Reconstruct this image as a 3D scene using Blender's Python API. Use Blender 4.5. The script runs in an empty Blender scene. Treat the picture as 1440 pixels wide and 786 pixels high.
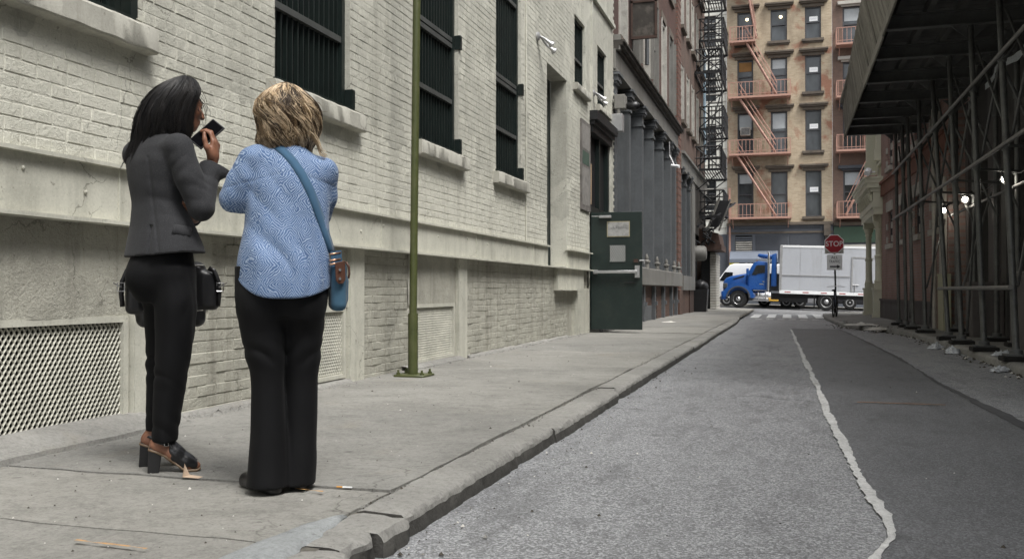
import bpy, bmesh, math, random
import numpy as np
from mathutils import Vector, Matrix, noise, Euler

random.seed(7)
R = math.radians
scene = bpy.context.scene
COL = scene.collection

# ------------------------------------------------------------------ camera
cam_d = bpy.data.cameras.new('camera')
cam = bpy.data.objects.new('camera', cam_d)
COL.objects.link(cam)
cam_d.sensor_width = 36.0
cam_d.lens = 32.5
cam_d.clip_start = 0.05
cam_d.clip_end = 600
cam.location = (0, 0, 0.95)
cam.rotation_euler = (R(90 + 0.661), 0, R(16.617))
cam_d.dof.use_dof = True
cam_d.dof.focus_distance = 4.6
cam_d.dof.aperture_fstop = 14.0
scene.camera = cam

# ------------------------------------------------------------------ sky, sun, exposure
SUN_EL, SUN_AZ = 60.0, 126.0          # azimuth measured clockwise from +Y
w = bpy.data.worlds.new('World')
scene.world = w
w.use_nodes = True
nt = w.node_tree
bg = nt.nodes['Background']
sky = nt.nodes.new('ShaderNodeTexSky')
sky.sky_type = 'NISHITA'
sky.sun_disc = False
sky.sun_elevation = R(SUN_EL)
sky.sun_rotation = R(SUN_AZ)
sky.dust_density = 4.0
sky.ozone_density = 1.0
hsv = nt.nodes.new('ShaderNodeHueSaturation')
hsv.inputs['Saturation'].default_value = 0.22
nt.links.new(sky.outputs[0], hsv.inputs['Color'])
nt.links.new(hsv.outputs[0], bg.inputs['Color'])
bg.inputs['Strength'].default_value = 0.12
sun_d = bpy.data.lights.new('sun', 'SUN')
sun_d.energy = 1.45
sun_d.angle = R(20)
sun_d.color = (1.0, 0.98, 0.945)
sun = bpy.data.objects.new('sun', sun_d)
COL.objects.link(sun)
sdir = Vector((math.sin(R(SUN_AZ)) * math.cos(R(SUN_EL)), math.cos(R(SUN_AZ)) * math.cos(R(SUN_EL)), math.sin(R(SUN_EL))))
sun.rotation_euler = sdir.to_track_quat('Z', 'Y').to_euler()
scene.view_settings.view_transform = 'Standard'
scene.view_settings.look = 'None'
scene.view_settings.gamma = 1.0
scene.view_settings.exposure = 1.15

# ------------------------------------------------------------------ helpers
LAB = {}
def V(*a): return Vector(a)

def props(o, label=None, cat=None, group=None, kind=None):
    if label: o['label'] = label
    if cat: o['category'] = cat
    if group: o['group'] = group
    if kind: o['kind'] = kind
    return o

def thing(name, loc, label, cat, group=None, rz=0.0, rot=None):
    o = bpy.data.objects.new(name, None)
    o.empty_display_size = 0.2
    COL.objects.link(o)
    o.location = loc
    o.rotation_euler = rot if rot else (0, 0, rz)
    return props(o, label, cat, group)

def wloc(o):
    p = Vector((0, 0, 0))
    while o is not None:
        p += Vector(o.location)
        o = o.parent
    return p

def fbm(x, y, z, s=1.0, o=3):
    return noise.fractal(Vector((x * s, y * s, z * s)), 1.0, 2.0, o)

class MB:
    """collects faces; build() links them as one mesh object"""
    def __init__(self):
        self.v = []; self.f = []; self.m = []; self.cm = 0
    def add(self, vs, fs):
        n = len(self.v)
        self.v += [tuple(p) for p in vs]
        self.f += [tuple(i + n for i in q) for q in fs]
        self.m += [self.cm] * len(fs)
        return self
    def quad(self, a, b, c, d): return self.add([a, b, c, d], [(0, 1, 2, 3)])
    def hexa(self, p):      # p: bottom 4 (ccw) then top 4
        return self.add(p, [(3, 2, 1, 0), (4, 5, 6, 7), (0, 1, 5, 4), (1, 2, 6, 5), (2, 3, 7, 6), (3, 0, 4, 7)])
    def box(self, x0, x1, y0, y1, z0, z1):
        return self.hexa([(x0, y0, z0), (x1, y0, z0), (x1, y1, z0), (x0, y1, z0), (x0, y0, z1), (x1, y0, z1), (x1, y1, z1), (x0, y1, z1)])
    def cbox(self, x0, x1, y0, y1, z0, z1, c=0.01):
        """box with every edge chamfered"""
        vs = []; fs = []
        X = (x0, x1); Y = (y0, y1); Z = (z0, z1)
        idx = {}
        for i in (0, 1):
            for j in (0, 1):
                for k in (0, 1):
                    sx, sy, sz = (1 - 2 * i) * c, (1 - 2 * j) * c, (1 - 2 * k) * c
                    idx[i, j, k, 0] = len(vs); vs.append((X[i], Y[j] + sy, Z[k] + sz))
                    idx[i, j, k, 1] = len(vs); vs.append((X[i] + sx, Y[j], Z[k] + sz))
                    idx[i, j, k, 2] = len(vs); vs.append((X[i] + sx, Y[j] + sy, Z[k]))
        for i in (0, 1):
            q = [idx[i, 0, 0, 0], idx[i, 1, 0, 0], idx[i, 1, 1, 0], idx[i, 0, 1, 0]]; fs.append(q if i else q[::-1])
            q = [idx[0, i, 0, 1], idx[1, i, 0, 1], idx[1, i, 1, 1], idx[0, i, 1, 1]]; fs.append(q[::-1] if i else q)
            q = [idx[0, 0, i, 2], idx[1, 0, i, 2], idx[1, 1, i, 2], idx[0, 1, i, 2]]; fs.append(q if i else q[::-1])
        for a in (0, 1):
            for b in (0, 1):
                fs.append([idx[a, b, 0, 0], idx[a, b, 1, 0], idx[a, b, 1, 1], idx[a, b, 0, 1]])
                fs.append([idx[a, 0, b, 0], idx[a, 1, b, 0], idx[a, 1, b, 2], idx[a, 0, b, 2]])
                fs.append([idx[0, a, b, 1], idx[1, a, b, 1], idx[1, a, b, 2], idx[0, a, b, 2]])
                for k in (0, 1): fs.append([idx[a, b, k, 0], idx[a, b, k, 1], idx[a, b, k, 2]])
        return self.add(vs, fs)
    def tube(self, p0, p1, r0, r1=None, n=10, caps=True):
        return self.path([p0, p1], [r0, r0 if r1 is None else r1], n, caps)
    def path(self, pts, r, n=8, caps=True, flat=None):
        """swept tube; flat=(a,b) gives an elliptic section"""
        pts = [Vector(p) for p in pts]
        k = len(pts)
        if not hasattr(r, '__len__'): r = [r] * k
        vs = []; fs = []
        t = (pts[1] - pts[0]).normalized()
        ref = Vector((0, 0, 1)) if abs(t.z) < 0.9 else Vector((1, 0, 0))
        u = t.cross(ref).normalized()
        for i in range(k):
            if i == 0: t = pts[1] - pts[0]
            elif i == k - 1: t = pts[-1] - pts[-2]
            else: t = pts[i + 1] - pts[i - 1]
            if t.length < 1e-9: t = Vector((0, 0, 1))
            t.normalize()
            u = (u - t * u.dot(t))
            if u.length < 1e-6: u = t.orthogonal()
            u.normalize()
            b = t.cross(u)
            fa, fb = flat if flat else (1, 1)
            for j in range(n):
                a = 2 * math.pi * j / n
                vs.append(pts[i] + (u * (math.cos(a) * fa) + b * (math.sin(a) * fb)) * r[i])
        for i in range(k - 1):
            for j in range(n):
                a = i * n + j; c = i * n + (j + 1) % n
                fs.append((a, c, c + n, a + n))
        if caps:
            fs.append(tuple(range(n - 1, -1, -1))); fs.append(tuple((k - 1) * n + j for j in range(n)))
        return self.add(vs, fs)
    def lathe(self, c, prof, n=12, axis='z'):
        """prof: list of (radius, height)"""
        vs = []; fs = []
        for (r, h) in prof:
            for j in range(n):
                a = 2 * math.pi * j / n
                x, y = r * math.cos(a), r * math.sin(a)
                p = {'z': (x, y, h), 'y': (x, h, -y), 'x': (h, x, y)}[axis]
                vs.append((c[0] + p[0], c[1] + p[1], c[2] + p[2]))
        k = len(prof)
        for i in range(k - 1):
            for j in range(n):
                a = i * n + j; b = i * n + (j + 1) % n
                fs.append((a, b, b + n, a + n))
        fs.append(tuple(range(n - 1, -1, -1))); fs.append(tuple((k - 1) * n + j for j in range(n)))
        return self.add(vs, fs)
    def prism(self, pts, P, d0, d1):
        """2D outline pts (s,z) pushed through P(s,z,d) from d0 to d1"""
        n = len(pts)
        vs = [P(s, z, d0) for s, z in pts] + [P(s, z, d1) for s, z in pts]
        fs = [tuple(range(n - 1, -1, -1)), tuple(range(n, 2 * n))]
        for i in range(n):
            j = (i + 1) % n
            fs.append((i, j, j + n, i + n))
        return self.add(vs, fs)
    def grid(self, fn, us, vs_):
        nu, nv = len(us), len(vs_)
        vs = [fn(a, b) for b in vs_ for a in us]
        fs = [(j * nu + i, j * nu + i + 1, (j + 1) * nu + i + 1, (j + 1) * nu + i) for j in range(nv - 1) for i in range(nu - 1)]
        return self.add(vs, fs)
    def mesh(self, name, mats, off=(0, 0, 0), smooth=False, fix=True):
        me = bpy.data.meshes.new(name)
        ox, oy, oz = off
        me.from_pydata([(x - ox, y - oy, z - oz) for x, y, z in self.v], [], self.f)
        if not isinstance(mats, (list, tuple)): mats = [mats]
        for m_ in mats: me.materials.append(m_)
        if len(mats) > 1: me.polygons.foreach_set('material_index', self.m)
        if fix:
            bm = bmesh.new(); bm.from_mesh(me)
            bmesh.ops.recalc_face_normals(bm, faces=bm.faces)
            bm.to_mesh(me); bm.free()
        if smooth == 'auto':
            me.polygons.foreach_set('use_smooth', [True] * len(me.polygons))
            me.set_sharp_from_angle(angle=R(38))
        elif smooth:
            me.polygons.foreach_set('use_smooth', [True] * len(me.polygons))
        me.update()
        return me
    def build(self, name, mats, parent=None, local=False, smooth=False, fix=True, **kw):
        off = (0, 0, 0)
        if parent is not None and not local: off = wloc(parent)
        o = bpy.data.objects.new(name, self.mesh(name, mats, off, smooth, fix))
        COL.objects.link(o)
        if parent is not None: o.parent = parent
        elif not local and kw.pop('recentre', False):
            pass
        props(o, kw.get('label'), kw.get('cat'), kw.get('group'), kw.get('kind'))
        return o

def place(me, name, loc, parent, rot=None, **kw):
    o = bpy.data.objects.new(name, me)
    COL.objects.link(o)
    o.parent = parent
    o.location = Vector(loc) - (wloc(parent) if parent else Vector((0, 0, 0)))
    if rot: o.rotation_euler = rot
    props(o, kw.get('label'), kw.get('cat'), kw.get('group'), kw.get('kind'))
    return o

def copy_tree(o, parent=None):
    c = o.copy(); COL.objects.link(c)
    if parent: c.parent = parent
    for ch in list(o.children): copy_tree(ch, c)
    return c

def solo(mb, name, mats, base, label, cat, group=None, kind=None, smooth=False, rot=None):
    """a top-level thing that is one mesh; origin at base"""
    o = bpy.data.objects.new(name, mb.mesh(name, mats, base, smooth))
    COL.objects.link(o)
    o.location = base
    if rot: o.rotation_euler = rot
    return props(o, label, cat, group, kind)

class Frame:
    """facade frame: s along the wall, z up, d outward"""
    def __init__(self, o, s, n):
        self.o = Vector(o); self.s = Vector(s).normalized(); self.n = Vector(n).normalized()
    def __call__(self, s, z, d=0.0):
        p = self.o + self.s * s + self.n * d
        return (p.x, p.y, p.z + z)
def fbox(mb, P, s0, s1, z0, z1, d0, d1):
    return mb.hexa([P(s0, z0, d0), P(s1, z0, d0), P(s1, z0, d1), P(s0, z0, d1), P(s0, z1, d0), P(s1, z1, d0), P(s1, z1, d1), P(s0, z1, d1)])
def facade(mb, P, s0, s1, z0, z1, holes, depth=0.3):
    """wall face with openings and their reveals"""
    ss = sorted(set([s0, s1] + [h[0] for h in holes] + [h[1] for h in holes]))
    zs = sorted(set([z0, z1] + [h[2] for h in holes] + [h[3] for h in holes]))
    ss = [s for s in ss if s0 <= s <= s1]; zs = [z for z in zs if z0 <= z <= z1]
    for i in range(len(ss) - 1):
        for j in range(len(zs) - 1):
            a, b, c, d = ss[i], ss[i + 1], zs[j], zs[j + 1]
            m, q = (a + b) / 2, (c + d) / 2
            if any(h[0] < m < h[1] and h[2] < q < h[3] for h in holes): continue
            mb.quad(P(a, c), P(b, c), P(b, d), P(a, d))
    for h in holes:
        dp = h[4] if len(h) > 4 else depth
        a, b, c, d = h[:4]
        mb.quad(P(a, c), P(a, d), P(a, d, -dp), P(a, c, -dp))
        mb.quad(P(b, c), P(b, c, -dp), P(b, d, -dp), P(b, d))
        mb.quad(P(a, d), P(b, d), P(b, d, -dp), P(a, d, -dp))
        mb.quad(P(a, c), P(a, c, -dp), P(b, c, -dp), P(b, c))

# ------------------------------------------------------------------ materials
class NT:
    def __init__(self, name):
        self.m = bpy.data.materials.new(name); self.m.use_nodes = True
        self.t = self.m.node_tree
        self.b = self.t.nodes['Principled BSDF']
    def n(self, typ, ins=None, **kw):
        nd = self.t.nodes.new(typ)
        for k, v in kw.items(): setattr(nd, k, v)
        if ins:
            for k, v in ins.items(): self.set(nd, k, v)
        return nd
    def set(self, nd, k, v):
        s = nd.inputs[k]
        if isinstance(v, bpy.types.NodeSocket): self.t.links.new(v, s)
        elif hasattr(v, '__len__') and not isinstance(v, str) and len(v) == 3 and s.type == 'RGBA': s.default_value = (*v, 1)
        else: s.default_value = v
    def pos(self): return self.n('ShaderNodeNewGeometry').outputs['Position']
    def obj(self): return self.n('ShaderNodeTexCoord').outputs['Object']
    def scale(self, vec, sc):
        return self.n('ShaderNodeMapping', {'Vector': vec, 'Scale': sc}).outputs[0]
    def noise(self, vec, scale, detail=4, rough=0.55, dist=0.0, out='Fac'):
        return self.n('ShaderNodeTexNoise', {'Vector': vec, 'Scale': scale, 'Detail': detail, 'Roughness': rough, 'Distortion': dist}).outputs[out]
    def ramp(self, fac, stops):
        nd = self.n('ShaderNodeValToRGB', {'Fac': fac})
        e = nd.color_ramp.elements
        while len(e) < len(stops): e.new(0.5)
        for i, (p, c) in enumerate(stops):
            e[i].position = p
            e[i].color = (c, c, c, 1) if not hasattr(c, '__len__') else (*c, 1)
        return nd.outputs[0]
    def mix(self, fac, a, b, mode='MIX'):
        nd = self.t.nodes.new('ShaderNodeMix'); nd.data_type = 'RGBA'; nd.blend_type = mode
        for i, v in ((0, fac), (6, a), (7, b)):
            s = nd.inputs[i]
            if isinstance(v, bpy.types.NodeSocket): self.t.links.new(v, s)
            elif i and len(v) == 3: s.default_value = (*v, 1)
            else: s.default_value = v
        return nd.outputs[2]
    def math(self, op, a, b=None, c=None, clamp=False):
        nd = self.t.nodes.new('ShaderNodeMath'); nd.operation = op; nd.use_clamp = clamp
        for i, v in enumerate((a, b, c)):
            if v is None: continue
            if isinstance(v, bpy.types.NodeSocket): self.t.links.new(v, nd.inputs[i])
            else: nd.inputs[i].default_value = v
        return nd.outputs[0]
    def bump(self, h, strength=0.3, dist=0.01):
        nd = self.n('ShaderNodeBump', {'Height': h, 'Strength': strength, 'Distance': dist})
        self.t.links.new(nd.outputs[0], self.b.inputs['Normal'])
    def out(self, col=None, rough=None, metal=None, spec=None):
        for k, v in (('Base Color', col), ('Roughness', rough), ('Metallic', metal), ('Specular IOR Level', spec)):
            if v is not None: self.set(self.b, k, v)
        return self.m

def mul(c, k): return tuple(min(1, x * k) for x in c)

def simple(name, col, rough=0.6, var=0.2, scale=3.0, metal=0.0, spec=0.4, bump=0.15, bscale=60.0, bdist=0.003, stain=None, stain_amt=0.5, stain_scale=2.0, obj=False, streak=False):
    t = NT(name)
    p = t.obj() if obj else t.pos()
    n1 = t.noise(p, scale, 5, 0.6)
    n2 = t.noise(p, scale * 9, 3, 0.6)
    f = t.math('ADD', t.math('MULTIPLY', n1, 0.65), t.math('MULTIPLY', n2, 0.35))
    c = t.mix(t.ramp(f, [(0.3, 0.0), (0.7, 1.0)]), mul(col, 1 - var), mul(col, 1 + var))
    if stain:
        ps = t.scale(p, (1, 1, 0.18)) if streak else p
        s = t.noise(ps, stain_scale, 6, 0.65)
        c = t.mix(t.math('MULTIPLY', t.ramp(s, [(0.52, 0.0), (0.7, 1.0)]), stain_amt), c, stain)
    if bump: t.bump(t.noise(p, bscale, 4, 0.6), bump, bdist)
    rr = t.math('ADD', t.math('MULTIPLY', n2, 0.25), rough - 0.12, clamp=True)
    return t.out(c, rr, metal, spec)

def brickmat(name, P_axes, col1, col2, mortar, bw=0.215, bh=0.075, ms=0.012, var=(0.0, 0.0, 0.0), stain=None, stain_amt=0.6, stain_scale=0.7, patch=None, rough=0.85, mort_soft=0.1):
    """brick face for walls too far away to pick single bricks apart. P_axes: which position axes run along / up"""
    t = NT(name)
    p = t.pos()
    sp = t.n('ShaderNodeSeparateXYZ', {'Vector': p})
    cb = t.n('ShaderNodeCombineXYZ', {'X': sp.outputs[P_axes[0]], 'Y': sp.outputs[P_axes[1]], 'Z': 0.0}).outputs[0]
    wob = t.noise(p, 3.0, 2, out='Color')
    cbw = t.n('ShaderNodeVectorMath', {0: cb, 1: t.n('ShaderNodeVectorMath', {0: wob, 'Scale': 0.012}, operation='SCALE').outputs[0]}, operation='ADD').outputs[0]
    br = t.n('ShaderNodeTexBrick', {'Vector': cbw, 'Color1': col1, 'Color2': col2, 'Mortar': mortar, 'Scale': 1.0, 'Mortar Size': ms, 'Mortar Smooth': mort_soft, 'Bias': 0.0, 'Brick Width': bw, 'Row Height': bh})
    n1 = t.noise(p, 1.3, 6, 0.62)
    c = t.mix(t.ramp(n1, [(0.3, 0.0), (0.75, 0.45)]), br.outputs['Color'], mul(col1, 0.6))
    n2 = t.noise(p, 22, 4, 0.6)
    c = t.mix(t.ramp(n2, [(0.35, 0.0), (0.8, 0.35)]), c, mul(col2, 1.35))
    if patch:
        s = t.noise(p, patch[1], 5, 0.6, 0.4)
        c = t.mix(t.math('MULTIPLY', t.ramp(s, [(patch[2], 0.0), (patch[2] + 0.09, 1.0)]), patch[3]), c, patch[0])
    if stain:
        s = t.noise(t.scale(p, (1, 1, 0.3)), stain_scale, 6, 0.65)
        c = t.mix(t.math('MULTIPLY', t.ramp(s, [(0.5, 0.0), (0.72, 1.0)]), stain_amt), c, stain)
    h = t.math('SUBTRACT', t.math('MULTIPLY', n2, 0.3), br.outputs['Fac'])
    t.bump(h, 0.55, 0.012)
    return t.out(c, rough, 0, 0.25)

def glassmat(name, col=(0.02, 0.025, 0.028), rough=0.08, var=0.5, spec=0.6):
    t = NT(name)
    n1 = t.noise(t.scale(t.pos(), (1, 1, 0.5)), 0.9, 3)
    c = t.mix(t.ramp(n1, [(0.35, 0.0), (0.65, 1.0)]), mul(col, 1 - var), mul(col, 1 + var))
    return t.out(c, rough, 0.0, spec)

def emis(name, col, strength):
    t = NT(name)
    t.set(t.b, 'Emission Color', col); t.set(t.b, 'Emission Strength', strength)
    return t.out(col, 0.4)

MAT = {}
# painted masonry: thick cream-grey paint, patched and rolled over many times
def painted(name, col=(0.47, 0.463, 0.40), rough_bump=0.5, dirt=0.4, light=0.5, bdist=0.006, lower=0.0):
    t = NT(name)
    p = t.pos()
    big = t.noise(p, 0.55, 4, 0.6, 0.6)
    mid = t.noise(p, 4.0, 6, 0.65)
    fine = t.noise(p, 45.0, 4, 0.6)
    c = t.mix(t.ramp(mid, [(0.3, 0.0), (0.7, 1.0)]), mul(col, 0.82), mul(col, 1.1))
    # patches of fresher, lighter paint with hard roller edges
    c = t.mix(t.math('MULTIPLY', t.ramp(big, [(0.53, 0.0), (0.545, 1.0)]), light), c, mul(col, 1.3))
    # the reachable lower courses were repainted lighter
    zz = t.n('ShaderNodeSeparateXYZ', {'Vector': p}).outputs['Z']
    edge = t.math('ADD', zz, t.math('MULTIPLY', t.math('SUBTRACT', t.noise(t.scale(p, (1, 1, .4)), 1.1, 4, .6), .5), 1.6))
    c = t.mix(t.math('MULTIPLY', t.math('LESS_THAN', edge, 2.38), lower), c, mul(col, 1.22))
    # vertical run-off streaks
    st = t.noise(t.scale(p, (1, 2.2, 0.16)), 2.4, 6, 0.7)
    c = t.mix(t.math('MULTIPLY', t.ramp(st, [(0.5, 0.0), (0.78, 1.0)]), dirt), c, (0.12, 0.112, 0.085))
    # grime flecks and chips
    vn = t.noise(p, 24.0, 3, 0.7)
    c = t.mix(t.math('MULTIPLY', t.ramp(vn, [(0.64, 0.0), (0.72, 1.0)]), 0.6), c, (0.11, 0.1, 0.08))
    # peeled patches with crisp torn edges, and hairline cracks
    pe = t.noise(t.scale(p, (1, 1, 1.7)), 3.3, 8, 0.72, 0.8)
    c = t.mix(t.math('MULTIPLY', t.ramp(pe, [(0.645, 0.0), (0.655, 1.0)]), 0.45), c, mul(col, 0.62))
    wv = t.n('ShaderNodeVectorMath', {0: p, 1: t.n('ShaderNodeVectorMath', {0: t.noise(p, 5.0, 4, out='Color'), 'Scale': 0.25}, operation='SCALE').outputs[0]}, operation='ADD').outputs[0]
    v2 = t.n('ShaderNodeTexVoronoi', {'Vector': wv, 'Scale': 1.6}, feature='DISTANCE_TO_EDGE')
    gate = t.ramp(t.noise(p, 1.3, 2), [(0.52, 0.0), (0.56, 1.0)])
    c = t.mix(t.math('MULTIPLY', t.math('MULTIPLY', t.ramp(v2.outputs['Distance'], [(0.002, 1.0), (0.007, 0.0)]), gate), 0.6), c, (0.07, 0.065, 0.05))
    ru = t.noise(p, 1.7, 6, 0.72)
    c = t.mix(t.math('MULTIPLY', t.ramp(ru, [(0.68, 0.0), (0.8, 1.0)]), 0.35), c, (0.2, 0.15, 0.1))
    gr = t.noise(p, 70, 5, 0.75)
    c = t.mix(t.math('MULTIPLY', t.ramp(gr, [(0.52, 0.0), (0.68, 1.0)]), 0.32), c, mul(col, 0.5))
    c = t.mix(t.math('MULTIPLY', t.ramp(gr, [(0.32, 1.0), (0.44, 0.0)]), 0.35), c, mul(col, 1.35))
    h = t.math('ADD', t.math('MULTIPLY', fine, 0.5), t.math('MULTIPLY', t.noise(p, 130, 3, 0.6), 0.35))
    h = t.math('ADD', h, t.math('MULTIPLY', mid, 0.8))
    t.bump(h, rough_bump, bdist)
    return t.out(c, 0.72, 0, 0.3)
MAT['paint'] = painted('painted_brick_paint', rough_bump=0.9, bdist=0.012, lower=0.75)
MAT['paint_rough'] = painted('painted_rough_render', (0.385, 0.376, 0.32), 1.0, 0.6, 0.35, 0.016)
MAT['paint_steel'] = painted('painted_steel', (0.49, 0.483, 0.415), 0.25, 0.42, 0.2, 0.003)
MAT['mortar'] = painted('painted_mortar', (0.37, 0.362, 0.312), 0.8, 0.4, 0.2)
MAT['sill'] = painted('painted_sill_stone', (0.40, 0.39, 0.34), 0.6, 0.6, 0.0)
MAT['green_dark'] = simple('dark_green_paint', (0.0065, 0.0125, 0.011), 0.42, 0.3, 4, 0, 0.45, 0.12, 40, 0.002, (0.045, 0.04, 0.03), 0.25)
MAT['green_bar'] = simple('green_window_bar', (0.007, 0.0125, 0.011), 0.45, 0.3, 5, 0, 0.45, 0.15, 60, 0.002)
MAT['rail_grey'] = simple('grey_window_rail', (0.055, 0.058, 0.055), 0.5, 0.3, 5, 0, 0.4)
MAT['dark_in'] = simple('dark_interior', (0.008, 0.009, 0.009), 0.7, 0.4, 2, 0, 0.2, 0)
MAT['pole'] = simple('olive_pole_paint', (0.062, 0.072, 0.024), 0.42, 0.25, 6, 0, 0.45, 0.2, 50, 0.002, (0.1, 0.09, 0.05), 0.35, 6)
MAT['galv'] = simple('galvanised_steel', (0.42, 0.42, 0.42), 0.45, 0.2, 8, 0.7, 0.5)
MAT['chrome'] = simple('polished_steel', (0.6, 0.6, 0.6), 0.22, 0.1, 8, 1.0, 0.5, 0)
MAT['black_iron'] = simple('black_iron', (0.012, 0.012, 0.013), 0.5, 0.4, 6, 0, 0.4)
MAT['black_plastic'] = simple('black_plastic', (0.011, 0.011, 0.012), 0.35, 0.3, 6, 0, 0.5)
MAT['rubber'] = simple('tyre_rubber', (0.018, 0.018, 0.018), 0.8, 0.3, 6, 0, 0.3)
MAT['white_paint'] = simple('white_paint', (0.78, 0.79, 0.79), 0.4, 0.06, 2, 0, 0.45, 0.04, 10, 0.002)
MAT['paper'] = simple('notice_paper', (0.55, 0.53, 0.49), 0.7, 0.2, 12)
MAT['ink'] = simple('printed_ink', (0.03, 0.03, 0.035), 0.7, 0.1, 5, bump=0)

def concrete(name, col, crack=0.0, dark=0.5, warm=0.0):
    t = NT(name)
    p = t.pos()
    big = t.noise(p, 0.9, 6, 0.62, 0.5)
    mid = t.noise(t.scale(p, (1, 1.9, 1)), 5.0, 6, 0.7)
    fine = t.noise(p, 90, 4, 0.65)
    c = t.mix(t.ramp(big, [(0.32, 0.0), (0.68, 1.0)]), mul(col, 0.66), mul(col, 1.22))
    c = t.mix(t.math('MULTIPLY', t.ramp(mid, [(0.5, 0.0), (0.75, 1.0)]), dark), c, mul(col, 0.42))
    c = t.mix(t.ramp(fine, [(0.3, 0.0), (0.75, 0.5)]), c, mul(col, 1.35))
    c = t.mix(t.math('MULTIPLY', t.ramp(fine, [(0.25, 1.0), (0.42, 0.0)]), 0.55), c, mul(col, 0.4))
    gr = t.noise(p, 34, 5, 0.75)
    c = t.mix(t.math('MULTIPLY', t.ramp(gr, [(0.50, 0.0), (0.66, 1.0)]), 0.5), c, mul(col, 0.5))
    c = t.mix(t.math('MULTIPLY', t.ramp(gr, [(0.32, 1.0), (0.44, 0.0)]), 0.4), c, mul(col, 1.4))
    # gum spots and oil drips
    vo = t.n('ShaderNodeTexVoronoi', {'Vector': t.scale(p, (1, 1, 0.01)), 'Scale': 3.2, 'Randomness': 1.0}, feature='F1')
    c = t.mix(t.math('MULTIPLY', t.ramp(vo.outputs['Distance'], [(0.05, 1.0), (0.085, 0.0)]), 0.45), c, mul(col, 0.3))
    s2 = t.noise(p, 14.0, 5, 0.7)
    c = t.mix(t.math('MULTIPLY', t.ramp(s2, [(0.62, 0.0), (0.7, 1.0)]), 0.5), c, mul(col, 0.36))
    rust = t.noise(p, 1.6, 4, 0.6)
    c = t.mix(t.math('MULTIPLY', t.ramp(rust, [(0.62, 0.0), (0.8, 1.0)]), 0.3 + warm), c, (0.27, 0.22, 0.15))
    if crack:
        wv = t.n('ShaderNodeVectorMath', {0: p, 1: t.n('ShaderNodeVectorMath', {0: t.noise(p, 2.5, 4, out='Color'), 'Scale': 0.5}, operation='SCALE').outputs[0]}, operation='ADD').outputs[0]
        v2 = t.n('ShaderNodeTexVoronoi', {'Vector': wv, 'Scale': 0.55}, feature='DISTANCE_TO_EDGE')
        k = t.ramp(v2.outputs['Distance'], [(0.0012, 1.0), (0.004, 0.0)])
        gate = t.ramp(t.noise(p, 0.7, 2), [(0.52, 0.0), (0.6, 1.0)])
        c = t.mix(t.math('MULTIPLY', t.math('MULTIPLY', k, gate), crack * .7), c, (0.05, 0.047, 0.04))
    h = t.math('ADD', t.math('MULTIPLY', fine, 0.6), t.math('MULTIPLY', mid, 0.7))
    t.bump(h, 0.85, 0.009)
    return t.out(c, 0.82, 0, 0.3)
MAT['concrete'] = concrete('pavement_concrete', (0.222, 0.217, 0.198), 0.9, 0.9)
MAT['concrete_b'] = concrete('pavement_concrete_worn', (0.236, 0.23, 0.209), 0.9, 0.9, 0.15)
MAT['concrete_c'] = concrete('pavement_concrete_grey', (0.21, 0.206, 0.19), 0.9, 0.9)
MAT['kerb'] = concrete('kerb_concrete', (0.245, 0.24, 0.222), 0.0, 0.5)
MAT['kerb_face'] = concrete('dark_kerb_face', (0.075, 0.072, 0.065), 0.0, 0.5)  # vertical kerb faces get a darker concrete than the top
MAT['patch_blue'] = concrete('smooth_cement_patch', (0.25, 0.262, 0.262), 0.0, 0.15)
MAT['dirt'] = concrete('gutter_dirt', (0.07, 0.062, 0.05), 0, 0.6)

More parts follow.
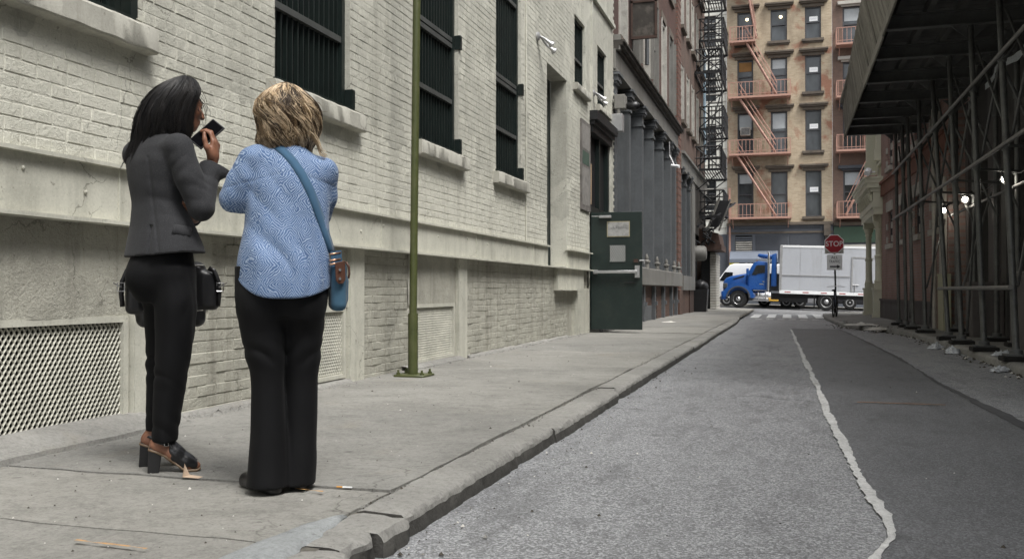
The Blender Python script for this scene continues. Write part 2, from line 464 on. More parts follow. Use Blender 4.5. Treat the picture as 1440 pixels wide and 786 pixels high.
def asphalt(name, col, speck=0.5, dirt=0.3):
    t = NT(name)
    p = t.pos()
    vo = t.n('ShaderNodeTexVoronoi', {'Vector': p, 'Scale': 125.0}, feature='F1')
    cell = t.n('ShaderNodeSeparateColor', {'Color': vo.outputs['Color']}).outputs[0]
    big = t.noise(p, 0.7, 5, 0.6)
    mid = t.noise(t.scale(p, (1.4, 0.5, 1)), 3.5, 6, 0.65)
    c = t.mix(t.ramp(big, [(0.3, 0.0), (0.7, 1.0)]), mul(col, 0.78), mul(col, 1.15))
    c = t.mix(t.math('MULTIPLY', t.ramp(cell, [(0.45, 0.0), (0.95, 1.0)]), speck), c, mul(col, 3.0))
    c = t.mix(t.math('MULTIPLY', t.ramp(cell, [(0.0, 1.0), (0.35, 0.0)]), speck), c, mul(col, 0.35))
    c = t.mix(t.math('MULTIPLY', t.ramp(mid, [(0.52, 0.0), (0.72, 1.0)]), dirt), c, mul(col, 0.5))
    oil = t.noise(t.scale(p, (1.6, .35, 1)), 1.2, 6, 0.7)
    c = t.mix(t.math('MULTIPLY', t.ramp(oil, [(0.54, 0.0), (0.72, 1.0)]), dirt), c, mul(col, 0.42))
    drip = t.n('ShaderNodeTexVoronoi', {'Vector': t.scale(p, (1, .8, .01)), 'Scale': 1.9, 'Randomness': 1.0}, feature='F1')
    dw = t.math('ADD', drip.outputs['Distance'], t.math('MULTIPLY', t.math('SUBTRACT', t.noise(p, 12, 4), .5), .12))
    c = t.mix(t.math('MULTIPLY', t.ramp(dw, [(0.05, 1.0), (0.13, 0.0)]), 0.4), c, mul(col, 0.4))
    wv = t.n('ShaderNodeVectorMath', {0: p, 1: t.n('ShaderNodeVectorMath', {0: t.noise(p, 3.0, 5, out='Color'), 'Scale': 0.45}, operation='SCALE').outputs[0]}, operation='ADD').outputs[0]
    ck = t.n('ShaderNodeTexVoronoi', {'Vector': t.scale(wv, (1, .6, 1)), 'Scale': 0.8}, feature='DISTANCE_TO_EDGE')
    gate = t.ramp(t.noise(p, 0.55, 2), [(0.52, 0.0), (0.6, 1.0)])
    c = t.mix(t.math('MULTIPLY', t.math('MULTIPLY', t.ramp(ck.outputs['Distance'], [(0.003, 1.0), (0.009, 0.0)]), gate), 0.65), c, mul(col, 0.22))
    co = t.noise(p, 26, 4, .7)
    c = t.mix(t.math('MULTIPLY', t.ramp(co, [(0.5, 0.0), (0.7, 1.0)]), 0.35), c, mul(col, 0.5))
    bl = t.noise(p, 9.0, 4, 0.7)
    c = t.mix(t.math('MULTIPLY', t.ramp(bl, [(0.68, 0.0), (0.73, 1.0)]), 0.35), c, mul(col, 0.4))
    h = t.math('ADD', t.math('MULTIPLY', vo.outputs['Distance'], -0.8), t.math('MULTIPLY', t.noise(p, 160, 3), 0.5))
    t.bump(h, 0.7, 0.006)
    return t.out(c, 0.52, 0, 0.5)
MAT['asphalt'] = asphalt('worn_light_asphalt', (0.205, 0.209, 0.213), 0.55, 0.6)
MAT['asphalt_dark'] = asphalt('newer_dark_asphalt', (0.112, 0.115, 0.119), 0.4, 0.5)
MAT['asphalt_x'] = asphalt('cross_street_asphalt', (0.15, 0.15, 0.152), 0.3, 0.3)
MAT['seam'] = concrete('pale_joint_mortar', (0.56, 0.56, 0.545), 0, 0.55)
MAT['road_white'] = simple('worn_road_paint', (0.8, 0.8, 0.78), 0.7, 0.08, 8, stain=(0.3, 0.3, 0.3), stain_amt=0.35, stain_scale=5)
MAT['road_orange'] = simple('faded_orange_marking', (0.30, 0.17, 0.09), 0.8, 0.3, 20, stain=(0.09, 0.09, 0.09), stain_amt=0.9, stain_scale=30)

MAT['iron_grey'] = simple('grey_cast_iron_paint', (0.095, 0.102, 0.107), 0.5, 0.25, 1.5, 0, 0.4, 0.15, 20, 0.003, (0.04, 0.038, 0.034), 0.5, 1.5, streak=True)
MAT['iron_light'] = simple('weathered_grey_sheet_metal', (0.17, 0.165, 0.15), 0.55, 0.25, 1.2, 0, 0.4, 0.15, 20, 0.003, (0.06, 0.052, 0.042), 0.6, 1.6, streak=True)
MAT['iron_pale'] = simple('pale_window_frame_paint', (0.40, 0.385, 0.345), 0.6, 0.25, 3, 0, 0.35, stain=(0.12, 0.1, 0.08), stain_amt=0.6)
MAT['rust_iron'] = simple('rusted_iron_sheet', (0.045, 0.04, 0.034), 0.7, 0.4, 4, 0, 0.3, 0.3, 30, 0.004, (0.16, 0.14, 0.12), 0.6, 3)
MAT['rust_red'] = simple('rust_brown_edge', (0.055, 0.032, 0.024), 0.8, 0.3, 6)
MAT['brick_mid'] = brickmat('dark_red_brick_wall', ('Y', 'Z'), (0.085, 0.042, 0.034), (0.115, 0.06, 0.048), (0.085, 0.072, 0.062), stain=(0.04, 0.032, 0.028), patch=((0.2, 0.17, 0.145), 6.0, 0.66, 0.35))
MAT['brick_low'] = brickmat('brown_brick_base', ('Y', 'Z'), (0.10, 0.056, 0.044), (0.14, 0.08, 0.062), (0.10, 0.085, 0.07), stain=(0.05, 0.04, 0.034))
MAT['brick_pier'] = brickmat('red_brick_pier', ('X', 'Z'), (0.15, 0.075, 0.058), (0.19, 0.098, 0.075), (0.12, 0.105, 0.09), bh=0.1, bw=0.24, ms=0.02)
MAT['brick_far'] = brickmat('brown_plain_brick', ('Y', 'Z'), (0.12, 0.078, 0.064), (0.15, 0.098, 0.078), (0.11, 0.095, 0.08), stain=(0.06, 0.052, 0.044))
MAT['brick_tan'] = brickmat('tan_brick_wall', ('X', 'Z'), (0.35, 0.285, 0.195), (0.49, 0.405, 0.29), (0.41, 0.355, 0.28), bw=0.26, bh=0.09, patch=((0.27, 0.105, 0.066), 0.7, 0.535, 0.75), stain=(0.16, 0.12, 0.085), stain_amt=0.55, stain_scale=0.8)
MAT['brick_brown'] = brickmat('sooty_brown_brick', ('X', 'Z'), (0.165, 0.105, 0.085), (0.2, 0.13, 0.1), (0.14, 0.12, 0.1), patch=((0.3, 0.2, 0.14), 0.5, 0.6, 0.6), stain=(0.06, 0.052, 0.05))
MAT['brick_red'] = brickmat('red_brick_wall', ('Y', 'Z'), (0.29, 0.175, 0.15), (0.36, 0.225, 0.195), (0.3, 0.27, 0.25), patch=((0.4, 0.37, 0.33), 0.6, 0.62, 0.4), stain=(0.075, 0.05, 0.042))
MAT['stone_dark'] = simple('dark_stone_lintel', (0.115, 0.095, 0.075), 0.8, 0.25, 3, stain=(0.05, 0.045, 0.04), stain_amt=0.6)
MAT['stone_red'] = simple('red_sandstone_band', (0.2, 0.09, 0.062), 0.8, 0.2, 3)
MAT['stone_pale'] = simple('pale_stone_trim', (0.42, 0.4, 0.36), 0.75, 0.2, 3, stain=(0.16, 0.14, 0.12), stain_amt=0.5)
MAT['stone_base'] = simple('grey_stone_base', (0.11, 0.1, 0.098), 0.8, 0.25, 2, stain=(0.05, 0.045, 0.045), stain_amt=0.6, streak=True)
MAT['cream'] = simple('cream_iron_paint', (0.56, 0.55, 0.43), 0.5, 0.08, 2, 0, 0.4, 0.1, 15, 0.003, (0.25, 0.24, 0.18), 0.4, 2, streak=True)
MAT['pink_iron'] = simple('salmon_iron_paint', (0.40, 0.235, 0.185), 0.6, 0.15, 3, 0, 0.3, stain=(0.34, 0.16, 0.115), stain_amt=0.5)
MAT['win_frame'] = simple('charcoal_window_frame', (0.055, 0.057, 0.062), 0.5, 0.2, 3)
MAT['glass'] = glassmat('dusty_window_glass', (0.055, 0.062, 0.066), 0.1)
MAT['glass_dark'] = glassmat('dark_window_glass', (0.012, 0.014, 0.016), 0.08)
MAT['blind'] = simple('pale_window_blind', (0.4, 0.43, 0.44), 0.6, 0.15, 2)
MAT['slate'] = simple('slate_grey_shopfront_paint', (0.105, 0.115, 0.132), 0.6, 0.15, 1.0, stain=(0.07, 0.075, 0.085), stain_amt=0.5, streak=True)
MAT['slate_dark'] = simple('dark_slate_paint', (0.055, 0.06, 0.07), 0.6, 0.2, 1.0)
MAT['sign_green'] = simple('dark_green_signboard', (0.05, 0.09, 0.06), 0.6, 0.2, 1.0)
MAT['white_wall'] = simple('white_painted_wall', (0.66, 0.66, 0.6), 0.7, 0.1, 1.0, stain=(0.4, 0.39, 0.34), stain_amt=0.5)
MAT['shed_steel'] = simple('black_painted_steel', (0.10, 0.103, 0.102), 0.5, 0.3, 4, 0, 0.4, 0.15, 30, 0.003, (0.06, 0.055, 0.048), 0.4, 3)
MAT['shed_pipe'] = simple('scaffold_tube_steel', (0.105, 0.107, 0.104), 0.45, 0.3, 4, 0.3, 0.4, 0.15, 30, 0.003, (0.04, 0.036, 0.03), 0.5, 5)
MAT['shed_rail'] = simple('bare_scaffold_rail', (0.2, 0.195, 0.185), 0.45, 0.3, 6, 0.4, 0.4)
MAT['deck'] = simple('black_deck_board', (0.085, 0.085, 0.082), 0.7, 0.3, 3)
MAT['pad'] = simple('black_timber_pad', (0.014, 0.013, 0.012), 0.8, 0.4, 8)

def boardmat():
    t = NT('weathered_grey_board')
    p = t.pos()
    g = t.noise(t.scale(p, (9, 9, 0.35)), 3.0, 6, 0.7)
    rnd = t.n('ShaderNodeObjectInfo').outputs['Random']
    base = t.mix(rnd, (0.19, 0.18, 0.157), (0.33, 0.315, 0.28))
    c = t.mix(t.ramp(g, [(0.4, 0.0), (0.7, 0.85)]), base, (0.075, 0.07, 0.062))
    c = t.mix(t.ramp(t.noise(p, 2.2, 5), [(0.5, 0.0), (0.75, 0.5)]), c, (0.28, 0.27, 0.235))
    t.bump(g, 0.5, 0.006)
    return t.out(c, 0.85, 0, 0.2)
MAT['board'] = boardmat()
# ================================================================== GROUND
def sstep(a, b, t):
    t = max(0.0, min(1.0, (t - a) / (b - a)))
    return t * t * (3 - 2 * t)
def zr(x, y):
    """road surface: flat alley, falling a little to a cross street that runs downhill to the right"""
    z = -0.0032 * max(0.0, y - 20)
    z += -0.033 * max(-14, min(14, x)) * sstep(38, 49, y)
    return z
def frange(a, b, st):
    n = max(1, int(round((b - a) / st)))
    return [a + (b - a) * i / n for i in range(n + 1)]

mb = MB(); mb.grid(lambda x, y: (x, y, -1.2), frange(-150, 150, 50), frange(-150, 150, 50))
solo(mb, 'ground', MAT['dirt'], (0, 0, -1.2), None, None, kind='structure')

mb = MB(); mb.grid(lambda x, y: (x, y, zr(x, y) + 0.008 * fbm(x, y, 0, 0.6)), frange(-2.3, 3.4, 0.3), frange(-8, 42.5, 0.5))
solo(mb, 'alley_road', MAT['asphalt'], (0, 0, 0), None, None, kind='structure', smooth=True)
mb = MB(); mb.grid(lambda x, y: (x, y, zr(x, y) + 0.005), frange(-40, 40, 1.0), frange(42.5, 57.5, 1.0))
solo(mb, 'cross_street', MAT['asphalt_x'], (0, 0, 0), None, None, kind='structure', smooth=True)
mb = MB()
mb.grid(lambda x, y: (x, y, zr(x, y) + 0.13), frange(-40, 40, 1.0), frange(57.5, 61.9, 1.1))
mb.grid(lambda x, z: (x, 57.5, zr(x, 57.5) - 0.05 + z), frange(-40, 40, 1.0), [0, 0.18])
solo(mb, 'far_pavement', MAT['concrete_c'], (0, 0, 0), None, None, kind='structure', smooth=False)

SEAM = [(-8, 0.0), (0, 0.12), (3.0, 0.24), (3.5, 0.30), (3.79, 0.38), (4.13, 0.40), (4.86, 0.35), (6.19, 0.33), (7.6, 0.30), (9.5, 0.285), (12.7, 0.235), (18, 0.15), (23.5, 0.08)]
REDGE = [(-8, 1.55), (5, 1.60), (7.2, 1.57), (9.9, 1.47), (14.2, 1.47), (24.2, 1.2)]
def lerp_t(tab, y): return float(np.interp(y, [a for a, b in tab], [b for a, b in tab]))
ys = [-8 + 0.25 * i for i in range(32)] + [0.04 * i for i in range(int(24.2 / 0.04))]
mb = MB()
def dark_pt(u, y):
    a = lerp_t(SEAM, y) + 0.006 * fbm(0, y, 3, 7); b = lerp_t(REDGE, y) + 0.02 * fbm(0, y, 9, 3)
    x = a + (b - a) * u
    return (x, y, zr(x, y) + 0.008 * fbm(x, y, 0, 0.6) + 0.006)
mb.grid(dark_pt, [0, 0.25, 0.5, 0.75, 1.0], ys)
solo(mb, 'dark_asphalt_strip', MAT['asphalt_dark'], (0, 0, 0), None, None, kind='structure', smooth=True)
mb = MB()
yb = [2.2 + 0.02 * i for i in range(int((23.4 - 2.2) / 0.02))]
def seam_pt(u, y):
    c = lerp_t(SEAM, y) - 0.01 + 0.02 * fbm(1, y, 1, 1.1, 2)
    wd = 0.030 + 0.020 * fbm(2, y, 2, 2.2, 4)
    wd = max(0.012, wd) * (1 - 0.3 * sstep(14, 23, y))
    l = c - wd + 0.015 * fbm(3, y, 1, 8, 5); r = c + wd * 0.9 + 0.013 * fbm(4, y, 1, 9, 5)
    if r < l + 0.012: r = l + 0.012
    x = l + (r - l) * u
    return (x, y, zr(x, y) + 0.008 * fbm(x, y, 0, 0.6) + 0.010 + (0.003 if 0 < u < 1 else 0))
mb.grid(seam_pt, [0, 0.3, 0.7, 1.0], yb)
solo(mb, 'road_joint', MAT['seam'], (0, 0, 0), None, None, kind='structure', smooth=True)
# repaired strip edge on the right: a thin darker tar line
mb = MB()
def tar_pt(u, y):
    c = lerp_t(REDGE, y) + 0.02 * fbm(0, y, 9, 3)
    wd = 0.02 + 0.02 * fbm(7, y, 2, 1.2, 2) + 0.03 * sstep(12, 6, y)
    x = c + (u - 0.5) * 2 * max(0.008, wd)
    return (x, y, zr(x, y) + 0.008 * fbm(x, y, 0, 0.6) + 0.0095)
mb.grid(tar_pt, [0, 0.5, 1.0], [2 + 0.06 * i for i in range(370)])
solo(mb, 'tar_line', simple('tar_seal', (0.07, 0.071, 0.074), 0.6, 0.3, 8), (0, 0, 0), None, None, kind='structure', smooth=True)
mb = MB(); mb.grid(lambda x, y: (x, y + 0.01 * fbm(x, y, 5, 6), 0.0125 + 0.008 * fbm(x, y, 0, 0.6)), frange(0.55, 1.23, 0.04), [8.235, 8.275])
solo(mb, 'orange_road_mark', MAT['road_orange'], (0, 0, 0), None, None, kind='structure', smooth=True)

# crosswalk: bars across the alley mouth, each a painted sheet, and a broken stop line
cw = thing('crosswalk', (0, 36, zr(0, 36)), None, None); props(cw, kind='structure')
for i in range(6):
    x = -1.31 + i * 0.56
    mb = MB()
    for a in range(1):
        mb.grid(lambda u, y: (x + u, y, zr(x, y) + 0.008 * fbm(x, y, 0, 0.6) + 0.022), [0, 0.15, 0.31], frange(33.8, 39.0, 0.4))
    mb.build('crosswalk_bar', MAT['road_white'], cw)
sl = thing('stop_line', (0, 32.3, zr(0, 32)), None, None); props(sl, kind='structure')
for i in range(6):
    x = -1.05 + i * 0.36
    mb = MB(); mb.grid(lambda u, y: (x + u, y, zr(x, y) + 0.008 * fbm(x, y, 0, 0.6) + 0.022), [0, 0.1, 0.22], frange(31.6, 32.1, 0.25))
    mb.build('stop_line_dash', MAT['road_white'], sl)

# ------------------------------------------------------------------ left pavement: slabs and worn kerb stones, each a piece
XW, XK = -3.85, -1.44
def zl(x, y): return zr(x, y) + 0.10
pav = thing('pavement', (-2.7, 10, 0.1), None, None); props(pav, kind='structure')
mb = MB(); mb.grid(lambda x, y: (x, y, zl(x, y) - 0.012), frange(-4.6, -1.5, 0.5), frange(-6, 46, 1.0))
mb.build('joint_bed', concrete('joint_filth', (0.12, 0.112, 0.095), 0, 0.5), pav)
YJ = [-6, -3, -0.4, 1.3, 2.76, 3.6, 6.0, 9.93, 12.7, 15.6, 18.6, 21.8, 25.0, 28.5, 32.5, 37, 41.5, 46]
def slab_z(x, y, i):
    rnd = random.Random(i)
    tx, ty, tz = rnd.uniform(-.004, .004), rnd.uniform(-.003, .003), rnd.uniform(-.006, .004)
    return zl(x, y) + tz + tx * (x + 2.7) + ty * (y - YJ[i]) + 0.010 * fbm(x, y, 4, 0.9, 4)
def kerb_in(y): return -1.614 + 0.008 * fbm(5, y, 0, 1.1, 3)
for i in range(len(YJ) - 1):
    y0, y1 = YJ[i], YJ[i + 1]
    fine = 1.0 < y0 < 12
    vs_ = frange(y0, y1, 0.08 if fine else 0.5)
    mb = MB()
    def pt(u, y, i=i, y0=y0, y1=y1):
        xr = kerb_in(y) - 0.006 * (fbm(8, y, 0, 9, 3) + 0.3)
        x = -3.95 + (xr + 3.95) * u
        # uneven, slightly skewed joints
        gap = 0.006
        e0 = y0 + gap + 0.012 * fbm(x, i, 1, 4, 3); e1 = y1 - gap + 0.012 * fbm(x, i + 1, 1, 4, 3)
        yy = e0 + (y - y0) / (y1 - y0) * (e1 - e0)
        return (x, yy, slab_z(x, yy, i))
    us = [j / 28 for j in range(29)] if fine else [j / 6 for j in range(7)]
    mb.grid(pt, us, vs_)
    # skirt so that the joint shows its depth
    n = len(us)
    for edge in ([pt(u, y0) for u in us], [pt(u, y1) for u in us], [pt(1.0, y) for y in vs_]):
        mb.add(edge + [(a, b, c - 0.04) for a, b, c in edge], [(j, j + 1, j + 1 + len(edge), j + len(edge)) for j in range(len(edge) - 1)])
    mb.build('paving_slab', MAT[('concrete', 'concrete_b', 'concrete_c')[(i * 7) % 3]], pav, smooth=True)
# kerb stones
YS = [-6, -3.4, -0.9, 1.1, 2.35, 2.78, 3.02, 3.27, 5.6, 8.0, 10.4, 12.1, 14.4, 16.8, 19.2, 21.6, 24, 26.5, 29, 31.5, 34]
def flare(y): return -0.20 * sstep(26, 34, y)      # kerb curves back at the far corner
for i in range(len(YS) - 1):
    y0, y1 = YS[i], YS[i + 1]
    fine = 0.5 < y0 < 13
    rnd = random.Random(i + 50)
    dx = rnd.uniform(-.012, .012); dz = rnd.uniform(-.008, .004)
    broken = 2.0 < y0 < 3.1
    if broken: dx += rnd.uniform(-0.005, 0.01); dz -= rnd.uniform(0.0, 0.008)
    prof = [(-0.225, -0.03), (-0.222, -0.004), (-0.19, 0.0), (-0.12, 0.0), (-0.06, -0.001), (-0.02, -0.006), (-0.004, -0.02), (0.0, -0.04), (0.004, -0.07), (0.004, -0.11), (0.0, -0.14)]
    mb = MB()
    def kp(j, y):
        px, pz = prof[int(j)]
        g = 0.003 if not broken else 0.004
        yy = y0 + g + (y - y0) / (y1 - y0) * (y1 - y0 - 2 * g)
        e = min(y - y0, y1 - y)
        rag = fbm(px * 2, yy, pz * 2, 11, 5)
        amp = (0.016 if broken else 0.009) * (0.2 + (1.0 if -0.08 < px else 0.25))
        chip = max(0, fbm(2, yy, 3, 2.2, 4) - 0.18) * (0.07 if px > -0.05 else 0.0)
        rnde = (0.012 if broken else 0.006) * math.exp(-e / 0.03)
        x = XK + 0.055 + flare(yy) + px + (dx if px > -.15 else 0) + rag * amp - (rnde if px > -0.1 else -rnde * 0.3) - chip * 0.7
        if broken: yy += 0.03 * fbm(px, i, pz, 9, 3) * math.exp(-e / 0.05)
        return (x, yy, zl(x, yy) + pz + dz + 0.006 * fbm(px * 3, yy, 7, 4, 4) - chip * 0.5 - rnde * 0.4)
    vs_ = frange(y0, y1, 0.025 if fine else 0.12)
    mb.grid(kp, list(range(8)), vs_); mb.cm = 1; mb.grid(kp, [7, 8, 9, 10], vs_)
    for ye in (y0, y1):
        e_ = [kp(j, ye) for j in range(11)] + [(kp(10, ye)[0] - .2, kp(10, ye)[1], kp(10, ye)[2])]; mb.add(e_, [tuple(range(12))])
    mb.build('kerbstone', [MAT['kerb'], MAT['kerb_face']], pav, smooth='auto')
# the smooth bluish cement repair beside the broken kerb
mb = MB()
def bp(u, v):
    y = 2.2 + 1.0 * v; c = -1.66 + 0.10 * (v - 0.4) + 0.02 * math.sin(5 * v)
    wd = 0.10 * math.sin(math.pi * min(1, 0.12 + v * .86)) + 0.03 * fbm(u, y, 0, 6, 4)
    x = c + (u - 0.5) * 2 * wd
    return (x, y, zl(x, y) + .012 - .020 * abs(2 * u - 1) ** 3 - .014 * abs(2 * v - 1) ** 8 + .003 * fbm(x, y, 3, 8, 3))
mb.grid(bp, [i / 8 for i in range(9)], [i / 40 for i in range(41)])
o = mb.build('cement_repair', MAT['patch_blue'], pav, smooth=True)
for (x0, y0, L, ang) in ((-2.3, 2.57, 0.3, -4), (-2.0, 3.5, 0.14, -8)):
    mb = MB(); mb.grid(lambda u, v: (x0 + u * math.cos(R(ang)), y0 + u * math.sin(R(ang)) + v * (0.5 + fbm(u, v, 2, 9)), zl(0, 0) + 0.012), frange(0, L, 0.02), [-0.012, 0.014])
    mb.build('orange_paint_mark', simple('worn_orange_spray', (0.42, 0.24, 0.09), 0.85, 0.3, 25, stain=(0.24, 0.23, 0.2), stain_amt=0.95, stain_scale=28), pav)
# crumbled mortar and grit packed into the joint along the kerb
mb = MB(); rnd = random.Random(44)
for k in range(1500):
    y = 2.0 + 14 * rnd.random() ** 1.5; x = kerb_in(y) + rnd.gauss(0, .014) + (.02 * fbm(y, 1, 1, 2) if k % 3 else rnd.gauss(0, .03)); s = rnd.uniform(.002, .007) * (1.6 if k % 17 == 0 else 1)
    if fbm(y, 9, 2, 1.7, 3) < -.25: continue
    a = rnd.uniform(0, 6.28); ca, sa = math.cos(a) * s, math.sin(a) * s; z = zl(x, y) - .004
    mb.cm = 0 if k % 3 else 1
    mb.add([(x + ca, y + sa, z), (x - sa, y + ca, z), (x - ca, y - sa, z), (x + sa, y - ca, z), (x, y, z + s * 1.1)], [(0, 1, 4), (1, 2, 4), (2, 3, 4), (3, 0, 4)])
solo(mb, 'joint_grit', [MAT['concrete_c'], MAT['dirt']], (-1.6, 6, .1), None, None, kind='stuff')
# cracked grit where the wall meets the pavement
mb = MB(); rnd = random.Random(3)
for k in range(420):
    y = rnd.uniform(3.2, 17.5) if k > 160 else rnd.gauss(5.7, 0.5); x = XW + 0.03 + abs(rnd.gauss(0, 0.05))
    s = rnd.uniform(0.005, 0.018) if k % 9 else rnd.uniform(0.018, 0.035)
    if y < 5 and x < -3.66: x += .2
    a = rnd.uniform(0, 6.28); ca, sa = math.cos(a) * s, math.sin(a) * s
    z = zl(x, y)
    mb.add([(x + ca, y + sa, z), (x - sa, y + ca, z), (x - ca, y - sa * .7, z), (x + sa, y - ca, z), (x + ca * .2, y, z + s * .8), (x - ca * .3, y + sa * .3, z + s * .6)], [(0, 1, 4), (1, 5, 4), (1, 2, 5), (2, 3, 5), (3, 4, 5), (3, 0, 4)])
solo(mb, 'wall_rubble', MAT['concrete_c'], (-3.8, 8, 0.1), None, None, kind='stuff')
# grit on the road gutter and pavement
mb = MB(); rnd = random.Random(5)
for k in range(900):
    if k < 420: y = 2.4 + 16 * rnd.random() ** 1.6; x = -1.36 + abs(rnd.gauss(0, 0.16)); z = zr(x, y) + 0.006
    elif k < 700: y = 2.4 + 12 * rnd.random() ** 1.5; x = rnd.uniform(-3.6, -1.7); z = zl(x, y) + 0.006
    else: y = 2.6 + 14 * rnd.random(); x = rnd.uniform(-1.2, 2.2); z = zr(x, y) + 0.008
    s = rnd.uniform(0.002, 0.006) if k % 12 else rnd.uniform(0.006, 0.012)
    a = rnd.uniform(0, 6.28); ca, sa = math.cos(a) * s, math.sin(a) * s
    mb.cm = rnd.choice((0, 0, 1, 2))
    mb.add([(x + ca, y + sa, z), (x - sa, y + ca, z), (x - ca, y - sa, z), (x + sa, y - ca, z), (x, y, z + s)], [(0, 1, 4), (1, 2, 4), (2, 3, 4), (3, 0, 4)])
solo(mb, 'street_grit', [MAT['dirt'], MAT['kerb'], MAT['paper']], (0, 8, 0), None, None, kind='stuff')

# ------------------------------------------------------------------ right pavement
rp = thing('pavement', (3, 15, 0.1), None, None); props(rp, kind='structure')
RK = [(-6, 2.5), (15, 2.48), (20, 2.42), (22.2, 2.2), (23.6, 1.75), (25.5, 1.42), (28, 1.28), (33, 1.18), (38, 1.3), (40.5, 2.0), (42, 3.6)]
def rkx(y): return lerp_t(RK, y)
mb = MB()
mb.grid(lambda u, y: (rkx(y) + 0.2 + (4.6 - rkx(y) - 0.2) * u, y, zr(3, min(y, 38)) + 0.10 + 0.008 * fbm(u * 2, y, 9, 1.0, 4)), [i / 8 for i in range(9)], frange(-6, 42, 0.4))
mb.build('pavement_surface', MAT['concrete_c'], rp, smooth=True)
YR = [-6, -1, 4, 8, 10.5, 12.6, 14.5, 16.4, 18.3, 20.2, 22.2, 24, 26, 28.5, 31, 33.5, 36, 38, 40, 42]
for i in range(len(YR) - 1):
    y0, y1 = YR[i], YR[i + 1]
    prof = [(0.21, -0.02), (0.2, 0.002), (0.06, 0.0), (0.02, -0.006), (0.0, -0.03), (-0.004, -0.14)]
    mb = MB()
    def kq(j, y):
        px, pz = prof[int(j)]
        yy = y0 + 0.01 + (y - y0) / (y1 - y0) * (y1 - y0 - 0.02)
        return (rkx(yy) + px + 0.012 * fbm(px, yy, 1, 4, 4), yy, zr(3, min(yy, 38)) + 0.10 + pz + 0.006 * fbm(px, yy, 7, 4, 3))
    mb.grid(kq, list(range(len(prof))), frange(y0, y1, 0.08))
    mb.build('kerbstone', MAT['kerb'], rp, smooth=True)
# ================================================================== PAINTED BRICK BUILDING (left)
PL = Frame((XW, 0, 0), (0, 1, 0), (1, 0, 0))     # s = Y, d towards the alley
bld = thing('painted_brick_building', (XW, 10, 0), 'cream painted brick warehouse lining the left pavement with barred green windows', 'building')
WIN = [(3.42, 4.72, 2.59, 6.6), (6.40, 7.70, 2.59, 6.6), (9.36, 10.62, 2.59, 6.6), (12.13, 13.40, 2.59, 6.6), (17.04, 18.0, 4.86, 6.18), (19.22, 20.26, 4.87, 6.15), (0.5, 1.8, 2.59, 6.6)]
REC = (14.95, 16.39, 1.36, 4.76)                # blind door recess
DOOR = (18.42, 20.66, 0.1, 4.42)
BAND0, BAND1 = 1.335, 1.685
holes = [w_ + (0.22,) for w_ in WIN] + [REC + (0.30,), DOOR + (0.5,)]
CR = 0.0765                                      # brick course
DB = -0.0036
mb = MB()
P2 = lambda s, z, d=0.0: PL(s, z, d + DB)
facade(mb, P2, -8, 21.05, BAND0, 15, holes)
# return wall at the far end and the back of the recesses
mb.quad(P2(21.05, 0), P2(21.05, 0, -6), P2(21.05, 15, -6), P2(21.05, 15))
mb.quad(P2(-8, 0), P2(-8, 15), P2(-8, 15, -6), P2(-8, 0, -6))
mb.quad(P2(-8, 15), P2(21.05, 15), P2(21.05, 15, -6), P2(-8, 15, -6))
mb.build('wall', MAT['paint'], bld)
mb = MB()
fbox(mb, PL, REC[0] - .05, REC[1] + .05, REC[2] - .02, REC[3] + .05, -0.36, -0.325)
mb.build('blocked_doorway', MAT['green_dark'], bld)

# bricks: every course laid brick by brick around the openings
rnd = random.Random(11)
cand = []
def vis_top(y): return 0.95 + 408 / 1300 * (y * 0.958 + 1.1) + 0.35
def clear(s0, s1, z0, z1, hl):
    """cut a brick back from openings; returns pieces"""
    segs = [(s0, s1)]
    for h in hl:
        if z1 <= h[2] + 0.004 or z0 >= h[3] - 0.004: continue
        out = []
        for a, b in segs:
            if b <= h[0] or a >= h[1]: out.append((a, b)); continue
            if a < h[0] - 0.03: out.append((a, h[0]))
            if b > h[1] + 0.03: out.append((h[1], b))
        segs = out
    return segs
SILLS = [(w_[0] - 0.13, w_[1] + 0.17, w_[2] - 0.165, w_[2]) for w_ in WIN]
hl_up = WIN + [REC, DOOR] + SILLS
z = BAND1 + 0.012; k = 0
while z < 9.6:
    s = 2.6 - (0.108 if k % 2 else 0) + rnd.uniform(-.02, .02)
    while s < 21.0:
        L = 0.215 if k % 6 else 0.108
        if z < vis_top(s):
            for a, b in clear(s, s + L - 0.004, z, z + CR, hl_up):
                cand.append((a, b, z + rnd.uniform(-.002, .002), rnd.uniform(-0.002, 0.002), b - a > 0.2))
        s += L
    z += CR; k += 1
def brick_verts(L, h, d, r):
    """front face with worn arrises, shallow because paint fills the joints"""
    c = 0.005
    j = lambda m=0.002: r.uniform(-m, m)
    return ([(d + j(.0008), c + j(), c + j()), (d + j(.0008), L - c + j(), c + j()), (d + j(.0008), L - c + j(), h - c + j()), (d + j(.0008), c + j(), h - c + j()),
             (d + .0008, L / 2, h / 2),
             (DB - .002, 0.0, 0.0), (DB - .002, L, 0.0), (DB - .002, L, h), (DB - .002, 0.0, h)],
            [(0, 1, 4), (1, 2, 4), (2, 3, 4), (3, 0, 4), (5, 6, 1, 0), (6, 7, 2, 1), (7, 8, 3, 2), (8, 5, 0, 3)])
var = []
for i in range(14):
    v_, f_ = brick_verts(0.209, CR - 0.0035, random.Random(i).uniform(-.003, .002), random.Random(i))
    m_ = MB().add(v_, f_).mesh('brick', MAT['paint'], smooth=False)
    var.append(m_)
cand.sort(key=lambda c_: (not c_[4], (c_[0] - 0.2) ** 2 + 0.6 * (c_[2] - 1.2) ** 2 if c_[0] > 3.6 else 999))
mb = MB()
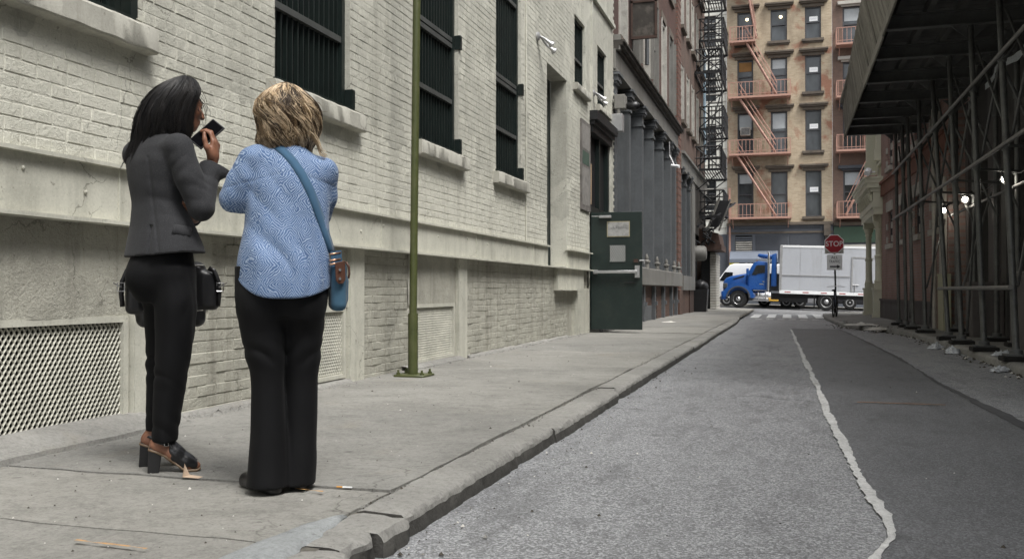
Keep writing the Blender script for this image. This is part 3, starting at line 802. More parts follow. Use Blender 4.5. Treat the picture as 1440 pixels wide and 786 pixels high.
for i, (a, b, z, d, full) in enumerate(cand):
    if i < 300 and full:
        place(rnd.choice(var), 'brick', (XW, a, z), bld)
    else:
        v_, f_ = brick_verts(b - a, CR - 0.0035, d, rnd)
        mb.add([(XW + x, a + y, z + zz) for x, y, zz in v_], f_)
mb.build('painted_bricks', MAT['paint'], bld, kind='stuff')

# --- steel spandrel band: web plate, top flange, bottom flange
mb = MB()
for a, b in ((-8, 14.95), (16.42, 18.3)):
    fbox(mb, PL, a, b, BAND0 + .02, BAND1 - .012, -0.10, 0.012)
mb.build('steel_band', MAT['paint_steel'], bld)
mb = MB()
for (a, b, d) in ((-8, 15.02, 0.055), (16.36, 18.32, 0.09)):
    fbox(mb, PL, a, b, BAND1 - .012, BAND1 + .010, -0.02, d)
mb.build('band_top_flange', MAT['paint_steel'], bld)
mb = MB()
for (a, b, d) in ((-8, 15.6, 0.085), (15.6, 18.34, 0.1)):
    ss = frange(a, b, 0.2)
    mb.grid(lambda s, j: PL(s, (BAND0 + (0.022, 0.022, 0.0, 0.0, 0.022)[int(j)]) + 0.003 * fbm(s, 0, 2, 1.5), (-0.03, d, d, -0.03, -0.03)[int(j)] + (0.004 * fbm(s, 3, 0, 2) if int(j) in (1, 2) else 0)), ss, [0, 1, 2, 3, 4])
mb.build('band_ledge', MAT['paint_steel'], bld)
bo = MB().lathe((0, 0, 0), [(0.012, 0), (0.011, 0.008), (0.005, 0.012)], 7, 'x').mesh('bolt', MAT['paint_steel'])
for s in (3.9, 4.35, 5.3, 6.9, 7.9, 8.4, 9.9, 10.9, 11.7, 12.8, 13.7, 14.3, 16.8, 17.6):
    place(bo, 'bolt', PL(s, 1.55 + 0.05 * math.sin(s * 7), 0.012), bld)
for s in (4.62, 8.35, 11.25, 14.0):
    mb = MB(); fbox(mb, PL, s, s + 0.012, BAND0 + 0.021, BAND1 - 0.011, 0.0125, 0.020); mb.build('band_seam', MAT['paint_steel'], bld)

# --- basement wall below the band
GR = [(3.0, 4.78), (6.25, 7.70), (9.22, 10.60)]
BDP = -0.05
PB = lambda s, z, d=0.0: PL(s, z, d + BDP)
bh = [(a, b, 0.16, 0.79, 0.16) for a, b in GR] + [DOOR + (0.45,)]
mb = MB(); facade(mb, lambda s, z, d=0.0: PL(s, z, d + BDP - 0.006), -8, 21.05, -0.1, BAND0 + .03, bh)
mb.build('basement_wall', MAT['paint_rough'], bld)
POSTS = [(4.80, 5.02), (7.74, 8.03), (10.66, 10.98)]
panels = [(3.0, 4.8, .79, 1.34), (6.2, 7.76, .79, 1.34), (9.15, 10.66, .79, 1.34)]
hb = [(a, b, 0, .79) for a, b in GR] + [(a - .01, b + .01, 0, 1.34) for a, b in POSTS] + panels + [DOOR, (16.62, 17.02, .0, .96)]
mb = MB(); z = 0.06; k = 0
bc = []
while z < BAND0 - 0.02:
    s = 2.7 - (0.108 if k % 2 else 0)
    while s < 18.4:
        for a, b in clear(s, s + 0.209, z, z + CR, hb):
            v_, f_ = brick_verts(b - a, CR - 0.003, rnd.uniform(-0.006, 0.004), rnd)
            mb.add([(XW + BDP + x, a + y, z + zz) for x, y, zz in v_], f_)
        s += 0.215
    z += CR; k += 1
mb.build('basement_bricks', MAT['paint_rough'], bld, kind='stuff')
# rendered panels over the vents: lumpy trowelled skin
for a, b, c, d in panels:
    mb = MB(); mb.grid(lambda s, z: PL(s, z, BDP + 0.006 + 0.012 * fbm(s, z, 2, 2.2, 5)), frange(a, b, 0.05), frange(c, d - .002, 0.05))
    mb.build('rendered_panel', MAT['paint_rough'], bld, smooth=True)
# render coat over the near corner
mb = MB(); mb.grid(lambda s, z: PL(s, z, BDP + 0.008 + 0.013 * fbm(s, z, 2, 1.7, 5)), frange(5.03, 5.03 + .62, 0.04), frange(0.82, 1.333, 0.04))
mb.build('rendered_panel', MAT['paint_rough'], bld, smooth=True)
for a, b in POSTS:
    mb = MB(); mb.grid(lambda s, z: PL(s, z, -0.012 + 0.003 * fbm(s, z, 0, 3, 3)), [a + .004, a + .02, (a + b) / 2, b - .02, b - .004], frange(0.10, 1.333, 0.12))
    fbox(mb, PL, a, b, 0.10, 1.333, -0.14, -0.013)
    mb.build('iron_post', MAT['paint_steel'], bld, smooth='auto')
# vents: frame and expanded-metal mesh
for (a, b) in GR:
    fr = MB()
    for q in ((a, b, .755, .795), (a, b, .15, .185)): fbox(fr, PL, *q, -0.10, -0.04)
    for q in ((a, a + .035), (b - .045, b)): fbox(fr, PL, *q, .185, .755, -0.10, -0.038)
    vf = fr.build('vent_frame', MAT['paint_steel'], bld)
    mm = MB()
    wd, hh, th = 0.036, 0.054, 0.0031
    cols = int((b - a - 0.08) / wd * 2)
    for i in range(cols + 1):
        y = a + 0.035 + i * wd / 2
        zz = 0.185; sgn = 1
        pts = []
        nz = int((.755 - .185) / (hh / 2))
        for j in range(nz + 1):
            pts.append((y + (wd / 4 + .0012) * (1 if (i + j) % 2 else -1), .185 + j * hh / 2))
        for j in range(nz):
            (ya, za), (yb_, zb) = pts[j], pts[j + 1]
            w2 = th
            mm.quad((XW - .066, ya - w2, za), (XW - .066 + .006, ya + w2, za), (XW - .066 + .006, yb_ + w2, zb), (XW - .066, yb_ - w2, zb))
            mm.quad((XW - .066 + .006, ya + w2, za), (XW - .078, ya + w2, za), (XW - .078, yb_ + w2, zb), (XW - .066 + .006, yb_ + w2, zb))
    mm.build('expanded_mesh', MAT['paint_steel'], bld, fix=False)
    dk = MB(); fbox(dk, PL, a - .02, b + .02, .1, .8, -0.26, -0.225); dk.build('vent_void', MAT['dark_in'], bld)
# sloping cement fillet under the first vent and a lower one under the third
for (a, b, w0, hgt) in ((2.6, 4.86, 0.21, 0.10), (5.1, 6.3, .02, .03), (6.3, 7.7, 0.03, 0.04), (9.0, 10.7, 0.06, 0.05), (10.98, 16.5, .02, .03)):
    mb = MB()
    def fp(s, j):
        d, z_ = [(-0.06, hgt), (0.0, hgt * 0.93), (w0 * .55, hgt * .62), (w0, hgt * .3), (w0 + .012, -0.03)][int(j)]
        d += (0.012 if w0 > .1 else .02) * fbm(s, z_, 3, 3.2, 4) * min(1, w0 / .05) if j > 1 else 0
        return PL(s, 0.10 + z_ + 0.004 * fbm(s, d, 1, 6, 4) - (.02 * max(0, fbm(s, 4, 2, 2, 3)) if w0 < .1 else 0), d)
    mb.grid(fp, frange(a, b, 0.04), [0, 1, 2, 3, 4])
    mb.build('cement_fillet', MAT['kerb'], bld, smooth='auto')
# small brick column and shelf right of the blind doorway
mb = MB(); fbox(mb, PL, 15.62, 17.2, 0.945, 0.965, -0.06, 0.11); mb.build('ledge_plate', MAT['paint_steel'], bld)
mb = MB(); fbox(mb, PL, 15.64, 17.75, 0.966, BAND0 - .001, -0.06, 0.02); mb.build('spandrel_plate', MAT['paint_steel'], bld)
mb = MB()
z = .1
while z < 0.94:
    fbox(mb, PL, 17.05, 18.28, z, z + .045, -0.07, 0.012); fbox(mb, PL, 17.06, 18.27, z + .045, z + .055, -0.07, 0.004); z += .055
mb.build('ribbed_pier', MAT['paint_steel'], bld)

# --- windows: recessed frame, louvred bars, rails, sill
def barred_window(a, b, z0, z1, rails, nb, sill=True, tri=0.17):
    fr = MB(); f = 0.06
    fbox(fr, PL, a + .001, a + f, z0, z1, -0.15, -0.07); fbox(fr, PL, b - f, b - .001, z0, z1, -0.15, -0.055)
    fbox(fr, PL, a + f, b - f, z1 - .07, z1, -0.15, -0.07); fbox(fr, PL, a + f, b - f, z0, z0 + .06, -0.15, -0.06)
    wn = fr.build('window', MAT['green_dark'], bld)
    g = MB(); fbox(g, PL, a + .01, b - .01, z0 + .01, z1 - .01, -0.215, -0.195); g.build('pane', MAT['glass_dark'], wn)
    bar = MB(); fbox(bar, PL, a + f, a + f + .018, z0 + .061, z1 - .071, -0.132, -0.096)
    pitch = (b - a - 2 * f) / nb
    bm = bar.mesh('bar', MAT['green_bar'], PL(a + f, z0, -0.1))
    for i in range(nb + 1):
        place(bm, 'bar', Vector(PL(a + f + min(i * pitch, (b - a - 2 * f) - .018), z0, -0.1)), wn)
    for zr_ in rails:
        m_ = MB(); fbox(m_, PL, a + f - .02, b - f + .02, zr_, zr_ + .055, -0.11, -0.062); m_.build('rail', MAT['rail_grey'], wn)
    if sill:
        for zz in (z0 + .03, z0 + 1.3):
            hg = MB(); fbox(hg, PL, b - .012, b + .05, zz, zz + .17, -.05, 0.025); hg.build('hinge', MAT['green_dark'], wn)
        lip = MB(); fbox(lip, PL, a - .02, b + .03, z0 - .001, z0 + .028, -0.06, 0.03); lip.build('bottom_rail', MAT['green_dark'], wn)
    sm = MB()
    t_ = tri
    def sp_(s, j):
        d, z_ = [(-0.2, 0), (0.085, -0.012), (0.1, -0.03), (0.1, -t_ + .012), (0.09, -t_), (-0.06, -t_)][int(j)]
        e = min(s - (a - .13), (b + .17) - s)
        return PL(s, z0 - 0.002 + z_ + 0.006 * fbm(s, z_, d, 5, 4), d + 0.008 * fbm(s, z_ * 3, 8, 6, 4) - 0.012 * math.exp(-max(0, e) / .02))
    ss = frange(a - .13, b + .17, 0.05)
    sm.grid(sp_, ss, [0, 1, 2, 3, 4, 5])
    for s in (ss[0], ss[-1]):
        pts = [sp_(s, j) for j in range(6)]
        sm.add(pts, [(0, 1, 2, 3, 4, 5)])
    sm.build('window_sill', MAT['sill'], bld, smooth='auto')
for i, (a, b, z0, z1) in enumerate(WIN):
    if i in (4, 5): barred_window(a, b, z0, z1, (z0 + .52,), 7, sill=False, tri=0.14)
    else: barred_window(a, b, z0, z1, (z0 + 0.62, z0 + 1.30, z0 + 1.375, z0 + 2.6), 13)

# --- doorway with open green door
mb = MB()
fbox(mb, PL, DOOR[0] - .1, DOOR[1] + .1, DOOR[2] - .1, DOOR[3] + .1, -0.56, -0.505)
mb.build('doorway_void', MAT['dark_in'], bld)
mb = MB()
fbox(mb, PL, DOOR[0] + .0, DOOR[0] + .08, .1, 4.42, -0.2, -0.02); fbox(mb, PL, 19.55, 19.67, .1, 4.2, -0.22, -0.03)
fbox(mb, PL, 18.5, 20.66, 2.56, 2.68, -0.22, -0.03); fbox(mb, PL, 20.52, 20.655, .1, 4.2, -0.2, -0.02)
mb.build('door_frame', MAT['green_dark'], bld)
mb = MB(); fbox(mb, PL, 18.5, 20.655, 4.18, 4.42, -0.2, 0.05); fbox(mb, PL, 18.42, 20.75, 4.42, 4.60, -0.10, 0.16); fbox(mb, PL, 18.46, 20.72, 4.33, 4.419, -0.1, 0.10)
mb.build('door_cornice', MAT['black_iron'], bld)
mb = MB(); fbox(mb, PL, 18.5, 19.54, 2.69, 4.17, -0.19, -0.12); fbox(mb, PL, 19.68, 20.51, 2.69, 4.17, -0.19, -0.12)
mb.build('transom_panel', MAT['black_iron'], bld)
mb = MB(); fbox(mb, PL, 18.62, 19.1, 2.75, 3.6, -0.119, -0.10); mb.build('boarded_pane', simple('raw_plywood', (0.30, 0.22, 0.14), 0.8, 0.2, 3), bld)
mb = MB(); fbox(mb, PL, 19.75, 20.5, .12, 2.5, -0.25, -0.2); mb.build('inner_door_leaf', MAT['green_dark'], bld)
# posters and notices pasted beside the door
pst = MB(); fbox(pst, PL, 17.50, 18.34, 2.52, 4.28, 0.003, 0.035); pb = pst.build('notice_board', simple('weathered_notice_board', (0.13, 0.12, 0.11), 0.8, 0.5, 5, stain=(0.35, 0.33, 0.3), stain_amt=0.8, stain_scale=3), bld)
for (a, b, c, d, m_) in ((17.56, 18.26, 3.72, 4.2, 'paper'), (17.58, 18.2, 3.42, 3.68, 'sign_green'), (17.56, 18.24, 2.62, 3.36, 'paper')):
    q = MB(); fbox(q, PL, a, b, c, d, 0.0355, 0.039); q.build('notice', simple('faded_' + m_, (0.2, 0.19, 0.175) if m_ == 'paper' else (0.05, 0.08, 0.06), 0.8, 0.4, 9), pb)
# the door leaf (opened square to the wall)
dl = MB(); dl.cbox(-3.82, -2.785, 18.40, 18.45, 0.16, 2.52, 0.004)
door = dl.build('green_door', simple('door_green_paint', (0.011, 0.021, 0.0185), 0.42, 0.3, 3, 0, 0.45, 0.12, 30, 0.002, (0.035, 0.034, 0.028), 0.35, 3), bld, smooth='auto')
q = MB(); q.box(-3.49, -3.03, 18.388, 18.399, 2.02, 2.33); q.build('notice_frame', simple('brass_notice_frame', (0.32, 0.28, 0.17), 0.6, 0.2, 5), door)
q = MB(); q.box(-3.475, -3.045, 18.384, 18.387, 2.035, 2.315); q.build('notice_sheet', simple('scratched_notice', (0.30, 0.30, 0.29), 0.6, 0.35, 14, stain=(0.12, 0.12, 0.12), stain_amt=0.6, stain_scale=9), door)
rndn = random.Random(4); q = MB()
for i in range(16):      # rubbed-out marks on the notice, no legible words
    x = -3.41 + i * 0.021; z = 2.18 + rndn.uniform(-.012, .012)
    q.box(x, x + rndn.uniform(.005, .012), 18.3815, 18.3835, z, z + rndn.uniform(.02, .05))
q.build('worn_print', simple('worn_print', (0.12, 0.12, 0.12), 0.7, 0.3, 30), door)
q = MB(); q.box(-3.43, -3.12, 18.388, 18.3985, 1.52, 1.85); q.build('wired_window', simple('wired_glass', (0.16, 0.165, 0.16), 0.25, 0.25, 12), door)
q = MB()
for i in range(-5, 9):
    x = -3.43 + i * .045
    for sg in (1, -1):
        x0, z0, x1, z1 = x, 1.52, x + .19, 1.85
        if sg < 0: z0, z1 = z1, z0
        ta = max(0, (-3.43 - x0) / (x1 - x0)); tb = min(1, (-3.12 - x0) / (x1 - x0))
        if tb > ta: q.tube((x0 + (x1 - x0) * ta, 18.385, z0 + (z1 - z0) * ta), (x0 + (x1 - x0) * tb, 18.385, z0 + (z1 - z0) * tb), .0035, n=4)
q.build('glass_wire', simple('pale_wire', (0.42, 0.43, 0.42), 0.5, 0.2, 5), door)
q = MB(); q.cbox(-3.76, -2.87, 18.30, 18.355, 1.285, 1.345, .006); q.box(-3.76, -3.68, 18.355, 18.3995, 1.27, 1.36); q.box(-2.92, -2.83, 18.33, 18.3995, 1.2, 1.44)
q.build('push_bar', MAT['galv'], door, smooth='auto')
q = MB(); q.box(-2.95, -2.86, 18.37, 18.399, 1.50, 1.57); q.build('lock_plate', MAT['rust_red'], door)
q = MB(); q.tube((-2.83, 18.385, 1.54), (-2.74, 18.385, 1.54), .018, n=8); q.tube((-2.74, 18.385, 1.54), (-2.735, 18.385, 1.47), .015, n=8); q.build('door_knob', MAT['galv'], door)
q = MB(); q.cbox(-3.64, -3.40, 18.33, 18.3995, 2.40, 2.45, .006); q.tube((-3.8, 18.36, 2.44), (-3.5, 18.36, 2.43), .008, n=6); q.build('door_closer', MAT['galv'], door)
q = MB(); q.tube((-3.14, 18.375, 1.10), (-2.92, 18.375, 1.10), .010, n=6); q.build('pull_handle', MAT['black_iron'], door)
q = MB(); q.lathe((-3.62, 18.42, 0.16), [(0.035, -0.06), (0.035, -.01), (.02, 0)], 8); q.build('door_stop', MAT['black_iron'], door)
q = MB(); q.cbox(-3.86, -3.55, 18.48, 20.6, 0.09, 0.15, .01); q.build('door_step', MAT['concrete_c'], bld)
# thin conduits and upper string course on the far end of the wall
mb = MB(); fbox(mb, PL, 16.7, 21.0, 6.95, 7.03, -0.02, 0.07); fbox(mb, PL, 18.55, 18.62, 4.61, 9, -0.02, 0.03); mb.build('string_course', MAT['paint'], bld)
mb = MB(); mb.tube(PL(13.62, 1.7, .012), PL(13.62, 8.6, .012), .012, n=6); mb.build('conduit', MAT['paint'], bld)

# floodlights on the wall
def floodlight(s, z, lab):
    t = thing('floodlight', PL(s, z, 0.02), lab, 'lamp', 'floodlights on the painted wall')
    m_ = MB(); m_.lathe(PL(s, z, 0.002), [(0.07, 0), (0.07, .03), (.04, .045), (.025, .05)], 12, 'x'); m_.build('wall_box', MAT['galv'], t, smooth='auto')
    for k, (dy, dz) in enumerate(((0.05, -0.03), (0.20, -0.10))):
        p0 = Vector(PL(s, z, .05)); p1 = p0 + Vector((.06, dy, dz)); p2 = p1 + Vector((.075, .045, -.06)); p3 = p2 + Vector((.035, .025, -.03))
        m_ = MB(); m_.path([p0, p1, p2, p3, p3 + Vector((.004, .003, -.004))], [.014, .022, .03, .062, .055], 12); m_.build('lamp_head', MAT['galv'], t, smooth='auto')
        m_ = MB(); d_ = (p3 - p2).normalized(); m_.path([p3 + d_ * .006, p3 + d_ * .02], [.05, .03], 12); m_.build('bulb', MAT['white_paint'], t, smooth=True)
floodlight(14.3, 5.02, 'twin silver floodlight above the tall blind doorway recess')
floodlight(18.75, 5.02, 'twin silver floodlight between the two small upper windows')

# leaning steel pole on its flange
t = thing('steel_pole', (-3.56, 8.50, 0.1), 'tall olive green steel pole bolted to the pavement beside the wall', 'pole')
m_ = MB(); m_.tube((-3.56, 8.5, 0.1), (-3.56, 8.5, 0.72), .05, n=20); m_.build('sleeve', MAT['pole'], t, smooth='auto')
m_ = MB(); m_.tube((-3.56, 8.5, 0.7), (-3.475, 8.51, 8.6), .038, n=20); m_.build('shaft', MAT['pole'], t, smooth='auto')
m_ = MB(); m_.cbox(-3.71, -3.39, 8.36, 8.65, 0.098, 0.122, .006); m_.build('base_plate', MAT['pole'], t, smooth='auto')
bm_ = MB().lathe((0, 0, 0), [(.022, 0), (.022, .02), (.012, .02), (.012, .045)], 6).mesh('bolt', MAT['pole'])
for x, y in ((-3.675, 8.40), (-3.675, 8.61), (-3.425, 8.40), (-3.425, 8.61)): place(bm_, 'bolt', (x, y, .122), t)
# ================================================================== GREY IRON-FRONT BUILDING (left, beyond the painted one)
PM = Frame((-3.85, 0, 0), (0, 1, 0), (1, 0, 0))
ib = thing('iron_front_building', (-3.85, 28, 0), 'brick loft building with a grey iron colonnade at street level beyond the green door', 'building')
UP = []                                   # upper windows
for zb, zt in ((7.05, 9.7), (11.0, 13.4), (14.6, 17.0)):
    for k in range(6): UP.append((21.9 + 1.95 * k, 23.05 + 1.95 * k, zb, zt))
mb = MB(); facade(mb, lambda s, z, d=0.0: PM(s, z, d - .02), 21.06, 33.75, 6.6, 19, [u + (.22,) for u in UP])
mb.quad(PM(33.75, 0, -.02), PM(33.75, 0, -6), PM(33.75, 19, -6), PM(33.75, 19, -.02)); mb.quad(PM(21.06, 15, -.02), PM(21.06, 15, -6), PM(21.06, 19, -6), PM(21.06, 19, -.02)); mb.quad(PM(21.06, 19, 0), PM(33.75, 19, 0), PM(33.75, 19, -6), PM(21.06, 19, -6))
mb.build('brick_wall', MAT['brick_mid'], ib)
mb = MB(); fbox(mb, PM, 21.06, 33.7, -.2, 6.7, -1.2, -0.62); mb.build('shopfront_back', MAT['iron_grey'], ib)
# entablature with mouldings
mb = MB(); fbox(mb, PM, 21.06, 33.72, 6.02, 6.52, -.3, .06); fbox(mb, PM, 21.06, 33.72, 6.0, 6.06, -.28, .10); mb.build('frieze', MAT['iron_light'], ib)
mb = MB()
for (z0, z1, d) in ((6.52, 6.60, .13), (6.60, 6.67, .22), (6.67, 6.72, .27)): fbox(mb, PM, 21.07, 33.74, z0, z1 - .001, -.2, d)
mb.build('cornice', MAT['rust_iron'], ib)
mb = MB(); fbox(mb, PM, 21.08, 21.20, 6.5, 6.85, .0, .16); mb.build('cornice_end', MAT['iron_light'], ib)
# columns: square shaft with reeded face, capital and base
colY = [21.35, 23.3, 25.5, 27.6, 29.8, 31.9, 33.3]
cm = MB(); y = 0
fbox(cm, PM, -.15, .15, 1.75, 5.45, -.32, .0)
for q in (-.10, 0, .10): fbox(cm, PM, q - .03, q + .03, 1.8, 5.4, -.02, .022)
for (z0, z1, e) in ((5.45, 5.52, .03), (5.52, 5.74, .0), (5.74, 5.80, .05), (5.80, 5.93, .085), (5.93, 5.99, .13)): fbox(cm, PM, -.15 - e, .15 + e, z0, z1 - .001, -.33, .02 + e)
for (z0, z1, e) in ((1.56, 1.66, .07), (1.66, 1.75, .035)): fbox(cm, PM, -.15 - e, .15 + e, z0, z1 - .001, -.33, .02 + e)
cme = cm.mesh('column', MAT['iron_grey'], PM(0, 0))
for y in colY: place(cme, 'column', PM(y, 0, 0), ib)
# base pins standing on the light grey skirting band
pm_ = MB(); pm_.lathe((0, 0, 0), [(.07, 0), (.07, .16), (.1, .17), (.1, .21), (.04, .24), (.055, .30), (.02, .40)], 10)
pme = pm_.mesh('column_foot_pin', MAT['iron_light'], smooth='auto')
for y in colY: place(pme, 'column_foot_pin', PM(y, 1.55, .12), ib)
# tall infill bays with panelled shutters
for a, b in zip(colY[:-1], colY[1:]):
    m_ = MB(); fbox(m_, PM, a + .16, b - .16, 1.56, 6.0, -.5, -.34)
    sh = m_.build('bay_infill', MAT['iron_grey'], ib)
    wd = (b - a - .32) / 3
    for k in range(3):
        q = MB(); s0 = a + .16 + wd * k
        fbox(q, PM, s0 + .03, s0 + wd - .03, 1.62, 5.9, -.339, -.30); q.build('shutter_leaf', MAT['iron_grey'], sh)
        q = MB(); fbox(q, PM, s0 + .09, s0 + wd - .09, 2.4, 3.9, -.299, -.285); fbox(q, PM, s0 + .09, s0 + wd - .09, 4.1, 5.75, -.299, -.285); q.build('shutter_panels', MAT['iron_grey'], sh, kind='stuff')
mb = MB(); mb.grid(lambda s, j: PM(s, (1.555, 1.56, 1.53, 1.10, 1.07)[int(j)], (-.3, .16, .2, .2 , -.1)[int(j)] + .02 * math.sin(s * 2.1)), frange(21.1, 33.6, .5), [0, 1, 2, 3, 4]); mb.build('skirting_band', MAT['iron_light'], ib)
mb = MB(); mb.quad(PM(21.06, -.2, -.03), PM(33.7, -.2, -.03), PM(33.7, 1.1, -.03), PM(21.06, 1.1, -.03)); mb.build('brick_base', MAT['brick_low'], ib)
q = MB(); fbox(q, PM, -.11, .11, -.12, 1.06, -.05, .07); fbox(q, PM, -.06, .06, .5, .62, .07, .13); pil = q.mesh('base_pilaster', MAT['iron_grey'], PM(0, 0))
for y in colY: place(pil, 'base_pilaster', PM(y, 0, 0), ib)
q = MB()
for k in range(7): fbox(q, PM, 28.3, 28.5, .1 + k * .13, .18 + k * .13, -.029, -.015)
q.build('vent_holes', MAT['dark_in'], ib, kind='stuff')
q = MB(); fbox(q, PM, 25.9, 27.2, -.12, .5, -.03, .01); q.build('cellar_door', MAT['iron_grey'], ib)
# upper windows: pale frames, sashes, half-open iron shutters
for (a, b, z0, z1) in UP:
    f = MB(); fbox(f, PM, a, a + .09, z0, z1, -.16, .02); fbox(f, PM, b - .09, b, z0, z1, -.16, .025); fbox(f, PM, a + .09, b - .09, z1 - .12, z1, -.16, -.04); fbox(f, PM, a + .09, b - .09, (z0 + z1) / 2, (z0 + z1) / 2 + .07, -.16, -.08)
    wn = f.build('window', MAT['iron_light'] if int(a * 7) % 3 else MAT['iron_pale'], ib)
    g = MB(); fbox(g, PM, a + .01, b - .01, z0 + .01, z1 - .01, -.2, -.17); g.build('pane', MAT['glass'], wn)
    s_ = MB(); fbox(s_, PM, a - .08, b + .08, z0 - .13, z0, -.1, .06); s_.build('window_sill', MAT['stone_dark'], ib)
    s_ = MB(); fbox(s_, PM, a - .06, b + .06, z1, z1 + .22, -.1, .012); s_.build('lintel', MAT['stone_dark'], ib)
    h_ = MB(); fbox(h_, PM, b + .0, b + .03, z0 + .05, z1 - .1, -.01, .10)
    if (int(a * 10) + int(z0)) % 2: h_.build('shutter', MAT['iron_light'], ib)
# the big rusted iron shutter standing square out of the wall
q = MB(); q.box(-3.83, -3.16, 23.48, 23.53, 7.35, 10.6)
sh = q.build('iron_shutter', MAT['rust_iron'], ib, label='large rusted iron shutter swung out square from the wall')
for (x0, x1, z0, z1) in ((-3.83, -3.16, 7.35, 7.42), (-3.83, -3.16, 8.28, 8.33), (-3.22, -3.16, 7.43, 10.6), (-3.83, -3.78, 7.43, 10.6)):
    q = MB(); q.box(x0, x1, 23.455, 23.479, z0, z1); q.build('shutter_strap', MAT['rust_red'], sh)
q = MB(); q.tube((-3.55, 24.4, 6.9), (-3.55, 24.4, 19), .055, n=8); q.build('down_pipe', MAT['iron_grey'], ib)
# brick pier between the two iron fronts
q = MB(); fbox(q, PM, 33.78, 34.75, .95, 19.5, -.5, .05); q.build('brick_pier', MAT['brick_pier'], ib)
q = MB(); fbox(q, PM, 33.8, 34.75, -.3, .95, -.5, .10); q.build('pier_base', MAT['brick_low'], ib)
qx = MB()
for k in range(70): fbox(qx, PM, 33.77, 34.76, 1.05 + k * .26, 1.15 + k * .26, -.49, .062)
qx.build('pier_brick_courses', MAT['brick_pier'], ib, kind='stuff')

# CCTV and junction boxes at the corner
t = thing('security_camera', (-3.85, 20.86, 4.9), 'grey junction box with a domed camera on the corner of the painted wall', 'camera')
q = MB(); q.cbox(-3.85, -3.58, 20.74, 20.98, 4.55, 4.95, .01); q.build('junction_box', MAT['galv'], t)
q = MB(); q.cbox(-3.80, -3.55, 20.9, 21.2, 5.1, 5.42, .01); q.tube((-3.7, 20.95, 4.95), (-3.7, 20.95, 5.12), .04, n=8); q.build('bracket_box', MAT['iron_light'], t)
q = MB(); q.path([(-3.55, 21.1, 5.18), (-3.35, 21.15, 5.18), (-3.25, 21.17, 5.17)], [.06, .12, .06], 10); q.build('camera_dome', MAT['black_plastic'], t, smooth=True)
t = thing('security_camera', (-3.7, 30.4, 5.0), 'small white bullet camera on a bracket between the iron columns', 'camera')
q = MB(); q.tube((-3.7, 30.4, 5.35), (-3.55, 30.4, 5.02), .035, n=6); q.tube((-3.7, 30.4, 5.8), (-3.7, 30.4, 5.3), .025, n=6); q.build('bracket', MAT['galv'], t)
q = MB(); q.tube((-3.62, 30.3, 5.0), (-3.36, 30.2, 4.95), .055, n=10); q.build('camera_body', MAT['white_paint'], t, smooth='auto')

# ------------------------------------------------------------------ third building with the black fire escape
PT = Frame((-3.87, 0, 0), (0, 1, 0), (1, 0, 0))
tb = thing('brick_loft', (-3.87, 40, 0), 'narrow dark brick loft with black fire escapes at the end of the left row', 'building')
UP3 = []
for zb, zt in ((7.4, 9.6), (11.0, 13.2), (14.4, 16.6)):
    for k in range(5): UP3.append((35.3 + 2.05 * k, 36.4 + 2.05 * k, zb, zt))
mb = MB(); facade(mb, lambda s, z, d=0.0: PT(s, z, d), 34.76, 46, 6.0, 20, [u + (.2,) for u in UP3])
mb.quad(PT(46, -.5), PT(46, -.5, -8), PT(46, 20, -8), PT(46, 20)); mb.quad(PT(34.76, 20), PT(46, 20), PT(46, 20, -8), PT(34.76, 20, -8))
mb.build('brick_wall', MAT['brick_far'], tb)
mb = MB(); fbox(mb, PT, 34.76, 46, 5.5, 6.05, -.3, .1); fbox(mb, PT, 34.76, 46, 6.05, 6.15, -.3, .2); mb.build('frieze', MAT['iron_light'], tb)
mb = MB(); fbox(mb, PT, 34.78, 46, -.4, 5.5, -1.0, -.4); mb.build('shopfront_back', MAT['iron_grey'], tb)
for y in (35.3, 37.0, 38.6): place(cme, 'column', PT(y, -.4, 0), tb)
mb = MB(); fbox(mb, PT, 34.8, 39.2, .95, 1.5, -.4, .16); mb.build('skirting_band', MAT['iron_light'], tb)
mb = MB(); fbox(mb, PT, 34.8, 37.6, -.4, .95, -.5, .06); mb.build('brick_base', MAT['brick_low'], tb)
mb = MB(); fbox(mb, PT, 37.6, 39.2, -.4, .95, -.5, .1); mb.build('rusty_panel', MAT['rust_red'], tb)
mb = MB(); fbox(mb, PT, 39.2, 40.4, -.4, 5.5, -.5, .05); mb.build('painted_pier', MAT['iron_light'], tb)
mb = MB(); fbox(mb, PT, 40.4, 46, 3.4, 5.5, -.5, .02); mb.build('shop_transom', MAT['rust_iron'], tb)
for y in (41.0, 42.2, 43.4):
    mb = MB(); fbox(mb, PT, y, y + .9, 1.0, 3.2, -.39, -.3); mb.build('shop_pane', MAT['glass_dark'], tb)
for (a, b, z0, z1) in UP3:
    f = MB(); fbox(f, PT, a, a + .1, z0, z1, -.15, .02); fbox(f, PT, b - .1, b, z0, z1, -.15, .02); fbox(f, PT, a + .1, b - .1, z1 - .1, z1, -.15, -.02); fbox(f, PT, a + .1, b - .1, (z0 + z1) / 2, (z0 + z1) / 2 + .08, -.15, -.05)
    wn = f.build('window', MAT['iron_pale'], tb)
    g = MB(); fbox(g, PT, a + .01, b - .01, z0 + .01, z1 - .01, -.19, -.16); g.build('pane', MAT['glass'], wn)
    s_ = MB(); fbox(s_, PT, a - .08, b + .08, z0 - .13, z0, -.1, .14); s_.build('window_sill', MAT['stone_dark'], tb)
mb = MB(); fbox(mb, PT, 45.2, 45.9, 7.2, 12.5, .001, .06); mb.build('blue_window_sheet', simple('pale_blue_sheeting', (0.3, 0.42, 0.5), 0.4, 0.3, 1), tb)
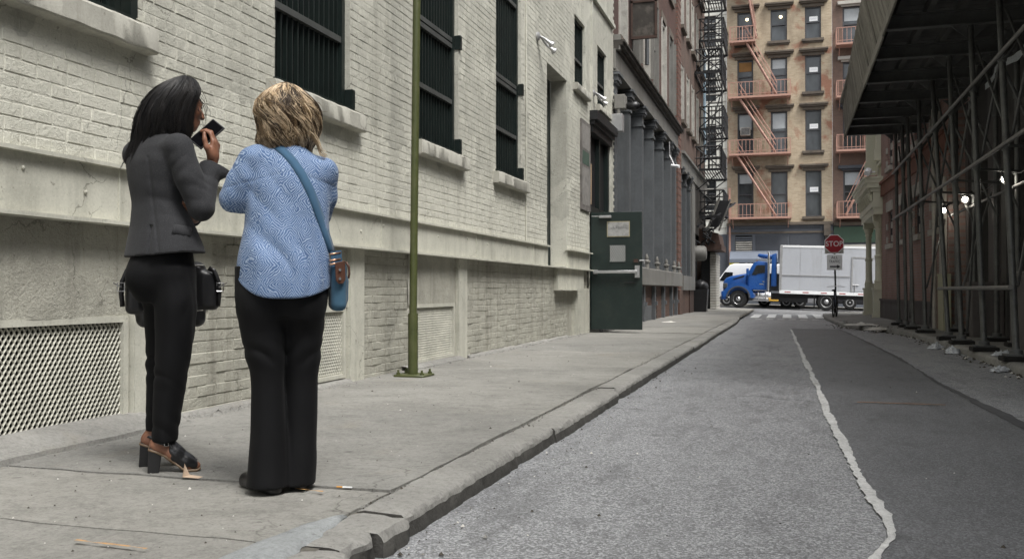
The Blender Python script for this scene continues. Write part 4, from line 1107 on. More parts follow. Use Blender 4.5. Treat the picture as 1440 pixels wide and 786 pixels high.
# shop end: white roll-down gate, brown awning box, duct
q = MB(); q.box(-3.86, -3.45, 43.75, 45.9, -.3, 2.7); q.build('shop_return', MAT['black_iron'], tb)
q = MB(); q.box(-3.45, -3.2, 43.6, 45.9, -.3, 2.7)
gate = q.build('roller_gate', MAT['iron_light'], tb)
for k in range(22):
    q = MB(); q.box(-3.44, -3.19, 43.56, 43.6, -.02 + k * .12, .07 + k * .12); q.box(-3.2, -3.16, 43.58, 45.9, -.02 + k * .12, .07 + k * .12); q.build('gate_slat', MAT['iron_pale'], gate, kind='stuff')
q = MB(); q.box(-3.9, -2.85, 42.4, 45.5, 2.75, 3.0); q.prism([(-3.85, 3.0), (-2.9, 3.0), (-3.0, 3.5), (-3.85, 3.75)], lambda s, z, d: (s, d, z), 42.5, 45.4); q.build('awning_box', MAT['rust_red'], tb)
q = MB(); q.lathe((-3.87, 40.9, 2.55), [(.33, 0), (.33, .38), (.26, .48), (.1, .5)], 16, 'x'); q.build('round_duct', MAT['iron_light'], tb, smooth='auto')
q = MB(); rnd = random.Random(2)
for k in range(26):
    a = Vector((-3.8 + rnd.uniform(0, .7), 41.2 + rnd.uniform(0, 1.2), 3.0 + rnd.uniform(0, .9))); b = a + Vector((rnd.uniform(-.3, .3), rnd.uniform(-.3, .3), rnd.uniform(-.4, .4))); q.tube(a, b, .04, n=5)
q.build('pipe_tangle', MAT['black_iron'], tb, kind='stuff')
# fire escape: platforms of slats, railings, braces, ladders
def escape(y0, y1, zf, parent, first):
    x0, x1 = -3.83, -2.75
    fe = MB(); 
    for x in (x0, x1): fe.box(x - .03, x + .03, y0, y1, zf - .10, zf)
    for y in (y0, y1): fe.box(x0 + .03, x1 - .03, y - .03, y + .03, zf - .1, zf - .001)
    for y in (y0 + .3, y1 - .3): fe.tube((x1, y, zf - .1), (x0, y, zf - .9), .025, n=5)
    pf = fe.build('fire_escape', MAT['black_iron'], parent)
    sl_ = MB(); sl_.box(-.02, .02, y0 - y0 + .03, y1 - y0 - .03, -.05, -.02); sm = sl_.mesh('slat', MAT['black_iron'])
    for k in range(9): place(sm, 'slat', (x0 + .1 + k * .115, y0, zf), pf)
    rl = MB()
    for zz in (.45, .95):
        rl.tube((x1, y0, zf + zz), (x1, y1, zf + zz), .032, n=5); rl.tube((x0, y0, zf + zz), (x1, y0, zf + zz), .032, n=5); rl.tube((x0, y1, zf + zz), (x1, y1, zf + zz), .032, n=5)
    rl.build('hand_rail', MAT['black_iron'], pf)
    bl = MB(); bl.tube((0, 0, 0), (0, 0, .95), .02, n=4); bme = bl.mesh('baluster', MAT['black_iron'])
    for k in range(7): place(bme, 'baluster', (x0 + .06 + k * .165, y0, zf), pf)
    for k in range(8): place(bme, 'baluster', (x1, y0 + .2 + k * (y1 - y0) / 8, zf), pf)
    br = MB(); br.tube((x0, y0, zf), (x1, y0, zf + .95), .028, n=4); br.tube((x0, y0, zf + .95), (x1, y0, zf), .028, n=4); br.build('cross_brace', MAT['black_iron'], pf)
    return pf
for k, zf in enumerate((6.2, 10.4, 14.2)): escape(40.6, 44.6, zf, tb, k == 0)
for zf in (4.5, 8.3, 12.3): escape(42.6, 45.6, zf, tb, False)
def ladder(p0, p1, wv, parent, rungs, r=.032):
    q = MB(); p0, p1, wv = Vector(p0), Vector(p1), Vector(wv)
    q.tube(p0, p1, r, n=5); q.tube(p0 + wv, p1 + wv, r, n=5)
    st = q.build('ladder', MAT['black_iron'], parent)
    rg = MB(); rg.tube((0, 0, 0), wv, r * .8, n=4); rm = rg.mesh('rung', MAT['black_iron'])
    for i in range(rungs): place(rm, 'rung', p0 + (p1 - p0) * ((i + .5) / rungs), st)
ladder((-3.25, 40.75, 6.2), (-3.25, 40.75, 19.5), (.55, 0, 0), tb, 40)
ladder((-3.75, 41.3, 6.2), (-2.9, 44.2, 10.4), (0, .02, .0), tb, 2)
ladder((-3.55, 41.0, 4.0), (-2.75, 44.4, 5.0), (.4, -.2, 0), tb, 10, .05)
q = MB(); q.box(-3.7, -2.8, 41.0, 41.08, 4.1, 4.2); q.build('stair_beam', MAT['black_iron'], tb)
q = MB()
q.prism([(-3.4, 3.75), (-2.95, 3.75), (-2.45, 4.9), (-2.9, 4.95)], lambda s, z, d: (s, d, z), 42.0, 42.08); q.build('drop_stair', MAT['black_iron'], tb)
q = MB(); q.tube((-2.45, 42.3, 5.0), (-2.95, 42.3, 3.6), .05, n=6); q.tube((-3.5, 41.8, 3.4), (-2.9, 41.8, 5.0), .06, n=6); q.build('stair_strut', MAT['iron_light'], tb)
# bin and bagged refuse by the gate
t = thing('refuse_bin', (-3.55, 40.2, 0.03), 'black bin with bags piled on it against the end of the left row', 'bin')
q = MB(); q.prism([(-3.83, .03), (-3.3, .03), (-3.24, 1.0), (-3.85, 1.0)], lambda s, z, d: (s, d, z), 39.6, 40.3); q.build('bin_body', MAT['black_plastic'], t)
q = MB(); q.grid(lambda a, b: (-3.54 + (.33 + .05 * fbm(a * 2, b, 1, 1.5)) * math.cos(a) * math.sin(b), 39.95 + .36 * math.sin(a) * math.sin(b), 1.12 + .26 * math.cos(b) + .06 * fbm(a, b, 3, 2)), [i * math.pi / 6 for i in range(13)], [i * math.pi / 6 for i in range(7)]); q.build('bin_bag', MAT['black_plastic'], t, smooth=True)
# ================================================================== ACROSS THE CROSS STREET
FY = 62.0
PF = Frame((0, FY, 0), (1, 0, 0), (0, -1, 0))
ten = thing('tan_brick_tenement', (-0.5, FY, -.1), 'tan brick tenement with salmon fire escapes facing the end of the alley', 'building')
tw = []
cols = [(-3.12, -2.12), (-1.02, 0.0), (1.1, 2.08)]
rowz = [(5.65, 8.58), (9.85, 12.47), (13.62, 15.96), (17.02, 19.08), (20.9, 22.9)]
for ci, (a, b) in enumerate(cols):
    for ri, (z0, z1) in enumerate(rowz): tw.append((a, b, z0, z1, .25))
mb = MB(); facade(mb, PF, -3.80, 2.74, 5.15, 25, tw); mb.quad(PF(-3.8, -1), PF(-3.8, -1, -8), PF(-3.8, 25, -8), PF(-3.8, 25)); mb.quad(PF(-3.8, 25), PF(2.74, 25), PF(2.74, 25, -8), PF(-3.8, 25, -8))
mb.build('brick_wall', MAT['brick_tan'], ten)
rnd = random.Random(21)
def sash(P, a, b, z0, z1, parent, gm='glass', blind=0.0, sign=False, lamp=False):
    f = MB(); e = .09
    fbox(f, P, a, a + e, z0, z1, -.2, -.06); fbox(f, P, b - e, b, z0, z1, -.2, -.06); fbox(f, P, a + e, b - e, z1 - e, z1, -.2, -.06); fbox(f, P, a + e, b - e, z0, z0 + e, -.2, -.06)
    m = z0 + (z1 - z0) * .5
    fbox(f, P, a + e, b - e, m, m + .08, -.2, -.07)
    wn = f.build('window', MAT['win_frame'], parent)
    g = MB(); fbox(g, P, a + e, b - e, z0 + e, m, -.19, -.17); g.build('pane', MAT[gm], wn)
    g = MB(); fbox(g, P, a + e, b - e, m + .08, z1 - e, -.185, -.15); g.build('pane', MAT[gm], wn)
    if blind:
        g = MB(); fbox(g, P, a + e + .02, b - e - .02, z1 - e - blind, z1 - e - .01, -.149, -.135); g.build('blind', MAT['blind'], wn)
    if sign:
        zs = m + .12 if sign is True else sign
        g = MB(); fbox(g, P, a + .27, b - .2, zs, zs + .3, -.134, -.12); sg = g.build('window_sign', MAT['white_paint'], wn)
        g = MB()
        for k in range(6): fbox(g, P, a + .34 + k * .065, a + .375 + k * .065, zs + .1, zs + .2, -.1195, -.116)
        g.build('sign_print', simple('faint_sign_print', (0.58, 0.59, 0.62), 0.7, 0.2, 20, bump=0), wn)
    if lamp:
        c = P((a + b) / 2 + .12, m + .55, -.10)
        g = MB(); g.lathe((c[0], c[1], c[2]), [(.02, -.09), (.085, -.05), (.1, 0), (.085, .06), (.02, .09)], 8); g.build('lit_ceiling_lamp', emis('warm_room_lamp', (1.0, 0.82, 0.5), 2.2), wn, smooth=True)
    return wn
for ci, (a, b) in enumerate(cols):
    for ri, (z0, z1) in enumerate(rowz):
        sash(PF, a, b, z0, z1, ten, 'glass', blind=(1.0 if (ci, ri) in ((0, 1), (1, 1)) else .6 if (ci, ri) in ((1, 2), (0, 0)) else 0), sign=(ci == 2 and ri < 4), lamp=(ci < 2 and ri == 3))
        q = MB(); fbox(q, PF, a - .30, b + .36, z1 + .20, z1 + .30, -.05, .24); fbox(q, PF, a - .36, b + .42, z1 + .30, z1 + .40, -.05, .32); fbox(q, PF, a - .16, b + .2, z1 + .001, z1 + .199, -.05, .09); q.build('lintel', MAT['stone_dark'], ten)
        if ci == 2 or ri > 2:
            q = MB(); fbox(q, PF, a - .2, b + .18, z0 - .16, z0 - .001, -.1, .18); fbox(q, PF, a - .14, b + .12, z0 - .26, z0 - .161, -.1, .1); q.build('window_sill', MAT['stone_dark'], ten)
# air conditioner in the second-floor left window
q = MB(); q.cbox(-2.93, -2.3, 61.75, 62.2, 10.98, 11.5, .02); ac = q.build('air_conditioner', MAT['iron_pale'], ten)
q = MB()
for k in range(6): q.box(-2.88, -2.35, 61.735, 61.749, 11.04 + k * .07, 11.075 + k * .07)
q.build('grille', MAT['slate_dark'], ac, kind='stuff')
q = MB(); fbox(q, PF, -3.02, -2.22, 15.2, 15.8, -.134, -.12); q.build('brown_paper', simple('brown_paper', (0.25, 0.13, 0.04), 0.7, 0.2, 3), ten)
# ground floor: slate shopfront
mb = MB(); fbox(mb, PF, -3.8, 2.74, -1, 5.15, -.5, .12); mb.build('shopfront', MAT['slate'], ten)
mb = MB(); fbox(mb, PF, -3.82, 2.76, 5.12, 5.30, -.1, .35); fbox(mb, PF, -3.81, 2.75, 4.6, 4.72, -.1, .20); mb.build('shop_cornice', MAT['stone_dark'], ten)
for a, b in ((-2.0, .0), (.1, 2.3)):
    mb = MB(); fbox(mb, PF, a, b, 3.0, 4.5, .121, .15); mb.build('shop_panel', MAT['slate_dark'], ten)
mb = MB(); fbox(mb, PF, -3.27, -2.2, 3.4, 4.5, .121, .13); lv = mb.build('louvre_vent', MAT['dark_in'], ten)
for k in range(7):
    q = MB(); q.hexa([PF(-3.25, 3.43 + k * .145, .13), PF(-2.22, 3.43 + k * .145, .13), PF(-2.22, 3.43 + k * .145, .21), PF(-3.25, 3.43 + k * .145, .21), PF(-3.25, 3.53 + k * .145, .13), PF(-2.22, 3.53 + k * .145, .13), PF(-2.22, 3.47 + k * .145, .2), PF(-3.25, 3.47 + k * .145, .2)]); q.build('louvre', MAT['slate'] if k > 4 else MAT['iron_pale'], lv)
mb = MB(); fbox(mb, PF, -1.5, 3.1, .0, 2.6, .121, .14); mb.build('shop_void', MAT['slate_dark'], ten)
# awning and sign fascia
mb = MB(); mb.prism([(.12, 3.5), (.12, 2.72), (1.0, 2.72), (1.0, 2.95), (.55, 3.4)], lambda d, z, s: PF(s, z, d), -3.6, -.6); mb.build('shop_awning', simple('slate_awning_canvas', (0.135, 0.155, 0.19), 0.7, 0.1, 1), ten)
mb = MB(); fbox(mb, PF, -3.55, -.6, 2.36, 2.72, .3, .9); fs = mb.build('sign_fascia', MAT['black_plastic'], ten)
mb = MB(); fbox(mb, PF, -3.6, -3.0, 2.30, 2.70, .901, .94); mb.build('yellow_sign', simple('yellow_sign', (0.62, 0.55, 0.08), 0.5, 0.2, 4), fs)
def text(body, size, loc, rot, mat, parent, name='lettering', depth=0.006, align='LEFT', sx=1.0):
    cu = bpy.data.curves.new(name, 'FONT'); cu.body = body; cu.size = size; cu.extrude = depth; cu.align_x = align; cu.align_y = 'CENTER'
    tmp = bpy.data.objects.new(name, cu); COL.objects.link(tmp)
    bpy.context.view_layer.update()
    me = bpy.data.meshes.new_from_object(tmp.evaluated_get(bpy.context.evaluated_depsgraph_get()))
    COL.objects.unlink(tmp); bpy.data.objects.remove(tmp); bpy.data.curves.remove(cu)
    me.materials.clear(); me.materials.append(mat)
    me.transform(Matrix.Diagonal((sx, 1, 1, 1)))
    o = bpy.data.objects.new(name, me); COL.objects.link(o)
    o.rotation_euler = rot
    if parent: o.parent = parent; o.location = Vector(loc) - wloc(parent)
    else: o.location = loc
    return o
text('#DEENTHN', .40, PF(-2.85, 2.53, .91), (R(90), 0, 0), MAT['white_paint'], fs, sx=.9)
# fire escapes
def far_escape(P, x0, x1, zf, rail_h, parent, d1=1.0, stair=None, m='pink_iron', bars=16):
    q = MB(); fbox(q, P, x0, x1, zf - .12, zf, .02, d1)
    pf = q.build('fire_escape', MAT[m], parent)
    q = MB(); fbox(q, P, x0, x1, zf + rail_h - .04, zf + rail_h, d1 - .03, d1 + .01); fbox(q, P, x0, x1, zf + .12, zf + .15, d1 - .03, d1 + .01)
    for x in (x0, x1 - .04): fbox(q, P, x, x + .04, zf + rail_h - .04, zf + rail_h, .02, d1 - .03)
    for x in (x0, (x0 + x1) / 2, x1 - .05): fbox(q, P, x, x + .05, zf, zf + rail_h - .041, d1 - .05, d1)
    q.build('hand_rail', MAT[m], pf)
    q = MB(); fbox(q, P, -.014, .014, 0, rail_h - .04, -.014, .014); bme = q.mesh('baluster', MAT[m], P(0, 0, 0))
    for k in range(bars): place(bme, 'baluster', P(x0 + (k + .5) * (x1 - x0) / bars, zf, d1 - .01), pf)
    for k in range(4): place(bme, 'baluster', P(x0 + .02, zf, .1 + k * .22), pf)
    for x in (x0 + .2, x1 - .2):
        q = MB(); a, b = Vector(P(x, zf - .1, d1 - .1)), Vector(P(x, zf - .75, .02)); q.tube(a, b, .03, n=5); q.build('bracket', MAT[m], pf)
    if stair:
        xa, za, xb, zb = stair
        q = MB()
        for dd in (.35, .8):
            a, b = Vector(P(xa, za, dd)), Vector(P(xb, zb, dd))
            q.tube(a, b, .075, n=6)
        stn = q.build('stair', MAT[m], parent)
        for hh in (.55, .95):
            q = MB(); q.tube(Vector(P(xa, za + hh, .35)), Vector(P(xb, zb + hh * .9, .35)), .018, n=5); q.tube(Vector(P(xa, za + hh, .85)), Vector(P(xb, zb + hh * .9, .85)), .018, n=5); q.build('stair_rail', MAT[m], stn)
        q = MB(); fbox(q, P, -.1, .1, -.02, .02, .36, .79); tm = q.mesh('tread', MAT['rust_red'], P(0, 0, 0))
        for k in range(13):
            f = (k + .5) / 13; place(tm, 'tread', P(xa + (xb - xa) * f, za + (zb - za) * f + .05, 0), stn)
    return pf
far_escape(PF, -3.57, -1.95, 17.0, .9, ten, 1.0, (-2.55, 16.95, -.66, 13.45), bars=9)
far_escape(PF, -3.66, .22, 13.4, .92, ten, 1.0, (-2.95, 13.3, -.72, 9.75))
far_escape(PF, -3.63, .22, 9.72, .88, ten, 1.0, (-3.1, 9.6, -.73, 5.7))
far_escape(PF, -3.60, .23, 5.63, .84, ten, 1.0)
far_escape(PF, -3.57, -1.95, 20.9, .9, ten, 1.0, (-2.55, 20.9, -1.9, 17.2), bars=9)
q = MB(); fbox(q, PF, -3.68, -3.56, 2.6, 7.6, .13, .25); q.build('orange_pipe', MAT['pink_iron'], ten)
q = MB(); fbox(q, PF, 2.2, 2.6, 4.4, 5.1, .121, .4); fbox(q, PF, 2.28, 2.5, 3.7, 4.4, .121, .3); q.build('meter_box', MAT['stone_dark'], ten)
q = MB(); fbox(q, PF, -3.3, -2.4, 4.68, 4.74, .36, .40); fbox(q, PF, -3.3, 2.0, 4.9, 4.95, .13, .18); q.build('conduit', MAT['slate_dark'], ten)

# darker brown neighbour on the right
bb = thing('brown_brick_tenement', (6, FY, -.2), 'sooty brown tenement right of the tan one, mostly behind the shed', 'building')
PG = Frame((0, FY + .06, 0), (1, 0, 0), (0, -1, 0))
bw_ = [(a, b, z0, z1, .25) for a, b in ((3.38, 4.5), (5.6, 6.7), (7.8, 8.9), (10, 11.1)) for z0, z1 in ((5.75, 8.5), (9.9, 12.4), (13.3, 15.4), (16.6, 18.9), (20.3, 22.4))]
mb = MB(); facade(mb, PG, 2.75, 13, 5.1, 25, bw_); mb.quad(PG(2.75, 25), PG(13, 25), PG(13, 25, -8), PG(2.75, 25, -8)); mb.build('brick_wall', MAT['brick_brown'], bb)
for k, (a, b, z0, z1, _) in enumerate(bw_):
    sash(PG, a, b, z0, z1, bb, 'glass', blind=.8 if k % 3 == 0 else 0)
    q = MB(); fbox(q, PG, a - .3, b + .3, z1 + .12, z1 + .32, -.05, .25); fbox(q, PG, a - .1, b + .1, z1 + .001, z1 + .119, -.05, .1); q.build('lintel', MAT['slate_dark'] if z0 < 13 else MAT['stone_pale'], bb)
mb = MB(); fbox(mb, PG, 2.76, 13, -1.2, 5.1, -.5, .1); mb.build('shopfront', MAT['slate'], bb)
mb = MB(); fbox(mb, PG, 2.8, 13, 3.95, 4.95, .101, .2); mb.build('green_fascia', MAT['sign_green'], bb)
mb = MB(); fbox(mb, PG, 2.78, 13, 5.02, 5.22, -.1, .35); mb.build('shop_cornice', MAT['stone_dark'], bb)
mb = MB(); fbox(mb, PG, 3.4, 6.2, 3.55, 3.8, .2, .5); mb.build('pale_awning', MAT['stone_pale'], bb)
for zf in (5.55, 9.72, 13.1, 16.4): far_escape(PG, 2.95, 7.0, zf, .95, bb, 1.0, (5.2, zf + 3.6, 3.5, zf + .1) if zf < 9 else (3.4, zf + 3.4, 5.0, zf + .1) if zf < 13 else None)
# white building on the left, seen through the fire escape
wb = thing('white_building', (-7, FY, -.2), 'white painted building seen through the black fire escape', 'building')
PW = Frame((0, FY + .15, 0), (1, 0, 0), (0, -1, 0))
wwin = [(-5.5 - 2.2 * k, -4.5 - 2.2 * k, z0, z0 + 2.1, .2) for k in range(5) for z0 in (6.2, 9.8, 13.4, 17.0, 20.6)]
mb = MB(); facade(mb, PW, -16, -3.82, 4.6, 26, wwin); mb.quad(PW(-16, 26), PW(-3.82, 26), PW(-3.82, 26, -8), PW(-16, 26, -8)); mb.build('wall', MAT['white_wall'], wb)
for (a, b, z0, z1, _) in wwin[:10]: sash(PW, a, b, z0, z1, wb, 'glass')
q = MB(); fbox(q, PW, -16, -3.82, 0, .05, -.02, .03); lm = q.mesh('siding_line', MAT['stone_pale'], PW(0, 0, 0))
for k in range(40): place(lm, 'siding_line', PW(0, 5 + k * .52, 0), wb)
mb = MB(); fbox(mb, PW, -16, -3.82, -1, 4.6, -.5, .05); mb.build('shopfront', MAT['slate'], wb)

# ------------------------------------------------------------------ blue box truck
TY = 51.5
tr = thing('box_truck', (0, TY, -0.075), 'blue conventional-cab lorry with a long white box body crossing the end of the alley', 'truck', rot=(0, R(1.9), 0))
blue = simple('blue_truck_paint', (0.012, 0.075, 0.28), 0.3, 0.12, 1.5, 0.1, 0.5, 0, stain=(0.05, 0.09, 0.2), stain_amt=0.4, stain_scale=2)
tr_white = simple('white_box_panel', (0.40, 0.415, 0.44), 0.45, 0.05, 0.8, 0, 0.4, 0.05, 2, .004, (0.26, 0.26, 0.26), 0.5, 1.5, streak=True)
B = lambda mb_, name, mat, par=tr, **k: mb_.build(name, mat, par, local=True, **k)
WHEEL_R = .47
def wheel(cx, cy, parent, dual=False, hub='chrome', r=WHEEL_R):
    m_ = MB(); m_.lathe((cx, cy, r), [(r * .62, 0), (r * .80, -.015), (r * .95, .0), (r, .06), (r, .22), (r * .95, .27), (r * .62, .28)], 28, 'y')
    wh = B(m_, 'wheel', MAT['rubber'], parent, smooth='auto')
    m_ = MB(); m_.lathe((cx, cy, r), [(r * .63, .01), (r * .60, -.012), (r * .52, .02), (r * .50, .05), (r * .30, .03), (r * .2, -.03), (r * .1, -.05)], 24, 'y'); B(m_, 'rim', MAT[hub], wh, smooth='auto')
    m_ = MB()
    for k in range(8):
        a = k * math.pi / 4; m_.tube((cx + r * .4 * math.cos(a), cy - .01, r + r * .4 * math.sin(a)), (cx + r * .4 * math.cos(a), cy + .05, r + r * .4 * math.sin(a)), .035, n=6)
    B(m_, 'hand_holes', MAT['rubber'], wh, kind='stuff')
    return wh
wheel(-2.6, 0.08, tr); wheel(1.93, 0.05, tr, hub='galv'); wheel(1.93, 0.37, tr, hub='galv')
wheel(-2.6, 2.05, tr); wheel(1.93, 1.75, tr, hub='galv'); wheel(1.93, 2.07, tr, hub='galv')
# hood, fender, cab by extruded side profiles, chamfered
def slabx(pts, y0, y1, name, mat, parent=tr, bev=.04, **k):
    m_ = MB(); m_.prism(pts, lambda s, z, d: (s, d, z), y0, y1)
    o = B(m_, name, mat, parent, **k)
    md = o.modifiers.new('bevel', 'BEVEL'); md.width = bev; md.segments = 2; md.limit_method = 'ANGLE'; md.angle_limit = R(35)
    for p in o.data.polygons: p.use_smooth = True
    return o
slabx([(-3.42, .62), (-3.45, 1.35), (-3.3, 1.58), (-3.0, 1.70), (-2.16, 1.88), (-2.1, 1.0), (-2.1, .8), (-3.3, .62)], .28, 2.12, 'hood', blue, bev=.09)
def arch(r0, r1, y0, y1, name, mat):
    m_ = MB(); n = 14
    pts = [( -2.6 + r1 * 1.04 * math.cos(math.pi * i / n), .55 + r1 * math.sin(math.pi * i / n)) for i in range(n + 1)] + [(-2.6 + r0 * math.cos(math.pi * (n - i) / n), .55 + r0 * math.sin(math.pi * (n - i) / n)) for i in range(n + 1)]
    for i in range(n):
        a, b, c, d = pts[i], pts[i + 1], pts[2 * n + 1 - i - 1], pts[2 * n + 1 - i]
        m_.hexa([(a[0], y0, a[1]), (d[0], y0, d[1]), (d[0], y1, d[1]), (a[0], y1, a[1]), (b[0], y0, b[1]), (c[0], y0, c[1]), (c[0], y1, c[1]), (b[0], y1, b[1])])
    return B(m_, name, mat, smooth='auto')
arch(.60, .80, .0, .5, 'fender', blue); arch(.56, .615, -.03, .5, 'fender_flare', MAT['slate_dark']); arch(.60, .80, 1.9, 2.4, 'fender', blue)
slabx([(-3.5, .42), (-3.52, .85), (-3.35, .9), (-3.25, .42)], .1, 2.3, 'bumper', blue, bev=.03)
slabx([(-2.15, .98), (-2.15, 1.86), (-1.86, 2.44), (-1.66, 2.54), (-1.2, 2.52), (-1.14, 2.45), (-1.14, .98)], .12, 2.28, 'cab', blue, bev=.06)
slabx([(-2.08, 1.90), (-1.84, 2.37), (-1.80, 2.38), (-2.0, 1.90)], .3, 2.1, 'windscreen', MAT['glass_dark'], bev=.005)
m_ = MB(); m_.prism([(-1.93, 1.78), (-1.72, 2.28), (-1.62, 2.33), (-1.25, 2.33), (-1.25, 1.92), (-1.6, 1.86), (-1.72, 1.78)], lambda s, z, d: (s, d, z), .095, .119)
B(m_, 'side_window', MAT['glass_dark'])
m_ = MB(); m_.prism([(-2.06, 1.02), (-2.06, 1.74), (-1.22, 1.74), (-1.22, 1.02)], lambda s, z, d: (s, d, z), .105, .119); dr = B(m_, 'door', blue)
m_ = MB(); m_.box(-1.36, -1.25, .085, .104, 1.42, 1.46); B(m_, 'handle', MAT['chrome'], dr)
m_ = MB(); m_.box(-1.52, -1.3, .1, .1045, 1.28, 1.33); B(m_, 'door_badge', MAT['chrome'], dr)
m_ = MB(); m_.cbox(-2.22, -2.08, -.12, .02, 1.75, 2.12, .02); B(m_, 'mirror', blue); m_ = MB(); m_.tube((-2.1, .0, 1.8), (-2.0, .13, 1.75), .02, n=5); B(m_, 'mirror_arm', MAT['black_iron'])
slabx([(-1.68, 2.80), (-1.62, 2.95), (-.75, 2.88), (-.75, 2.68), (-1.1, 2.66)], .3, 2.1, 'roof_fairing', blue, bev=.05)
slabx([(-.92, 1.2), (-.92, 2.9), (-.68, 3.0), (-.62, 1.2)], .15, 2.25, 'cab_extender', blue, bev=.03)
m_ = MB(); m_.tube((-1.06, .0, .92), (-1.06, .0, 2.75), .07, n=14); m_.path([(-1.06, .0, 2.72), (-1.06, .0, 2.95), (-1.1, .0, 3.05)], [.062, .062, .055], 12); B(m_, 'exhaust_stack', MAT['chrome'], smooth='auto')
m_ = MB(); m_.lathe((-1.85, .42, .68), [(.0, 0), (.24, .0), (.26, .03), (.26, .92), (.24, .95), (0, .95)], 20, 'x'); B(m_, 'fuel_tank', MAT['chrome'], smooth='auto')
for x in (-1.6, -1.2):
    m_ = MB(); m_.lathe((x, .42, .68), [(.265, 0), (.268, .02), (.268, .05), (.265, .07)], 20, 'x'); B(m_, 'tank_strap', MAT['galv'])
m_ = MB(); m_.box(-1.85, -1.0, .05, .3, .40, .46); B(m_, 'step', MAT['galv'])
m_ = MB(); m_.box(-1.0, -.5, .05, .3, .42, .5); B(m_, 'step', simple('yellow_step', (0.6, 0.35, 0.05), .5, .2, 4), label='yellow step plate')
m_ = MB(); m_.lathe((-1.7, 1.0, 2.53), [(.05, 0), (.05, .06), (.03, .09)], 8); m_.lathe((-1.7, 1.4, 2.53), [(.05, 0), (.05, .06), (.03, .09)], 8); B(m_, 'marker_lamps', simple('amber_lens', (0.7, 0.32, 0.02), .3, .1, 3), kind='stuff')
m_ = MB(); m_.prism([(-2.9, 1.56), (-2.45, 1.72), (-2.3, 1.78), (-2.35, 1.66), (-2.9, 1.5)], lambda s, z, d: (s, d, z), .262, .279); B(m_, 'hood_vent', MAT['black_plastic'])
m_ = MB(); m_.cbox(-3.44, -3.2, .2, .3, 1.0, 1.3, .03); B(m_, 'headlight', MAT['glass'])
m_ = MB(); m_.box(-1.14, -.5, .5, 1.9, .95, 1.9); B(m_, 'cab_back_gear', MAT['slate_dark'])
m_ = MB(); m_.box(-2.3, 6.5, .5, .62, .62, .84); m_.box(-2.3, 6.5, 1.7, 1.82, .62, .84); m_.box(-.9, 1.0, .35, 1.9, .38, .62); B(m_, 'chassis', MAT['black_iron'])
# box body
m_ = MB(); m_.cbox(-.46, 7.6, 0.0, 2.4, 1.02, 3.40, .02); bx = B(m_, 'box_body', tr_white)
m_ = MB(); m_.box(-.47, 7.62, -.02, 0, .84, 1.0); m_.box(-.47, 7.62, 0, 2.4, .84, 1.018); B(m_, 'bottom_rail', MAT['white_paint'])
m_ = MB(); m_.box(-.47, 7.62, -.018, .0, 3.31, 3.42); B(m_, 'top_rail', MAT['white_paint'])
m_ = MB(); m_.box(-.50, -.36, -.025, .0, 1.02, 3.4); B(m_, 'corner_post', MAT['galv'])
m_ = MB(); m_.box(-.36, 3.06, -.03, -.001, 1.80, 1.845); B(m_, 'rub_rail', MAT['galv'], bx)
for x in (.55, 1.6, 2.5):
    m_ = MB(); m_.box(x, x + .012, -.006, -.001, 1.03, 3.3); B(m_, 'panel_seam', MAT['galv'], bx)
q = MB(); q.box(3.14, 4.5, -.02, -.001, 1.06, 2.78); sd = B(q, 'side_door', tr_white)
for z_ in ((3.12, 3.2, 1.04, 2.86), (3.2, 4.6, 2.80, 2.87), (4.52, 4.6, 1.04, 2.799)):
    q = MB(); q.box(z_[0], z_[1], -.035, -.0015, z_[2], z_[3]); B(q, 'door_frame', MAT['galv'], sd)
q = MB(); q.tube((3.32, -.04, 1.07), (3.32, -.04, 1.45), .025, n=6); q.tube((3.2, -.045, 1.4), (3.5, -.045, 1.4), .025, n=6); B(q, 'latch', MAT['galv'], sd)
q = MB(); q.box(3.2, 3.3, -.03, -.0205, 2.4, 2.44); B(q, 'hinge', MAT['galv'], sd)
for k in range(8):
    q = MB(); q.box(-.2 + k * .92, .1 + k * .92, -.026, -.0205, .9, .95); B(q, 'reflector', simple('red_reflector', (0.32, 0.03, 0.03), .5, .1, 3))
q = MB(); q.box(1.3, 1.36, .1, .7, .18, .84); B(q, 'mud_flap', MAT['black_iron'])

# white van and parked vehicles beyond the truck
def parked(name, x0, x1, y0, zg, body_pts, mat, label, cat, wheels, wins, r=.36):
    t = thing(name, ((x0 + x1) / 2, y0 + .9, zg), label, cat, rot=(0, R(1.9), 0))
    ox = (x0 + x1) / 2
    m_ = MB(); m_.prism([(a - ox, b) for a, b in body_pts], lambda s, z, d: (s, d, z), -.9, .95)
    o = m_.build('body', mat, t, local=True); md = o.modifiers.new('bevel', 'BEVEL'); md.width = .08; md.segments = 3; md.limit_method = 'ANGLE'
    for p in o.data.polygons: p.use_smooth = True
    for wx in wheels:
        m_ = MB(); m_.lathe((wx - ox, -.93, r), [(r * .6, 0), (r * .9, -.01), (r, .04), (r, .2), (r * .6, .22)], 20, 'y'); wh = m_.build('wheel', MAT['rubber'], t, local=True, smooth='auto')
        m_ = MB(); m_.lathe((wx - ox, -.93, r), [(r * .62, .005), (r * .55, -.01), (r * .2, .02), (r * .1, -.02)], 16, 'y'); m_.build('rim', MAT['galv'], wh, local=True, smooth='auto')
    for pts in wins:
        m_ = MB(); m_.prism([(a - ox, b) for a, b in pts], lambda s, z, d: (s, d, z), -.915, -.901); m_.build('side_window', MAT['glass_dark'], t, local=True)
    return t
